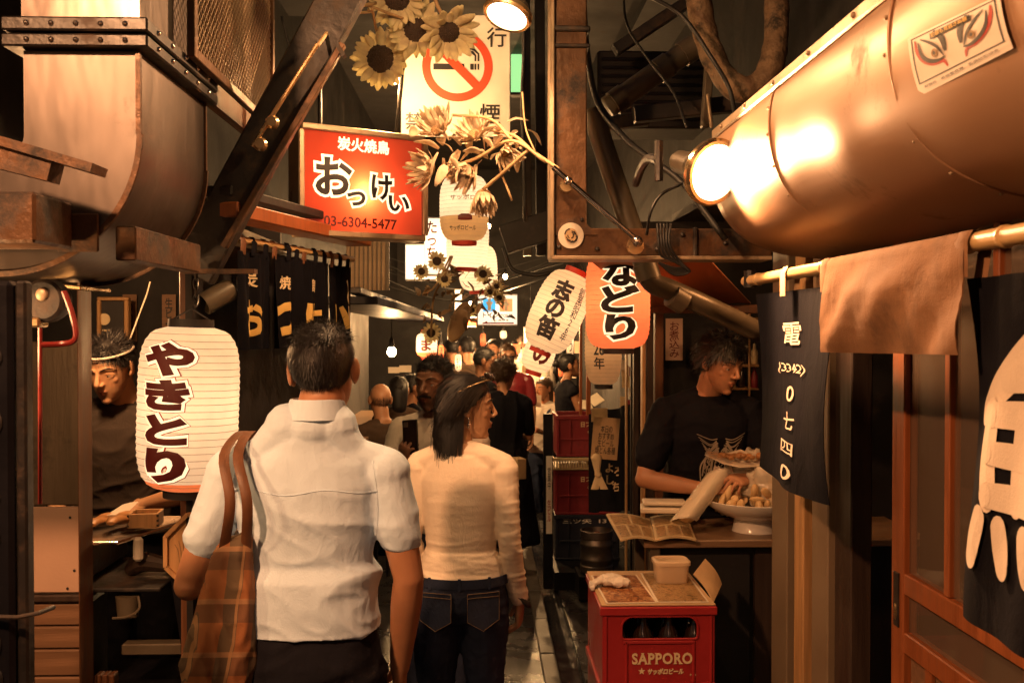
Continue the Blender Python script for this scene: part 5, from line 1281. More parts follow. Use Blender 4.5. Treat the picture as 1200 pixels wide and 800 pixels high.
# pipes
def pipe(label, pts, r, mt='pipe', joints=(), n=5):
    th = thing('pipe', label, 'pipe', P(*pts[-1])); b = MB(); b.tube(curve_pts([P(*p) for p in pts], n), r, 18); b.build('tube', M[mt], th, 180)
    for p, d in joints:
        q = P(*p); dd = (P(*d) - q).normalized(); b = MB(); b.lathe([(r * .9, -.03), (r * 1.14, -.028), (r * 1.14, .028), (r * .9, .03)], q, 20, dd); b.build('collar', M[mt], th)
    return th
pipe('grey drain pipe dropping behind the crossbeam with an elbow to the right', [(695, 128, 3.55), (705, 165, 3.55), (738, 262, 3.55), (754, 306, 3.55), (764, 330, 3.55), (786, 340, 3.56), (830, 360, 3.6), (892, 390, 3.7)], .039, joints=(((758, 318, 3.55), (752, 300, 3.55)), ((794, 350, 3.56), (830, 372, 3.6))))
pipe('grey overhead pipe slanting up to the right behind the frame', [(712, 126, 4.0), (760, 92, 4.0), (812, 56, 4.0)], .045, joints=(((725, 117, 4.0), (760, 92, 4.0)), ((777, 80, 4.0), (812, 56, 4.0)), ((806, 60, 4.0), (812, 56, 4.0))))
b = MB(); L = curve_pts([P(816, -20, 3.4), P(824, 30, 3.4), P(838, 72, 3.35), P(858, 100, 3.3), P(880, 104, 3.28), P(900, 86, 3.28), P(909, 50, 3.3), P(910, 0, 3.35), P(908, -30, 3.4)], 10)
b.tube(L, [.042 + .006 * noise.noise(p * 22) for p in L], 16); solid('lagged_hose', 'torn lagged hose bent into a u at the top right', 'hose', b, M['lagging'], smooth=180)
def bar(label, a, c, w, h, mt='blackiron', name='beam', cat='beam'):
    b = MB(); b.beam(P(*a), P(*c), w, h, (0, 0, 1), .004); solid(name, label, cat, b, M[mt])
bar('level dark beam behind the flood lamp', (742, 135, 3.8), (900, 118, 3.8), .05, .06)
bar('upright dark strut beside the lagged hose', (832, 60, 3.7), (826, 150, 3.7), .04, .03, 'pipe')
bar('thin upright pale strip below the dark strut', (829, 110, 3.65), (834, 150, 3.65), .014, .012, 'trim')
bar('level dark beam low behind the frame', (690, 148, 3.9), (760, 140, 3.9), .05, .05)
bar('dim slanting beam above the overhead pipe', (720, 60, 4.4), (840, -20, 4.4), .06, .05)
bar('dark upright board right of the no smoking board', (632, -40, 5.2), (634, 300, 5.2), .09, .05, 'darkwall')
bar('dark upright board with a pale edge past the no smoking board', (616, -40, 6.0), (618, 300, 6.0), .05, .05, 'pipe')
bar('dark lintel box over the far right shop front', (590, 282, 4.9), (650, 262, 4.9), .12, .14, 'darkwall')
# dark wall units above the right
th = thing('wall_unit', 'dark ribbed cabinet high on the right wall behind the pipes', 'cabinet', P(760, 140, 4.8))
b = MB(); pxbox(b, 700, 60, 830, 150, 4.7, .3, .01); b.build('case', M['darkwall'], th)
for i in range(8):
    b = MB(); pxbox(b, 705, 68 + i * 10, 825, 71 + i * 10, 4.69, .012); b.build('louvre', M['black'], th)
# orange canopy under beam
b = MB(); q = [P(690, 303, 3.72), P(830, 303, 3.72), P(880, 356, 4.5), P(758, 360, 4.5)]
b.surf(lambda u, v: q[0] * (1 - u) * (1 - v) + q[1] * u * (1 - v) + q[2] * u * v + q[3] * (1 - u) * v + V((0, 0, .01 * math.sin(u * 9))), 12, 8, .004)
solid('canopy', 'orange brown canvas canopy sloping over the food stall', 'awning', b, mat('canvas_canopy', (.42, .16, .06), .8, 0, .15, 5, .2, 150))
# ------------------------------------------------------------------ right: food stall behind the counter
b = MB(); pxbox(b, 756, 357, 905, 367, 4.5, .06, .003); solid('lintel', 'brown lintel across the food stall', 'beam', b, M['brwood'])
th = thing('door_post', 'upright door posts at the left of the food stall', 'post', P(762, 600, 4.6))
for x0, x1, m_ in ((753, 757, 'ltwood'), (758, 766, 'dkwood'), (768, 778, 'brwood')):
    a = P(x0, 400, 4.6); c = P(x1, 362, 4.6); b = MB(); b.lo((a.x, 4.6, 0), (c.x, 4.66, c.z), .003); b.build('post', M[m_], th)
plank_wall('stall_wall', 'brown board back wall behind the food stall cook', (.82, 5.5), (2.4, 5.5), 0, 2.3, .16, [M['brwood'], M['plankwood']])
b = MB(); b.lo((2.4, 3.0, 0), (2.45, 5.5, 2.3)); solid('stall_wall', 'dark side wall deep inside the food stall', 'wall', b, M['dkwood'])
b = MB(); b.lo((1.05, 2.6, 2.3), (2.45, 5.5, 2.34)); solid('ceiling_panel', 'dark ceiling over the food stall', 'ceiling', b, M['dkwood'])
def notice(label, x0, y0, x1, y1, Y, mt, texts=(), cat='notice', tilt=0):
    th = thing('notice', label, cat, P((x0 + x1) / 2, y1, Y)); a = P(x0, y1, Y); c = P(x1, y0, Y); b = MB()
    b.box((a + c) / 2, (c.x - a.x, .003, c.z - a.z), Matrix.Rotation(tilt, 3, 'Y')); b.build('sheet', M[mt], th)
    for t, x, y, w, h, m_ in texts: lettering(t, w * Y / FOC, h * Y / FOC, plane_fn(P(x, y, Y - .002), (math.cos(tilt), 0, -math.sin(tilt)), (math.sin(tilt), 0, math.cos(tilt))), M[m_], th, .01, line=.9)
    return th
notice('pinkish paper strip with brush writing left of the cook head', 780, 373, 800, 422, 5.3, 'board', [('お\n煮\n込\nみ', 790, 398, 12, 42, 'maroon')])
notice('white paper card with an english menu right of the cook head', 843, 405, 876, 425, 5.2, 'paperw', [('English menu\none dish\nJapanese\n¥100', 859, 415, 27, 16, 'ink')])
th = thing('shelf', 'wall shelf of bottles and jars behind the cook', 'shelf', P(866, 457, 5.2))
for q in ((842, 427, 890, 430, 5.1, .2), (842, 372, 890, 374, 5.1, .2), (842, 455, 890, 457, 5.1, .2)): b = MB(); pxbox(b, *q); b.build('board', M['ltwood'], th)
b = MB(); pxbox(b, 877, 366, 880, 590, 5.08, .018); b.build('upright', M['ltwood'], th)
r_ = random.Random(4)
for i, (x, y) in enumerate([(848, 427), (857, 427), (866, 427), (874, 427), (848, 455), (858, 455), (869, 455), (884, 455), (884, 427)]):
    c = P(x, y, 5.18); h = .07 + .05 * r_.random(); b = MB(); b.lathe([(.016, 0), (.018, .004), (.018, h * .6), (.009, h * .8), (.008, h), (.001, h)], c, 12); solid('jar', 'small %s jar on the shelf behind the cook, number %s along it' % (['dark', 'reddish', 'pale'][i % 3], ['one', 'two', 'three', 'four', 'five', 'six', 'seven', 'eight', 'nine'][i]), 'jar', b, [M['bottle'], M['crimson'], M['greyvinyl']][i % 3], 'jars behind the cook')
hl = thing('lamp', 'added small ceiling lamp with a tin shade, unseen inside the food stall', 'lamp', (1.12, 3.45, 2.2))  # added lamp behind the hood, brightens the cook's face
b = MB(); b.lathe([(.02, .08), (.03, .06), (.10, 0), (.098, -.003), (.02, .05)], (1.12, 3.45, 2.16), 24); b.build('shade', M['blackiron'], hl); b = MB(); b.ball((1.12, 3.45, 2.17), .028, 14, 10); b.build('bulb', M['bulb'], hl)
lamp('stall_fill_light', (1.12, 3.45, 2.10), 7, (1, .42, .14), .04, hl)
# ------------------------------------------------------------------ right wall: jambs, sliding door
WX = 1.0
def wx(px): return P(px, 400, 1).x and (lambda d: WX * d.y / d.x)(CR @ V(((px - 600) / FOC, 0, -1)))
th = thing('door_frame', 'upright beige and wooden jambs at the right of the food stall', 'door frame', (WX + .03, 3.2, 0))
for x0, x1, m_, dx in ((905, 923, 'beige', 0), (923, 934, 'dkwood', .03), (935, 946, 'ltwood', -.01), (946, 952, 'dkwood', .03), (952, 971, 'beige', 0), (971, 990, 'dkwood', .02)):
    y1, y0 = wx(x0), wx(x1); b = MB(); b.lo((WX + dx, y0 + .001, 0), (WX + dx + .06, y1 - .001, 2.1), .004); b.build('jamb', M[m_], th)
b = MB(); b.lo((WX + .25, 2.2, 0), (WX + .28, 2.8, 2.1)); solid('doorway_shade', 'black sheet for the shade in the doorway between the jambs and the sliding door', 'panel', b, M['black'])  # black sheet puts the dark of the open doorway into colour
b = MB(); b.lo((WX + .03, -1, 2.1), (WX + .1, 3.5, 2.16), .004); solid('lintel', 'dark lintel above the sliding door under the hood', 'beam', b, M['dkwood'])
dr = thing('sliding_door', 'red brown wooden sliding door with glass and wooden panels', 'door', (WX, 1.9, 0))
yS = wx(1046); b = MB(); b.lo((WX, wx(1060), .02), (WX + .035, yS, 2.1), .003); b.build('stile', M['redwood'], dr)
b = MB(); b.lo((WX + .001, .1, 1.085), (WX + .034, wx(1060), 1.135), .003); b.build('rail', M['redwood'], dr)
b = MB(); b.lo((WX + .001, .1, .945), (WX + .034, wx(1060), .995), .003); b.build('rail', M['redwood'], dr)
b = MB(); b.lo((WX + .001, .1, .03), (WX + .034, wx(1060), .2), .003); b.build('rail', M['redwood'], dr)
for y in (2.12, 1.92, 1.72, 1.45, 1.1, .8): b = MB(); b.lo((WX + .004, y - .012, 1.136), (WX + .03, y + .012, 2.1), .002); b.build('glazing_bar', M['redwood'], dr)
b = MB(); b.lo((WX + .015, .1, 1.136), (WX + .018, wx(1060), 2.1)); b.build('pane', M['pane'], dr)
b = MB(); b.lo((WX + .015, .1, .996), (WX + .018, wx(1060), 1.084)); b.build('pane', M['pane'], dr)
b = MB(); b.lo((WX + .02, .1, .2), (WX + .026, wx(1060), .944)); b.build('lower_panel', M['plankwood'], dr)
for i in range(9): b = MB(); b.lo((WX + .008, 2.2 - i * .24, .201), (WX + .02, 2.23 - i * .24, .944), .002); b.build('slat', M['redwood'], dr)
yh = wx(1053); b = MB(); b.lo((WX - .004, yh - .014, 1.0), (WX + .002, yh + .014, 1.13), .001); o = b.build('handle_plate', M['blackiron'], dr)
b = MB(); b.ball((WX - .004, yh, 1.035), (.004, .008, .02), 10, 8); b.build('pull', M['brass'], o)
# interior behind glass
b = MB(); b.lo((WX + .5, .2, 0), (WX + .52, 2.3, 2.2)); solid('partition', 'dim brown partition seen through the sliding door', 'wall', b, M['brwood'])
b = MB(); b.lo((WX + .3, .3, .85), (WX + .34, 1.98, 1.09)); solid('seat_back', 'pale low screen behind the lower glass of the sliding door', 'screen', b, M['beige'])
for y, m_ in ((2.15, 'redwood'), (1.95, 'ltwood'), (1.85, 'brwood'), (1.68, 'redwood')):
    b = MB(); b.lo((WX + .2, y - .02, .3), (WX + .24, y + .02, 2.1), .003); solid('inner_post', {'2.15': 'reddish', '1.95': 'pale', '1.85': 'brown', '1.68': 'last reddish'}[str(y)] + ' post standing behind the glass of the sliding door', 'post', b, M[m_])
# noren right
RX = .80; RZ = 1.858
def ry(px): d = CR @ V(((px - 600) / FOC, 0, -1)); return RX * d.y / d.x
b = MB(); L = [V((RX, 3.0 - i * .2, RZ)) for i in range(15)]; b.tube(L, .016, 16)
for y in (2.86, 2.3, 1.62, 1.5): b.lathe([(.0165, -.006), (.0185, -.003), (.0185, .003), (.0165, .006)], (RX, y, RZ), 16, (0, 1, 0))
solid('curtain_pole', 'thick bamboo pole carrying the noren on the right', 'pole', b, M['bamboo'])
for y in (2.95, .4):
    b = MB(); b.beam((RX, y, RZ), (RX + .25, y, RZ + .06), .02, .02); b.tube([(RX, y, RZ - .02), (RX, y, RZ + .03)], .02, 10); solid('pole_bracket', 'iron bracket of the bamboo pole at its %s end' % ('far' if y > 1 else 'near'), 'bracket', b, M['blackiron'])
cl = thing('noren_curtain', 'dark noren with a phone number in white down its far panel', 'noren', (RX, 1.8, 1.3))
yA, yB, yC = ry(886), ry(977), ry(1128)
def p1(u, v):
    y = yA + (yB - yA) * u; d = .008 * math.sin(u * 6.5 + .6) * (.3 + v) + .0025 * math.sin(u * 15 + v * 3) * v + .012 * math.sin(v * 3 + u * 2) - .02 * math.exp(-((u - .95) * 5) ** 2) * math.sin(v * 3.1)
    return V((RX + d, y - .02 * v * (1 - u), 1.815 - (.50 + .012 * math.sin(u * 3)) * v))
b = MB(); b.surf(p1, 30, 24, .002); b.build('panel', M['navy'], cl, 60)
def p2(u, v):
    y = yB - .004 + (yC - .045 - yB) * u
    sag = .015 * math.sin(math.pi * u)
    w = .011 * math.sin(u * 6 + v * 5) * v - .012 * math.exp(-((u - .5 - .35 * (v - .5)) * 5) ** 2) * math.sin(3.1 * v) + .003 * math.sin(u * 23 + v * 9) + .003 * noise.noise(V((u * 9, v * 4, 7))) + .0015 * noise.noise(V((u * 40, v * 14, 3)))
    if v < .12: a = v / .12 * math.pi; return V((RX + .0185 * math.cos(a) - .0 + w * .15, y, RZ + .0185 * math.sin(a) + w * .1))
    t = (v - .12) / .88; return V((RX - .0185 + w * min(1, t * 3) - .012 * math.sin(t * 3), y, RZ - (.195 - .012 * u) * t))
b = MB(); b.surf(p2, 44, 36, .002); b.build('folded_panel', M['greynoren'], cl, 60)
def p3(u, v):
    y = yC - .01 - .62 * u; d = .02 * math.sin(u * 7 + 2.4) * (.25 + v) + .008 * math.sin(u * 17 + v * 4) + .01 * math.sin(v * 5 + u * 3)
    return V((RX + d, y, 1.80 - (.56 - .012 * math.sin(u * 3)) * v))
b = MB(); b.surf(p3, 40, 30, .002); b.build('panel', M['navy'], cl, 60)
for y, pf, u in ((yA + (yB - yA) * .5, p1, .5), (yC - .035, p3, .04), (yC - .3, p3, .47), (yB + .012, p1, .97)):
    b = MB(); q = [(RX - .02, y, 1.80), (RX - .021, y, RZ), (RX - .012, y, RZ + .018), (RX + .012, y, RZ + .018), (RX + .021, y, RZ), (RX + .012, y, 1.80)]
    b.rings([(V(p), V((0, 1, 0)), V((1, 0, 0)), .022, .0025) for p in q], 8); b.build('loop', M['greynoren'] if u in (.04, .97) else M['kraft'], cl)
def cf(pf, cu, cv, W_, H_):
    def fn(x, y, l):
        p = pf(cu + x / W_, cv - y / H_); return (p.x - .0045 - l, p.y, p.z)
    return fn
W1 = yA - yB
for t, py, w, h in (('電', 390, 15, 26), ('(3342)', 431, 24, 13), ('0', 459, 8, 18), ('七', 490, 12, 20), ('四', 521, 14, 14), ('0', 549, 11, 17)):
    # visible place on the panel
    cu = .50 + .02 * (py - 390) / 160; yy = yA + (yB - yA) * cu; s = yy / FOC; zz = 1.72 - (py - 383) * s; cv = (1.815 - zz) / .50
    lettering(t, .14 * w / 12, h * s, cf(p1, cu, cv, W1, .5), M['nprint'], cl, .006, .01, .001, wob=.04)
# big brush character, left half in view
kf = cf(p3, .34, .50, .62, .56)
def brush(pts, w, i):
    L = curve_pts([(x * .30, y * .33, 0) for x, y in pts], 8); b = MB(); l = .0004 * i; n = len(L); lr = []
    for k, q in enumerate(L):
        d = (L[min(k + 1, n - 1)] - L[max(k - 1, 0)]).normalized(); ww = w * .3 * (.82 + .3 * math.sin(2.2 * k / n + .6)); lr.append((q + V((-d.y, d.x, 0)) * ww, q - V((-d.y, d.x, 0)) * ww, q))
    for k in range(n - 1): b.add([kf(p.x, p.y, l) for p in (lr[k][0], lr[k][2], lr[k + 1][2], lr[k + 1][0])], [(0, 1, 2, 3)]); b.add([kf(p.x, p.y, l) for p in (lr[k][2], lr[k][1], lr[k + 1][1], lr[k + 1][2])], [(0, 1, 2, 3)])
    for q, (e, f, _) in ((L[0], lr[0]), (L[-1], lr[-1])):
        r = (e - f).length / 2; b.add([kf(q.x + r * math.cos(t), q.y + r * math.sin(t), l + .0002) for t in [2 * math.pi * j / 14 for j in range(14)]], [tuple(range(14))])
    b.build('lettering', M['nprint'], cl, None)
for i, (pts, w) in enumerate((([(.0, .52), (-.2, .36), (-.47, .2)], .085), ([(-.18, .36), (.12, .38), (.22, .34), (.06, .2)], .07), ([(-.33, .2), (-.345, 0), (-.31, -.2)], .085), ([(-.33, .19), (0, .2), (.32, .19)], .065), ([(.32, .19), (.33, 0), (.31, -.2)], .075), ([(-.02, .2), (-.02, 0), (-.02, -.2)], .07), ([(-.34, .01), (0, .01), (.32, .01)], .06), ([(-.32, -.19), (0, -.18), (.31, -.19)], .065), ([(-.38, -.31), (-.44, -.42), (-.47, -.5)], .075), ([(-.17, -.33), (-.14, -.42), (-.12, -.5)], .07), ([(.1, -.33), (.14, -.42), (.17, -.49)], .065), ([(.34, -.31), (.42, -.42), (.47, -.5)], .075))): brush(pts, w, i)
# ------------------------------------------------------------------ food counter and goods
ct = thing('food_counter', 'wooden food counter with a dark front at the right stall', 'counter', (1.2, 3.95, 0))
TZ = .92; b = MB(); b.lo((P(755, 636, 3.7).x, 3.7, TZ - .028), (1.7, 4.15, TZ), .003); b.build('top', M['tablewood'], ct)
xl = P(757, 640, 3.72).x
for x in (xl + .015, 1.3): 
    for y in (3.74, 4.1): b = MB(); b.lo((x, y - .02, 0), (x + .04, y + .02, TZ - .028), .003); b.build('leg', M['pipe'], ct)
b = MB(); b.lo((xl + .06, 3.76, .12), (1.02, 3.775, TZ - .03)); b.build('front_panel', M['darkwall'], ct)
b = MB(); b.lo((1.04, 3.755, .05), (1.68, 3.78, TZ - .03)); b.build('front_panel', M['dkwood'], ct)
# open menu magazine
mg = thing('menu_magazine', 'open worn menu magazine overhanging the food counter corner', 'magazine', P(764, 620, 3.72))
def pg(side):
    A_, B_, C_, D_ = (P(710, 592, 4.02), P(762, 592, 4.05), P(768, 628, 3.66), P(727, 627, 3.66)) if side < 0 else (P(762, 592, 4.05), P(806, 596, 4.02), P(816, 627, 3.66), P(768, 628, 3.66))
    zt = TZ + .012
    f = lambda u, v: (lambda p: V((p.x, p.y, zt + .012 * math.sin(math.pi * u) + .03 * v * (1 if side < 0 else .4) * (1 - u if side < 0 else 1))))(A_ * (1 - u) * v + B_ * u * v + D_ * (1 - u) * (1 - v) + C_ * u * (1 - v))
    return f
for s in (-1, 1):
    b = MB(); b.surf(pg(s), 12, 8, .006); b.build('page', M['papery'], mg, 60)
    f = pg(s); b = MB()
    for (u0, v0, u1, v1) in ((.06, .55, .46, .92), (.52, .55, .94, .92), (.06, .08, .3, .48), (.36, .08, .64, .48), (.7, .08, .94, .48)):
        g_ = lambda u, v, a=u0, c=v0, d=u1, e=v1: f(a + (d - a) * u, c + (e - c) * v) + V((0, 0, .0015))
        b.surf(g_, 4, 3, .0005)
    b.build('print', M['food2'], mg, 60)
b = MB(); b.box(P(780, 600, 3.95) + V((0, 0, .015)), (.2, .12, .02), Matrix.Rotation(-.15, 3, 'Z'), .004); b.box(P(778, 598, 3.96) + V((0, 0, .034)), (.17, .1, .014), Matrix.Rotation(-.1, 3, 'Z'), .004); solid('napkin_stack', 'stack of cream paper packs on the open magazine', 'paper', b, M['paperw'])
# bowl
bw = thing('footed_bowl', 'white footed china bowl on the counter edge', 'bowl', (P(885, 628, 3.8).x, 3.8, TZ))
bc = V((P(888, 628, 3.82).x, 3.88, TZ)); b = MB(); b.lathe([(.085, 0), (.082, .004), (.074, .045), (.076, .05), (.135, .07), (.185, .105), (.193, .124), (.189, .126), (.175, .108), (.125, .08), (.04, .07), (.001, .07)], bc, 48); b.build('dish', M['china'], bw, 50)
r_ = random.Random(12)
kinds = ['square', 'long', 'small', 'round']
b = MB()
BUN = mat('pastry', (.66, .45, .22), .5, 0, .3, 16, .3, 70, coat=.1)
for i in range(64):
    a = r_.uniform(0, 6.28); q = .155 * math.sqrt(r_.random()); z = .10 + .13 * (1 - q / .16) * r_.random() + .012
    b.ball(bc + V((q * math.cos(a), q * math.sin(a), z)), (r_.uniform(.012, .042), r_.uniform(.010, .024), r_.uniform(.007, .017)), 10, 8, Euler((r_.random() * 2, r_.random() * 2, r_.random() * 3)).to_matrix())
tag(b.build('pastries', BUN, None, 180), 'heap of pale snacks filling the white footed bowl', 'food', None, 'stuff')
def crumple(label, c, R, seed, mt, squash=(1, 1, 1), name='plastic_bag', amp=.5):
    g = MB(); g.ball((0, 0, 0), 1, 44, 30); vs = []
    for p in g.v:
        q = V(p); n = noise.noise(q * 1.8 + V((seed, 0, 0))) * .45 + abs(noise.noise(q * 4.5 + V((0, seed, 0)))) * amp + abs(noise.noise(q * 10)) * .12
        q = q * (1 + n * .8 - .1); vs.append(V(c) + V((q.x * R * squash[0], q.y * R * squash[1], q.z * R * squash[2])))
    b = MB(); b.add(vs, g.f); return solid(name, label, 'bag', b, mt, smooth=180)
crumple('clear crumpled film bag spilling over the snacks at the right of the bowl', bc + V((.05, .0, .175)), .085, 3, M['plasticfilm'], (1.1, .9, 1))
crumple('clear film bag of buns standing at the left of the bowl', bc + V((-.10, .06, .155)), .075, 8, M['plasticfilm'], (.9, .8, 1.1))
crumple('big crumpled clear bag rising behind the snack bowl', bc + V((.02, .10, .20)), .095, 15, M['plasticfilm'], (1.25, .8, .9), amp=.7)
b = MB(); q0, q1 = P(800, 610, 3.74), P(838, 560, 3.9); dd = (q1 - q0)
for i, t in enumerate((.05, .3, .55, .8)): b.ball(q0 + dd * (t + .08), (.035, .03, .03), 12, 8)
solid('wrapped_rolls', 'row of wrapped rolls leaning on the left of the bowl', 'food', b, BUN, smooth=180)
b = MB(); b.surf(lambda u, v: q0 + dd * (1.15 * u) + V((.05 * (v - .5) * 2, -.035 * math.sin(math.pi * v) - .01, .02 * math.sin(math.pi * v) + .006 * noise.noise(V((u * 9, v * 9, 3))))), 16, 10, .0008); solid('film_wrap', 'shiny clear wrap over the leaning rolls', 'wrap', b, M['plasticfilm'], smooth=180)
# ------------------------------------------------------------------ red beer crate
def beer_crate(label, x0, y0, z0, w, d, h, mt, text=True, group=None, cutout=True, cells=4):
    th = thing('beer_crate', label, 'crate', (x0 + w / 2, y0 + d / 2, z0), group); t = .012; m_ = M[mt]
    def wall(nm, a, c): b = MB(); b.lo(a, c, .003); b.build(nm, m_, th)
    wz0, wz1 = z0 + h * .60, z0 + h * .88
    rx_ = .035
    if cutout:
        b = MB(); xa, xb = x0 + w * .17, x0 + w * .85
        b.lo((x0, y0, z0), (x0 + w, y0 + t, wz0)); b.lo((x0, y0, wz1), (x0 + w, y0 + t, z0 + h)); b.lo((x0, y0, wz0), (xa, y0 + t, wz1)); b.lo((xb, y0, wz0), (x0 + w, y0 + t, wz1))
        hole = []
        for qx, qz, sx_, sz_, r in ((xb, wz1, -1, -1, rx_), (xa, wz1, 1, -1, rx_), (xa, wz0, 1, 1, .012), (xb, wz0, -1, 1, .012)):
            ox, oz = qx + sx_ * r, qz + sz_ * r; arc = [(ox - sx_ * r * math.cos(rad(90 * i / 8)), oz - sz_ * r * math.sin(rad(90 * i / 8))) for i in range(9)]
            b.prism([(qx, qz)] + arc, (0, y0, 0), (1, 0, 0), (0, 0, 1), (0, 1, 0), t); hole += arc if sx_ * sz_ > 0 else arc[::-1]
        hole = sorted(hole, key=lambda p: math.atan2(p[1] - (wz0 + wz1) / 2, p[0] - (xa + xb) / 2))
        b.build('front_panel', m_, th)
        b = MB(); b.tube([(p[0], y0 - .002, p[1]) for p in hole], .004, 6, close=True); b.build('window_rim', m_, th)
    else: wall('front_panel', (x0, y0, z0), (x0 + w, y0 + t, z0 + h))
    wall('side_panel', (x0, y0 + t, z0), (x0 + t, y0 + d, z0 + h)); wall('side_panel', (x0 + w - t, y0 + t, z0), (x0 + w, y0 + d, z0 + h)); wall('back_panel', (x0 + t, y0 + d - t, z0), (x0 + w - t, y0 + d, z0 + h)); wall('floor_panel', (x0 + t, y0 + t, z0 + .01), (x0 + w - t, y0 + d - t, z0 + .02))
    for a, c in (((x0 - .008, y0 - .009, z0 + h - .028), (x0 + w + .008, y0 + .004, z0 + h)), ((x0 - .008, y0 + .004, z0 + h - .028), (x0 + .004, y0 + d, z0 + h)), ((x0 + w - .004, y0 + .004, z0 + h - .028), (x0 + w + .008, y0 + d, z0 + h))): wall('top_rim', a, c)
    wall('base_rim', (x0 - .004, y0 - .006, z0), (x0 + w + .004, y0 + .002, z0 + .016))
    for xx in (x0 + .006, x0 + w * .2, x0 + w * .8, x0 + w - .016): wall('rib', (xx, y0 - .006, z0 + .016), (xx + .01, y0 + .001, wz0 - .004 if (cutout and x0 + .03 < xx < x0 + w - .03) else z0 + h - .03))
    if cutout: wall('rib', (x0 + w * .18, y0 - .006, wz0 - .016), (x0 + w * .82, y0 + .001, wz0 - .004))
    return th
CW, CD, CH = .365, .445, .265; cx0 = P(706, 720, 3.2).x; cz0 = .815 - CH
ck = beer_crate('red beer crate with a cut-out window and cream brand lettering', cx0, 3.2, cz0, CW, CD, CH, 'red')
fnC = lambda x, z: plane_fn((x, 3.1985, z), (1, 0, 0), (0, 0, 1))
k3 = 3.2 / FOC
# slab serif capitals: sans letter plus serifs built as small bars
def serif_text(t, px, py, w, h, Y, parent, mt):
    k = Y / FOC; lettering(t, w * k, h * k, plane_fn(P(px, py, Y - .0015), (1, 0, 0), (0, 0, 1)), mt, parent, .035, spacing=1.12)
    v, f = glyphs(t, .035, 1.0, 1.12); e = v.max(0) - v.min(0); bm = MB(); seen = []
    for p in v:
        if abs(abs(p[1]) - e[1] / 2) < e[1] * .03: seen.append((p[0], p[1]))
    seen.sort(); segs = []
    for sgy in (-1, 1):
        xs = sorted(x for x, y in seen if y * sgy > 0); run = []
        for x in xs:
            if run and x - run[-1] > e[0] * .022: segs.append((run[0], run[-1], sgy)); run = []
            run.append(x)
        if run: segs.append((run[0], run[-1], sgy))
    fn = plane_fn(P(px, py, Y - .0017), (1, 0, 0), (0, 0, 1)); kx, ky = w * k / e[0], h * k / e[1]
    for a, c, sgy in segs:
        if c - a > e[0] * .06: continue
        o = e[0] * .012; y1 = sgy * e[1] / 2; y0 = y1 - sgy * e[1] * .07; bm.add([fn(x * kx, y * ky, .0006) for x, y in ((a - o, y0), (c + o, y0), (c + o, y1), (a - o, y1))], [(0, 1, 2, 3)])
    if bm.v: bm.build('serif', mt, parent, None)
serif_text('SAPPORO', 776, 771, 72, 13.5, 3.2, ck, M['cream'])
lettering('サッポロビール', 43 * k3, 7.5 * k3, plane_fn(P(780, 786, 3.1985), (1, 0, 0), (0, 0, 1)), M['cream'], ck, .05, shear=.2)
b = MB(); o = P(752, 786, 3.198); b.add([o + V((r * math.cos(rad(90 + 36 * i)), 0, r * math.sin(rad(90 + 36 * i)))) for i, r in enumerate([.0125, .005] * 5)], [tuple(range(10))]); b.build('star', M['cream'], ck, None)
lettering('P-20', 7 * k3, 2.2 * k3, plane_fn(P(812, 790, 3.1985), (1, 0, 0), (0, 0, 1)), M['cream'], ck, .02)
bl = None
for i in range(4):
    for j in range(2):
        x = cx0 + CW * (.15 + .235 * i); y = 3.2 + .06 + j * .085; z = cz0 + .021
        t_ = thing('beer_bottle', 'brown beer bottle in the red crate, %s from the left in the %s row' % (['first', 'second', 'third', 'last'][i], ['front', 'second'][j]), 'bottle', (x, y, z), 'bottles in the red beer crate')
        b = MB(); b.lathe([(.033, 0), (.036, .006), (.036, .12), (.03, .145), (.015, .175), (.0135, .2), (.0145, .203), (.0145, .208), (.001, .208)], (x, y, z), 18); b.build('glass', M['bottle'], t_, 60)
        b = MB(); b.lathe([(.0155, .204), (.0165, .207), (.014, .214), (.001, .215)], (x, y, z), 14); b.build('cap', M['crimson'], t_)
for k_, zz in enumerate((cz0 - CH, cz0 - 2 * CH)):
    beer_crate('red beer crate %s the lettered one' % ('right under' if k_ == 0 else 'at the bottom of the stack under'), cx0, 3.2, zz, CW, CD, CH - .002, 'red', cutout=False)
b = MB(); b.lo((cx0 - .02, 3.19, 0), (cx0 + CW + .02, 3.2 + CD + .02, cz0 - 2 * CH)); solid('plinth', 'low dark block under the red beer crates', 'block', b, M['darkwall'])
# place mats and food photos on the crate
tz = cz0 + CH
b = MB(); b.box((cx0 + CW / 2, 3.2 + CD / 2, tz + .004), (CW + .008, CD + .004, .006), None, .002); solid('board', 'flat cardboard laid over the red crate', 'board', b, M['kraft'])
def mat_sheet(label, u0, v0, u1, v1, mt, z, rz=0):
    th = thing('food_photo', label, 'photo sheet', (cx0 + CW * (u0 + u1) / 2, 3.2 + CD * (v0 + v1) / 2, tz + z)); c = V((cx0 + CW * (u0 + u1) / 2, 3.2 + CD * (v0 + v1) / 2, tz + z)); Rz = Matrix.Rotation(rz, 3, 'Z')
    b = MB(); b.box(c, (CW * (u1 - u0), CD * (v1 - v0), .002), Rz); b.build('sheet', M['paperw'], th); b = MB(); b.box(c + V((0, 0, .0016)), (CW * (u1 - u0) - .014, CD * (v1 - v0) - .016, .0012), Rz); b.build('print', M[mt], th)
mat_sheet('laminated photo of a meat dish at the left on the red crate', .02, .02, .48, .84, 'food1', .009, .03)
mat_sheet('laminated photo of dark dishes at the right on the red crate', .50, .03, .97, .9, 'food2', .009, -.02)
b = MB(); q = [P(836, 706, 3.3), P(846, 684, 3.45), P(826, 654, 3.5), P(812, 672, 3.42)]
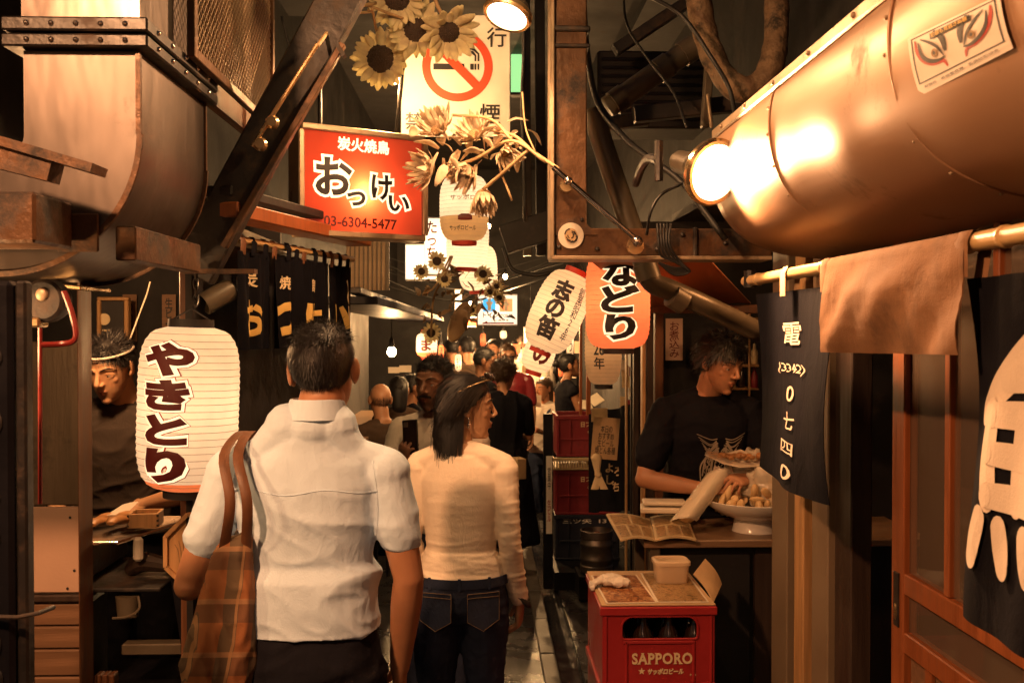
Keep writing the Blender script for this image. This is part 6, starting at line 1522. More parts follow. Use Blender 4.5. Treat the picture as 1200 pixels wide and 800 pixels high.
b.surf(lambda u, v: q[0] * (1 - u) * (1 - v) + q[1] * u * (1 - v) + q[2] * u * v + q[3] * (1 - u) * v + V((.01 * math.sin(3 * v), 0, 0)), 8, 8, .004); solid('cardboard_flap', 'bent cardboard flap standing at the right rear of the red crate', 'cardboard', b, M['kraft'], smooth=60)
tb = thing('plastic_tub', 'translucent lidded plastic tub on the red crate', 'tub', P(786, 690, 3.5)); c = V((P(786, 690, 3.48).x, 3.48, tz + .012)); X, Yv = V((1, 0, 0)), V((0, 1, 0))
b = MB(); b.rings([(c, X, Yv, .052, .042, .35), (c + V((0, 0, .004)), X, Yv, .054, .044, .35), (c + V((0, 0, .062)), X, Yv, .060, .05, .35)], 32); b.build('bowl', M['tub'], tb, 50)
b = MB(); b.rings([(c + V((0, 0, .063)), X, Yv, .064, .054, .35), (c + V((0, 0, .074)), X, Yv, .064, .054, .35), (c + V((0, 0, .078)), X, Yv, .056, .046, .35), (c + V((0, 0, .075)), X, Yv, .052, .042, .35)], 32); b.build('lid', M['tub'], tb, 50)
# work glove
gl = MB(); gc = V((P(716, 684, 3.42).x, 3.42, tz + .03)); gl.ball(gc, (.045, .035, .022), 16, 10, Matrix.Rotation(-.2, 3, 'Z')); gl.ball(gc + V((.03, -.02, -.002)), (.035, .03, .018), 14, 10)
for i in range(4): gl.cap_tube([gc + V((-.03, -.02 + i * .012, .004)), gc + V((-.055 - .004 * i, -.026 + i * .016, -.002 - .004 * i)), gc + V((-.068, -.03 + i * .018, -.02))], .0085, 8)
v, n_, f = voxel(gl, .003, 3); v = folds(v, n_, .004, 40, 40, 50); o = mesh_obj('work_glove', v, f, M['teew'], None, smooth=180); tag(o, 'crumpled white cotton glove on the left corner of the red crate', 'glove')
# ------------------------------------------------------------------ crimson crates, keg, notices
sx = P(651, 500, 6.8).x; CWb, CDb = .44, .36
for i, (z0, h, m_, lab, tx) in enumerate(((.122, .31, 'blueplastic', 'dark blue crate at the bottom of the far stack', None), (.434, .31, 'crimson', 'crimson crate with pale print under the ivory basket', 'フード'), (.832, .282, 'crimson', 'top crimson crate of the far stack by the notice', 'フード'))):
    cr = beer_crate(lab, sx + (.01 if i == 2 else 0), 6.8, z0, CWb, CDb, h, m_, cutout=False, group='crates in the far stack'); k6 = 6.8 / FOC
    if tx: lettering('日' + tx, .13, .035, plane_fn((sx + .24, 6.7985, z0 + h * .78), (1, 0, 0), (0, 0, 1)), M['cream'], cr, .02); lettering('〇一三五', .1, .018, plane_fn((sx + .27, 6.7985, z0 + h * .60), (1, 0, 0), (0, 0, 1)), M['cream'], cr, .01)
    b = MB(); b.lo((sx + .03, 6.792, z0 + h * .40), (sx + CWb - .03, 6.8, z0 + h * .44), .002); b.build('rib', M[m_], cr)
lettering('三ツ矢  13', .3, .035, plane_fn((sx + .2, 6.7985, .39), (1, 0, 0), (0, 0, 1)), M['white'], bpy.data.objects['beer_crate.003'] if 'beer_crate.003' in bpy.data.objects else cr, .02)
bk = thing('basket', 'shallow ivory slotted basket between two crimson crates', 'basket', (sx + .2, 6.95, .746))
b = MB(); b.lo((sx - .02, 6.76, .746), (sx + CWb, 7.1, .762), .004); b.build('base', M['greyvinyl'], bk)
b = MB(); b.lo((sx - .03, 6.75, .808), (sx + CWb + .01, 6.77, .83), .003); b.lo((sx - .03, 6.77, .808), (sx - .01, 7.1, .83), .003); b.build('rim', M['greyvinyl'], bk)
for i in range(24): b = MB(); b.lo((sx - .015 + i * .0185, 6.755, .762), (sx - .007 + i * .0185, 6.765, .808)); b.build('slat', M['greyvinyl'], bk)
kg = thing('beer_keg', 'small steel beer keg beside the far crates', 'keg', (P(699, 660, 6.3).x, 6.3, 0)); c = V((P(699, 660, 6.3).x, 6.3, .16)); r_ = .105
b = MB(); b.lathe([(r_ * .9, 0), (r_, .01), (r_, .05), (r_ * .95, .055), (r_ * .97, .08), (r_, .085), (r_, .1), (r_ * .97, .105), (r_ * .97, .17), (r_, .175), (r_, .19), (r_ * .97, .195), (r_ * .92, .22), (r_ * .98, .225), (r_, .27), (r_ * .93, .272), (r_ * .9, .24), (r_ * .3, .235), (.001, .24)], c, 36); b.build('barrel', M['steel'], kg, 40)
b = MB(); b.lathe([(.025, .23), (.025, .255), (.012, .26), (.001, .26)], c, 16); b.build('valve', M['chrome'], kg)
b = MB(); b.lo((sx - .03, 6.46, 0), (sx + .62, 7.16, .12)); b.lo((P(680, 660, 6.3).x - .02, 6.18, .015), (P(718, 660, 6.3).x + .04, 6.45, .16)); solid('plinth', 'low black step under the steel keg', 'step', b, M['black'])
th = notice('brown paper notice tied in front of the crimson crates', 694, 489, 725, 538, 5.5, 'kraft', [('本日の\nおすすめ\n生ビール\n焼とん各種', 710, 515, 24, 34, 'ink')], tilt=.08)
notice('smaller faded paper behind the brown notice', 693, 478, 712, 494, 5.55, 'papery')
th = thing('tassel', 'pale knotted cloth tassel below the brown notice', 'tassel', P(700, 572, 5.48))
b = MB(); b.cap_tube([P(699, 537, 5.48), P(700, 552, 5.48), P(701, 556, 5.48)], [.03, .016, .02], 10); b.build('knot', M['cream'], th)
for x in (697, 708): b = MB(); b.rings([(P(701, 554, 5.48), V((1, 0, 0)), V((0, 1, 0)), .012, .006), (P(x, 573, 5.47), V((1, 0, 0)), V((0, 1, 0)), .022, .006)], 10); b.build('tail', M['cream'], th)
th = thing('banner', 'dark blue cloth banner with pale kana beside the crimson crates', 'banner', P(715, 605, 6.0))
q = [P(690, 485, 6.0), P(757, 470, 5.4), P(757, 598, 5.4), P(690, 600, 6.0)]
b = MB(); fb = lambda u, v: q[0] * (1 - u) * (1 - v) + q[1] * u * (1 - v) + q[2] * u * v + q[3] * (1 - u) * v + V((.015 * math.sin(u * 16), -.02 * math.sin(u * 16), 0)); b.surf(fb, 24, 8, .002); b.build('cloth', M['navy'], th, 60)
for t, x, y, w in (('よ', 714, 548, 9), ('ろ', 724, 552, 9), ('し', 715, 562, 9), ('ち', 722, 570, 9)): lettering(t, w * 5.7 / FOC, w * 1.2 * 5.7 / FOC, plane_fn(P(x, y, 5.68), (1, 0, 0), (0, 0, 1)), M['cream'], th, .03)
# far posts and clutter on the right side
for i, (x, m_, w, lab) in enumerate(((735, 'ltwood', 2, 'pale post left of the food stall by the lanterns'), (746, 'dkwood', 6, 'dark post left of the food stall'), (690, 'redwood', 5, 'reddish post behind the tank top man'), (681, 'redwood', 3, 'thin reddish post beside the tank top man'))):
    Y = 5.2 if x > 700 else 6.9; a = P(x - w / 2, 400, Y); c = P(x + w / 2, 320, Y); b = MB(); b.lo((a.x, Y, 0), (c.x, Y + .05, c.z), .003); solid('post', lab, 'post', b, M[m_])
b = MB(); b.lo((P(637, 500, 6.5).x, 6.5, 0), (P(648, 500, 6.5).x, 6.56, 1.15), .003); solid('post', 'short black sign post left of the crimson crates', 'post', b, M['black'])
th = notice('narrow white standing sign with red and black print beside the crates', 640, 534, 647, 625, 6.45, 'white', [('営\n業\n中', 643.5, 560, 4, 26, 'ink'), ('生\nビ\nル', 643.5, 598, 4, 26, 'inkred')])
r_ = random.Random(21)
for i in range(10):
    x = 722 + r_.uniform(0, 30); y = 420 + i * 6 + r_.uniform(-4, 4); b = MB(); pxbox(b, x, y, x + r_.uniform(5, 9), y + r_.uniform(8, 16), 6.2 + .05 * i, .004, 0)
    solid('paper_note', '%s paper slip on the clutter rack right of the far lanterns' % ['topmost', 'second', 'third', 'fourth', 'fifth', 'sixth', 'seventh', 'eighth', 'ninth', 'lowest'][i], 'paper', b, [M['paperw'], M['papery'], M['crimson']][i % 3], 'paper slips on the rack')
for i in range(14):
    px_ = r_.choice([613, 618, 625, 632, 641, 660, 672, 680]) + r_.uniform(-3, 3); py_ = 412 + r_.uniform(-10, 60); Y = 9 + .2 * i
    b = MB(); pxbox(b, px_ - 4, py_ - 7, px_ + 4, py_ + 7, Y, .004, 0); solid('paper_note', 'far paper menu slip number %s along the right shop fronts' % ['one', 'two', 'three', 'four', 'five', 'six', 'seven', 'eight', 'nine', 'ten', 'eleven', 'twelve', 'thirteen', 'fourteen'][i], 'paper', b, [M['paperw'], M['papery'], M['board'], M['redwood']][i % 4], 'far paper menu slips')
pbox('carton', 'small brown carton beside the person in black', 'box', P(608, 548, 6.4), (.06, .12, .13), .3, M['kraft'])
# two unseen bulbs are added overhead behind camera to light the walkers' backs
# ------------------------------------------------------------------ people
def ground(px, Y): p = P(px, 400, Y); return V((p.x, Y, 0))
UP = V((0, 0, 1))
# 1 walking man in white shirt
p = Pose({1: [(.245, -.02, 1.11), (.215, .07, .86)], -1: [(-.285, -.03, 1.10), (-.235, .21, 1.13)]}, head=(.08, -.05, -.05), headoff=(.034, .0, .01), lean=(.0, .0))
hands = {1: ((-.05, .35, -.95), (.95, -.1, 0), .45), -1: ((.1, 1, .1), (-.9, 0, .4), .9)}
man, HT = person('man seen from behind in a white short sleeved shirt carrying a plaid bag', ground(362, 2.45), 0, 1.715, p, M['skin_b'], hands, vox=(.006, .003, .003))
b = MB(); p.torso(b, lambda z: .006 + (.02 if z < 1.12 else 0), .985, 1.455); p.shoulders(b, .006); b.cap_tube([p.up((-.11, -.02, 1.42)), p.up((-.045, -.024, 1.480)), p.up((.065, -.024, 1.480)), p.up((.11, -.02, 1.42))], [.042, .06, .06, .042], 12); b.ball(p.up((.012, -.05, 1.478)), (.06, .045, .045), 14, 10)
for d in (-1, 1): p.arm_mesh(b, d, lambda t: .005 + .010 * t, 0, .62)
garment('shirt', b, M['shirtw'], man, .0055, .0075, (4, 4, 6.5), 2, .9, mask=lambda q: .35 + 1.1 * max(0, min(1, (1.36 - q[2]) / .2)), smooth=3)
def seam(name, pts, parent, r=.0012, mt='shirtw'):
    bvh_o = None
    s_ = MB(); s_.tube(pts, r, 5); return s_.build(name, M[mt], parent, 180)
from mathutils.bvhtree import BVHTree
def on_cloth(o, pts, d=(0, 1, 0)):
    t = BVHTree.FromPolygons([v.co + o.location for v in o.data.vertices], [list(q.vertices) for q in o.data.polygons]); out = []
    for q in pts:
        h = t.ray_cast(V(q), V(d))
        if h[0] is not None: out.append(h[0] - V(d) * .0006)
    return out
so = [o for o in man.children if o.name.startswith('shirt')][0]
for L in ([(-.175 + .0175 * i, -.5, 1.335 + .006 * math.sin(i * .6)) for i in range(21)], [(-.162 - .012 * math.sin(i * .22), -.5, 1.405 - i * .016) for i in range(15)], [(.162 + .012 * math.sin(i * .22), -.5, 1.405 - i * .016) for i in range(15)]):
    q = on_cloth(so, L)
    if len(q) > 3: seam('seam', q, man)
b = MB(); c = p.up((.022, -.022, 1.525)); ux, uy = p.axes(1.45)
b.rings([(c + V((0, 0, -.012)), ux, uy, .070, .068), (c + V((0, .004, .024)), ux, uy, .064, .062), (c + V((0, .004, .026)), ux, uy, .060, .058), (c, ux, uy, .063, .062)], 32); b.rings([(c + V((0, .002, -.022)), ux, uy, .079, .074), (c + V((0, .003, -.006)), ux, uy, .0745, .0705), (c + V((0, .004, .0245)), ux, uy, .0645, .0625)], 32, False); b.build('collar', M['shirtw'], man, 60)
b = MB(); p.torso(b, .013, .80, 1.03)
for d in (-1, 1): p.leg_mesh(b, d, lambda t: .016 + .012 * t)
garment('trousers', b, M['trouser'], man, .008, .006, (7, 7, 9), 4)
for d in (-1, 1): b = MB(); shoe(b, (d * .095, -.03, 0)); b.build('shoe', M['black'], man, 60)
def mh(g):
    hair_cap(g, 1.055, .05, .004); strands(g, 7000, .014, lambda q: V((q.x * 2, -.4 if q.y < 0 else .3, -1.1 if q.z < .07 else .0)), .3, .1, .0008, 3, 3, .05, 1.05)
    strands(g, 2200, .03, lambda q: V((q.x * 2, -.9, .0)), .22, .25, .001, 4, 3, .05, 1.05, region=lambda q: q.z > .075)
hair_obj(man, HT, mh)
# plaid bag, carried on the left shoulder
bag = thing('shoulder_bag', 'plaid canvas tote bag hanging from the walking man left shoulder', 'bag', (0, 0, 0), local=True); bag.location = man.location
X = V((1, 0, 0)); c0 = ground(263, 2.37) - man.location
bb = []
for z, cx, rx, ry in ((.845, -.012, .055, .035), (.87, -.01, .082, .05), (.93, -.004, .09, .062), (1.02, .004, .078, .06), (1.12, .016, .06, .045), (1.19, .026, .045, .028), (1.23, .032, .032, .016)): bb.append((V((c0.x + cx, c0.y - .02, z)), V((.96, .25, 0)), V((-.25, .96, 0)), rx, ry, .8))
b = MB(); b.rings(bb, 28); garment('bag_body', b, M['plaid'], bag, .006, .011, (13, 13, 5), 6)
b = MB(); sh = V((-.155, -.01, 1.452))
for o in (-.016, .016): b.rings([(q + V((o * .6, 0, 0)), V((.98, .2, 0)), V((-.2, .98, 0)), .012, .003) for q in curve_pts([V((c0.x + .03 + o, c0.y - .03, 1.2)), V((c0.x + .05 + o * .6, c0.y - .075, 1.32)), V((-.165 + o * .4, -.10, 1.42)), sh + V((0, .03, .012)), V((-.165, .09, 1.40)), V((c0.x + .03, .10, 1.25)), V((c0.x + .03 + o, c0.y + .03, 1.2))], 5)], 8)
b.build('strap', M['brwood'], bag, 60)
for i in range(5):
    b = MB(); b.tube([V((c0.x - .03 + i * .017, c0.y - .045, .86)), V((c0.x - .034 + i * .018, c0.y - .05, .81 + .01 * (i % 2)))], [.004, .006], 6); b.build('fringe', M['cream'], bag, 180)

# 2 woman in cream top, head turned to the right in profile
p = Pose({1: [(.185, -.05, 1.10), (.225, .02, .855)], -1: [(-.19, .02, 1.10), (-.16, .14, .92)]}, head=(1.42, .04, 0), headoff=(.012, .0, -.005), lean=(.01, -.01), twist=-.28, fem=True)
hands = {1: ((-.02, .25, -.95), (.95, -.2, 0), .4), -1: ((.1, .8, -.5), (-.9, 0, .2), .5)}
wom, HT = person('woman in a cream long sleeved top and jeans looking to the right', ground(539, 3.4), 0, 1.555, p, M['skin_a'], hands, vox=(.006, .0026, .003), nose=.8)
b = MB(); p.torso(b, lambda z: .009 + (.006 if z < 1.05 else 0), .968, 1.425, n=32); p.shoulders(b, .006)
for d in (-1, 1): p.arm_mesh(b, d, lambda t: .007 + .003 * t, 0, 1.93)
def cutn(v): return True
garment('jersey_top', b, M['topcream'], wom, .0055, .0032, (5, 5, 26), 1, .25, mask=lambda q: .25 + 1.2 * max(0, min(1, (1.16 - q[2]) / .12)) + (.5 if q[0] > .16 else 0))
b = MB(); p.torso(b, .010, .80, .985)
for d in (-1, 1): p.leg_mesh(b, d, lambda t: .008 + .003 * t)
b.ball((-.075, -.06, .87), (.085, .075, .085), 16, 12); b.ball((.075, -.06, .87), (.085, .075, .085), 16, 12)
garment('jeans', b, M['denim'], wom, .0065, .0035, (10, 10, 18), 3)
b = MB(); ux, uy = p.axes(.97); band(b, p.up((0, -.008, .945)), .178, .127, ux, uy, .034, .006, 40); b.build('waistband', M['denim'], wom, 60)
def pocket(cx, w=.058):
    b = MB(); L = []
    for x, z in ((-w, .06), (w, .06), (w, -.04), (0, -.075), (-w, -.04)):
        xx = cx + x; y = -.012 - .118 * math.sqrt(max(.05, 1 - (xx / .19) ** 2)) - .022; L.append(V((xx, y - (.006 if z < 0 else 0), .87 + z)))
    b.add(L + [q + V((0, .02, 0)) for q in L], [tuple(reversed(range(5)))] + [(i, (i + 1) % 5, 5 + (i + 1) % 5, 5 + i) for i in range(5)]); o = b.build('pocket', M['denim'], wom)
    b = MB(); b.tube([q + V((0, -.0015, 0)) for q in L], .0014, 5, close=True); b.tube([L[0].lerp(L[4], .15) + V((0, -.0015, 0)), L[1].lerp(L[2], .15) + V((0, -.0015, 0))], .0014, 5); b.build('stitching', M['thread'], o, 180)
pocket(.088); pocket(-.088)
for x in (-.11, 0, .11): b = MB(); yy = -.014 - .113 * math.sqrt(1 - (x / .168) ** 2); b.box((x, yy - .016, .962), (.011, .006, .046), None, .001); b.build('belt_loop', M['denim'], wom)
for d in (-1, 1): b = MB(); shoe(b, (d * .095, -.03, 0)); b.build('shoe', M['black'], wom, 60)
def wh(g):
    hair_cap(g, 1.07, .05, .003)
    X, Y = V((1, 0, 0)), V((0, 1, 0))
    g.rings([((0, -.04, .10), X, Y, .04, .05), ((0, -.05, .06), X, Y, .08, .07), ((0, -.068, .0), X, Y, .078, .054), ((0, -.075, -.06), X, Y, .07, .048), ((0, -.078, -.11), X, Y, .068, .052), ((0.0, -.075, -.155), X, Y, .058, .04), ((0, -.08, -.19), X, Y, .035, .022)], 28)
    comb = lambda q: V((q.x * 3.0, -1.0, -.5)) if q.z > .05 else V((q.x * .8, -.35, -1))
    strands(g, 2000, .12, lambda q: V((q.x * 1.5, -1.0, -.25)), .02, .12, .0017, 5, 10, .05, 1.07, .25, region=lambda q: q.y > -.03, keepout=1.08, jit=.1); strands(g, 1800, .2, comb, .03, .85, .0017, 6, 11, .05, 1.07, .25, region=lambda q: q.y < -.02, keepout=1.09, jit=.14)
    strands(g, 1100, .25, comb, .02, .95, .0016, 8, 12, .05, 1.07, .3, region=lambda q: q.y < -.02, keepout=1.11)
hair_obj(wom, HT, wh)
# sunglasses pushed up on the head, earring
th_ = thing('sunglasses', 'sunglasses pushed up into the dark hair of the woman in cream', 'sunglasses', (0, 0, 0), local=True); th_.location = wom.location; th_.scale = wom.scale
b = MB(); L_ = [HT(q) for q in ((-.062, .055, .105), (-.03, .085, .108), (0, .088, .104), (.03, .085, .108), (.062, .055, .105))]; b.tube(curve_pts(L_, 4), .0035, 6)
for s in (-1, 1): b.tube(curve_pts([HT((s * .062, .055, .105)), HT((s * .082, -.0, .085)), HT((s * .085, -.05, .06))], 4), .003, 6)
b.build('frame', M['brass'], th_, 180)
for s in (-1, 1): b = MB(); b.ball(HT((s * .034, .078, .118)), (.026, .012, .018), 14, 8, p.hr @ Matrix.Rotation(.7, 3, 'X')); b.build('lens', M['bottle'], th_, 180)
th_ = thing('earring', 'dangling earring below the ear of the woman in cream', 'earring', (0, 0, 0), local=True); th_.location = wom.location; th_.scale = wom.scale
b = MB()
for i in range(4): b.ball(HT((.079, -.004, -.036 - i * .011)), .0045 if i % 2 else .006, 8, 6)
b.build('bead', M['chrome'], th_, 180)
th_ = thing('wrist_strap', 'black strap slung at the wrist of the woman in cream', 'strap', (0, 0, 0), local=True); th_.location = wom.location; th_.scale = wom.scale
w_ = p.arm[1][2]; b = MB(); b.tube(curve_pts([w_ + V((-.03, -.03, .05)), w_ + V((-.005, -.036, .03)), w_ + V((.028, -.025, .0)), w_ + V((.034, .01, -.015)), w_ + V((-.0, .035, .02)), w_ + V((-.03, .01, .05)), w_ + V((-.03, -.03, .05))], 5), .011, 8); b.build('band', M['rubber'], th_, 180)
b = MB()
for i in range(5): b.ball(w_ + V((-.035 + i * .006, -.035, .055 - .003 * i)), .005, 8, 6)
b.build('charm', M['brass'], th_, 180)

# 3 man with phone facing the viewer
p = Pose({1: [(.21, .10, 1.06), (.015, .25, 1.25)], -1: [(-.235, -.02, 1.10), (-.22, .08, .88)]}, head=(-.05, .06, 0), headoff=(0, .01, -.01), lean=(0, .0))
# local x to his right: picture left
hands = {1: ((-.2, .15, .95), (.35, .9, .1), .7, 1.0, .06, .8), -1: ((0, .3, -.95), (-.95, 0, 0), .4)}
ph, HT = person('bearded man in a white tee holding up a phone', ground(511, 4.2), math.pi - .5, 1.60, p, M['skin_c'], hands, vox=(.007, .0032, .0035), nose=1.15, beard=.9)
def tee(root, p, mt, sl=.7, z0=.93, seed=0, add=.013, vox=.008, name='tee_shirt', amp=.006):
    b = MB(); p.torso(b, lambda z: add + (.006 if z < 1.1 else 0), z0, 1.44); p.shoulders(b, add * .7)
    if sl:
        for d in (-1, 1): p.arm_mesh(b, d, lambda t: add + .012 * t, 0, sl)
    return garment(name, b, mt, root, vox, amp, (5, 5, 8), seed, .5)
def pants(root, p, mt, add=.012, name='trousers', vox=.01, flare=.01):
    b = MB(); p.torso(b, add, .80, 1.0)
    for d in (-1, 1): p.leg_mesh(b, d, lambda t: add + flare * t)
    garment(name, b, mt, root, vox, .005, (7, 7, 9), 1)
    for d in (-1, 1): q = V(p.legs[d][2]); b = MB(); shoe(b, (q.x, q.y, q.z - .09)); b.build('shoe', M['black'], root, 60)
tee(ph, p, M['teew'], .68, seed=3); pants(ph, p, M['denim'])
def sh_(g, n=2600, L=.022, seed=1, fr=.05): hair_cap(g, 1.06, fr, .004, seed); strands(g, n, L, lambda q: V((q.x * 3, -.4 if q.y < .02 else .5, -.8 if q.z < .07 else .0)), .25, .1, .0012, seed, 3, fr, 1.05)
hair_obj(ph, HT, lambda g: sh_(g, 3000, .026, 3, .058))
def beardf(g):
    r = random.Random(2)
    for i in range(1500):
        a = r.uniform(-1.35, 1.35); z = r.uniform(-.118, -.052); w = np.interp(z, [-.118, -.09, -.05], [.03, .05, .066]); yy = .018 + np.interp(z, [-.118, -.09, -.05], [.042, .058, .068]) * math.cos(a)
        if z > -.08 and abs(a) < .5 and z < -.052: continue
        q = V((w * math.sin(a), yy, z)); e = q + V((math.sin(a) * .004, math.cos(a) * .005, -.006)); g.add([q - V((.0012, 0, 0)), q + V((.0012, 0, 0)), e], [(0, 1, 2)])
    for i in range(400):
        x = r.uniform(-.03, .03); q = V((x, .094 - 14 * x * x, -.046 + r.uniform(-.004, .004) - 6 * x * x)); e = q + V((x * .1, .003, -.007)); g.add([q - V((.0012, 0, 0)), q + V((.0012, 0, 0)), e], [(0, 1, 2)])
hair_obj(ph, HT, beardf, name='beard')
th_ = thing('smartphone', 'black smartphone held upright by the bearded man', 'phone', (0, 0, 0), local=True, rotz=math.pi - .5); th_.location = ph.location; th_.scale = ph.scale
w_ = p.arm[1][2]; pc = w_ + V((-.035, -.005, .125)); Rp = Euler((.12, .1, .15)).to_matrix(); b = MB(); b.box(pc, (.072, .0085, .15), Rp, .004); b.build('case', M['rubber'], th_)
b = MB(); b.box(pc + Rp @ V((0, .0045, .0)), (.064, .001, .14), Rp); b.build('back_plate', M['bottle'], th_)
b = MB(); b.box(pc + Rp @ V((.018, .006, .055)), (.022, .003, .022), Rp, .002); b.build('camera_bump', M['chrome'], th_)
b = MB(); b.tube([w_ + V((math.cos(t) * .034, math.sin(t) * .03, -.02 - .01 * math.sin(t))) for t in [2 * math.pi * i / 24 for i in range(24)]], .005, 6, close=True); o = b.build('bracelet', M['chrome'], ph, 180)
b = MB(); b.rings([(q, V((.7, .3, .6)).normalized(), V((-.3, .9, 0)).normalized(), .018, .004) for q in curve_pts([V((-.16, .02, 1.43)), V((-.13, .13, 1.33)), V((.02, .165, 1.15)), V((.13, .16, 1.0)), V((.19, .09, .92))], 5)], 8); b.build('bag_strap', M['kraft'], ph, 60)

# 4 cook at the right counter
p = Pose({1: [(.285, .10, 1.10), (.09, .31, 1.085)], -1: [(-.27, .10, 1.12), (-.07, .34, 1.13)]}, head=(-.36, .34, 0), headoff=(-.02, .055, -.02), lean=(-.02, .05))
hands = {1: ((-.75, .55, .05), (.2, .2, .95), .55, 1.0, .05, .6), -1: ((.75, .5, 0), (-.2, .3, .9), .6, 1.0, .05, .6)}
ck_, HT = person('cook in a black tee with a pale print holding a tray of skewers', ground(820, 4.24), math.pi + .16, 1.705, p, M['skin_b'], hands, vox=(.0065, .003, .003))
tee(ck_, p, M['teeblack'], .78, seed=5, add=.014, vox=.0065, amp=.009); pants(ck_, p, M['trouser'])
b = MB(); ux, uy = p.axes(1.43); band(b, p.up((0, -.018, 1.425)), .083, .073, ux, uy, .014, .006, 28); b.build('neck_rib', M['teeblack'], ck_, 60)
# printed emblem on chest: winged skull-like swirl as flat print on cloth
def chest(x, z, l=0):
    t = max(-.98, min(.98, x / .19)); y = np.interp(z, [1.0, 1.15, 1.26, 1.36], [.128, .134, .142, .136]) * (1 - abs(t) ** 2.6) ** .5 + .034 + l; q = p.up((x, 0, z)); return q + V((0, y, 0))
pr = MB(); r_ = random.Random(3)
def poly_strip(pts, w):
    L = curve_pts([(x, z, 0) for x, z in pts], 5)
    for i in range(len(L) - 1):
        d = (L[i + 1] - L[i]).normalized(); n_ = V((-d.y, d.x, 0)); ww = w * (1 - .6 * i / len(L))
        pr.add([chest(q.x, q.y, .006) for q in (L[i] + n_ * ww, L[i] - n_ * ww, L[i + 1] - n_ * ww, L[i + 1] + n_ * ww)], [(0, 1, 2, 3)])
for s in (-1, 1):
    for i in range(9): poly_strip([(s * r_.uniform(.01, .03), 1.275 - i * .009), (s * .05, 1.27 - i * .012 + r_.uniform(-.006, .006)), (s * (.105 - .007 * i), 1.295 - i * .012)], .0022)
    poly_strip([(s * .02, 1.26), (s * .06, 1.2), (s * .07, 1.12)], .006); poly_strip([(s * .015, 1.24), (s * .035, 1.18), (s * .03, 1.1)], .007); poly_strip([(s * .06, 1.2), (s * .08, 1.16), (s * .075, 1.1)], .004)
for i in range(70): x = r_.uniform(-.07, .07); z = r_.uniform(1.1, 1.24); poly_strip([(x, z), (x + r_.uniform(-.01, .01), z - .015), (x + r_.uniform(-.015, .015), z - .03)], .0025)
pr.build('shirt_print', mat('faded_print', (.36, .3, .22), .8, 0, .3, 20, 0), ck_, None)
def chf(g):
    hair_cap(g, 1.10, .052, .008, 5); strands(g, 3200, .045, lambda q: V((q.x * 4, -.1 if q.y > 0 else -.5, -.35)), .35, .22, .0017, 6, 5, .052, 1.09, .4, keepout=1.1)
    strands(g, 260, .06, lambda q: V((q.x * 3 + .5, .7, -.1)), .35, .2, .0018, 7, 6, .052, 1.1, .3, region=lambda q: q.y > .03 and q.z > .075, keepout=1.12)
hair_obj(ck_, HT, chf)
ty = thing('skewer_tray', 'white folded tray of grilled skewers in the cook hands', 'tray', P(862, 545, 3.9))
q = [P(826, 538, 3.92), P(868, 553, 3.84), P(908, 545, 3.92), P(868, 532, 4.0)]
b = MB(); b.surf(lambda u, v: q[0] * (1 - u) * (1 - v) + q[1] * u * (1 - v) + q[2] * u * v + q[3] * (1 - u) * v + V((0, 0, .02 * (abs(u - .5) + abs(v - .5)))), 8, 8, .003); b.build('tray', M['paperw'], ty)
b = MB(); r_ = random.Random(8); cc = P(868, 541, 3.92)
for i in range(22): b.ball(cc + V((r_.uniform(-.09, .09), r_.uniform(-.035, .035), .018 + r_.random() * .012)), (.014, .012, .01), 8, 6)
o = b.build('grilled_meat', M['fish'], ty, 180)
b = MB()
for i in range(4): b.tube([cc + V((-.13, -.02 + i * .013, .02 + i * .006)), cc + V((.06, -.02 + i * .013, .022))], .0018, 5)
b.build('skewer', M['ltwood'], ty, 180)

# 5 cook at the left grill
p = Pose({1: [(.27, .06, 1.12), (.20, .32, 1.06)], -1: [(-.27, .10, 1.10), (-.10, .36, 1.09)]}, head=(.28, .38, 0), headoff=(.02, .07, -.02), lean=(.02, .07))
hands = {1: ((-.1, .8, -.5), (.2, .5, .85), .5), -1: ((.35, .8, -.5), (-.2, .5, .85), .75, 1.0, .05, .8)}
gc_, HT = person('grill cook in a charcoal sweatshirt with a white headband', ground(157, 3.95), math.pi + .1, 1.70, p, M['skin_a'], hands, vox=(.0065, .003, .003))
b = MB(); p.torso(b, lambda z: .022, .93, 1.44); p.shoulders(b, .016)
for d in (-1, 1): p.arm_mesh(b, d, lambda t: .02 + .006 * t, 0, 1.2)
garment('sweatshirt', b, M['teecharcoal'], gc_, .0065, .008, (5, 5, 9), 7, .5); pants(gc_, p, M['trouser'])
b = MB(); ux, uy = p.axes(1.43); band(b, p.up((0, -.018, 1.425)), .08, .07, ux, uy, .02, .007, 28); b.build('neck_rib', M['teecharcoal'], gc_, 60)
hair_obj(gc_, HT, lambda g: sh_(g, 3000, .03, 5, .05))
b = MB(); L = []
for i in range(40):
    t = 2 * math.pi * i / 40; L.append(HT(CRN + V((CRR.x * 1.09 * math.cos(t), CRR.y * 1.09 * math.sin(t), .028 + .012 * math.sin(t)))))
b.tube(L, .005, 6, close=True); b.build('headband', M['teew'], gc_, 180)

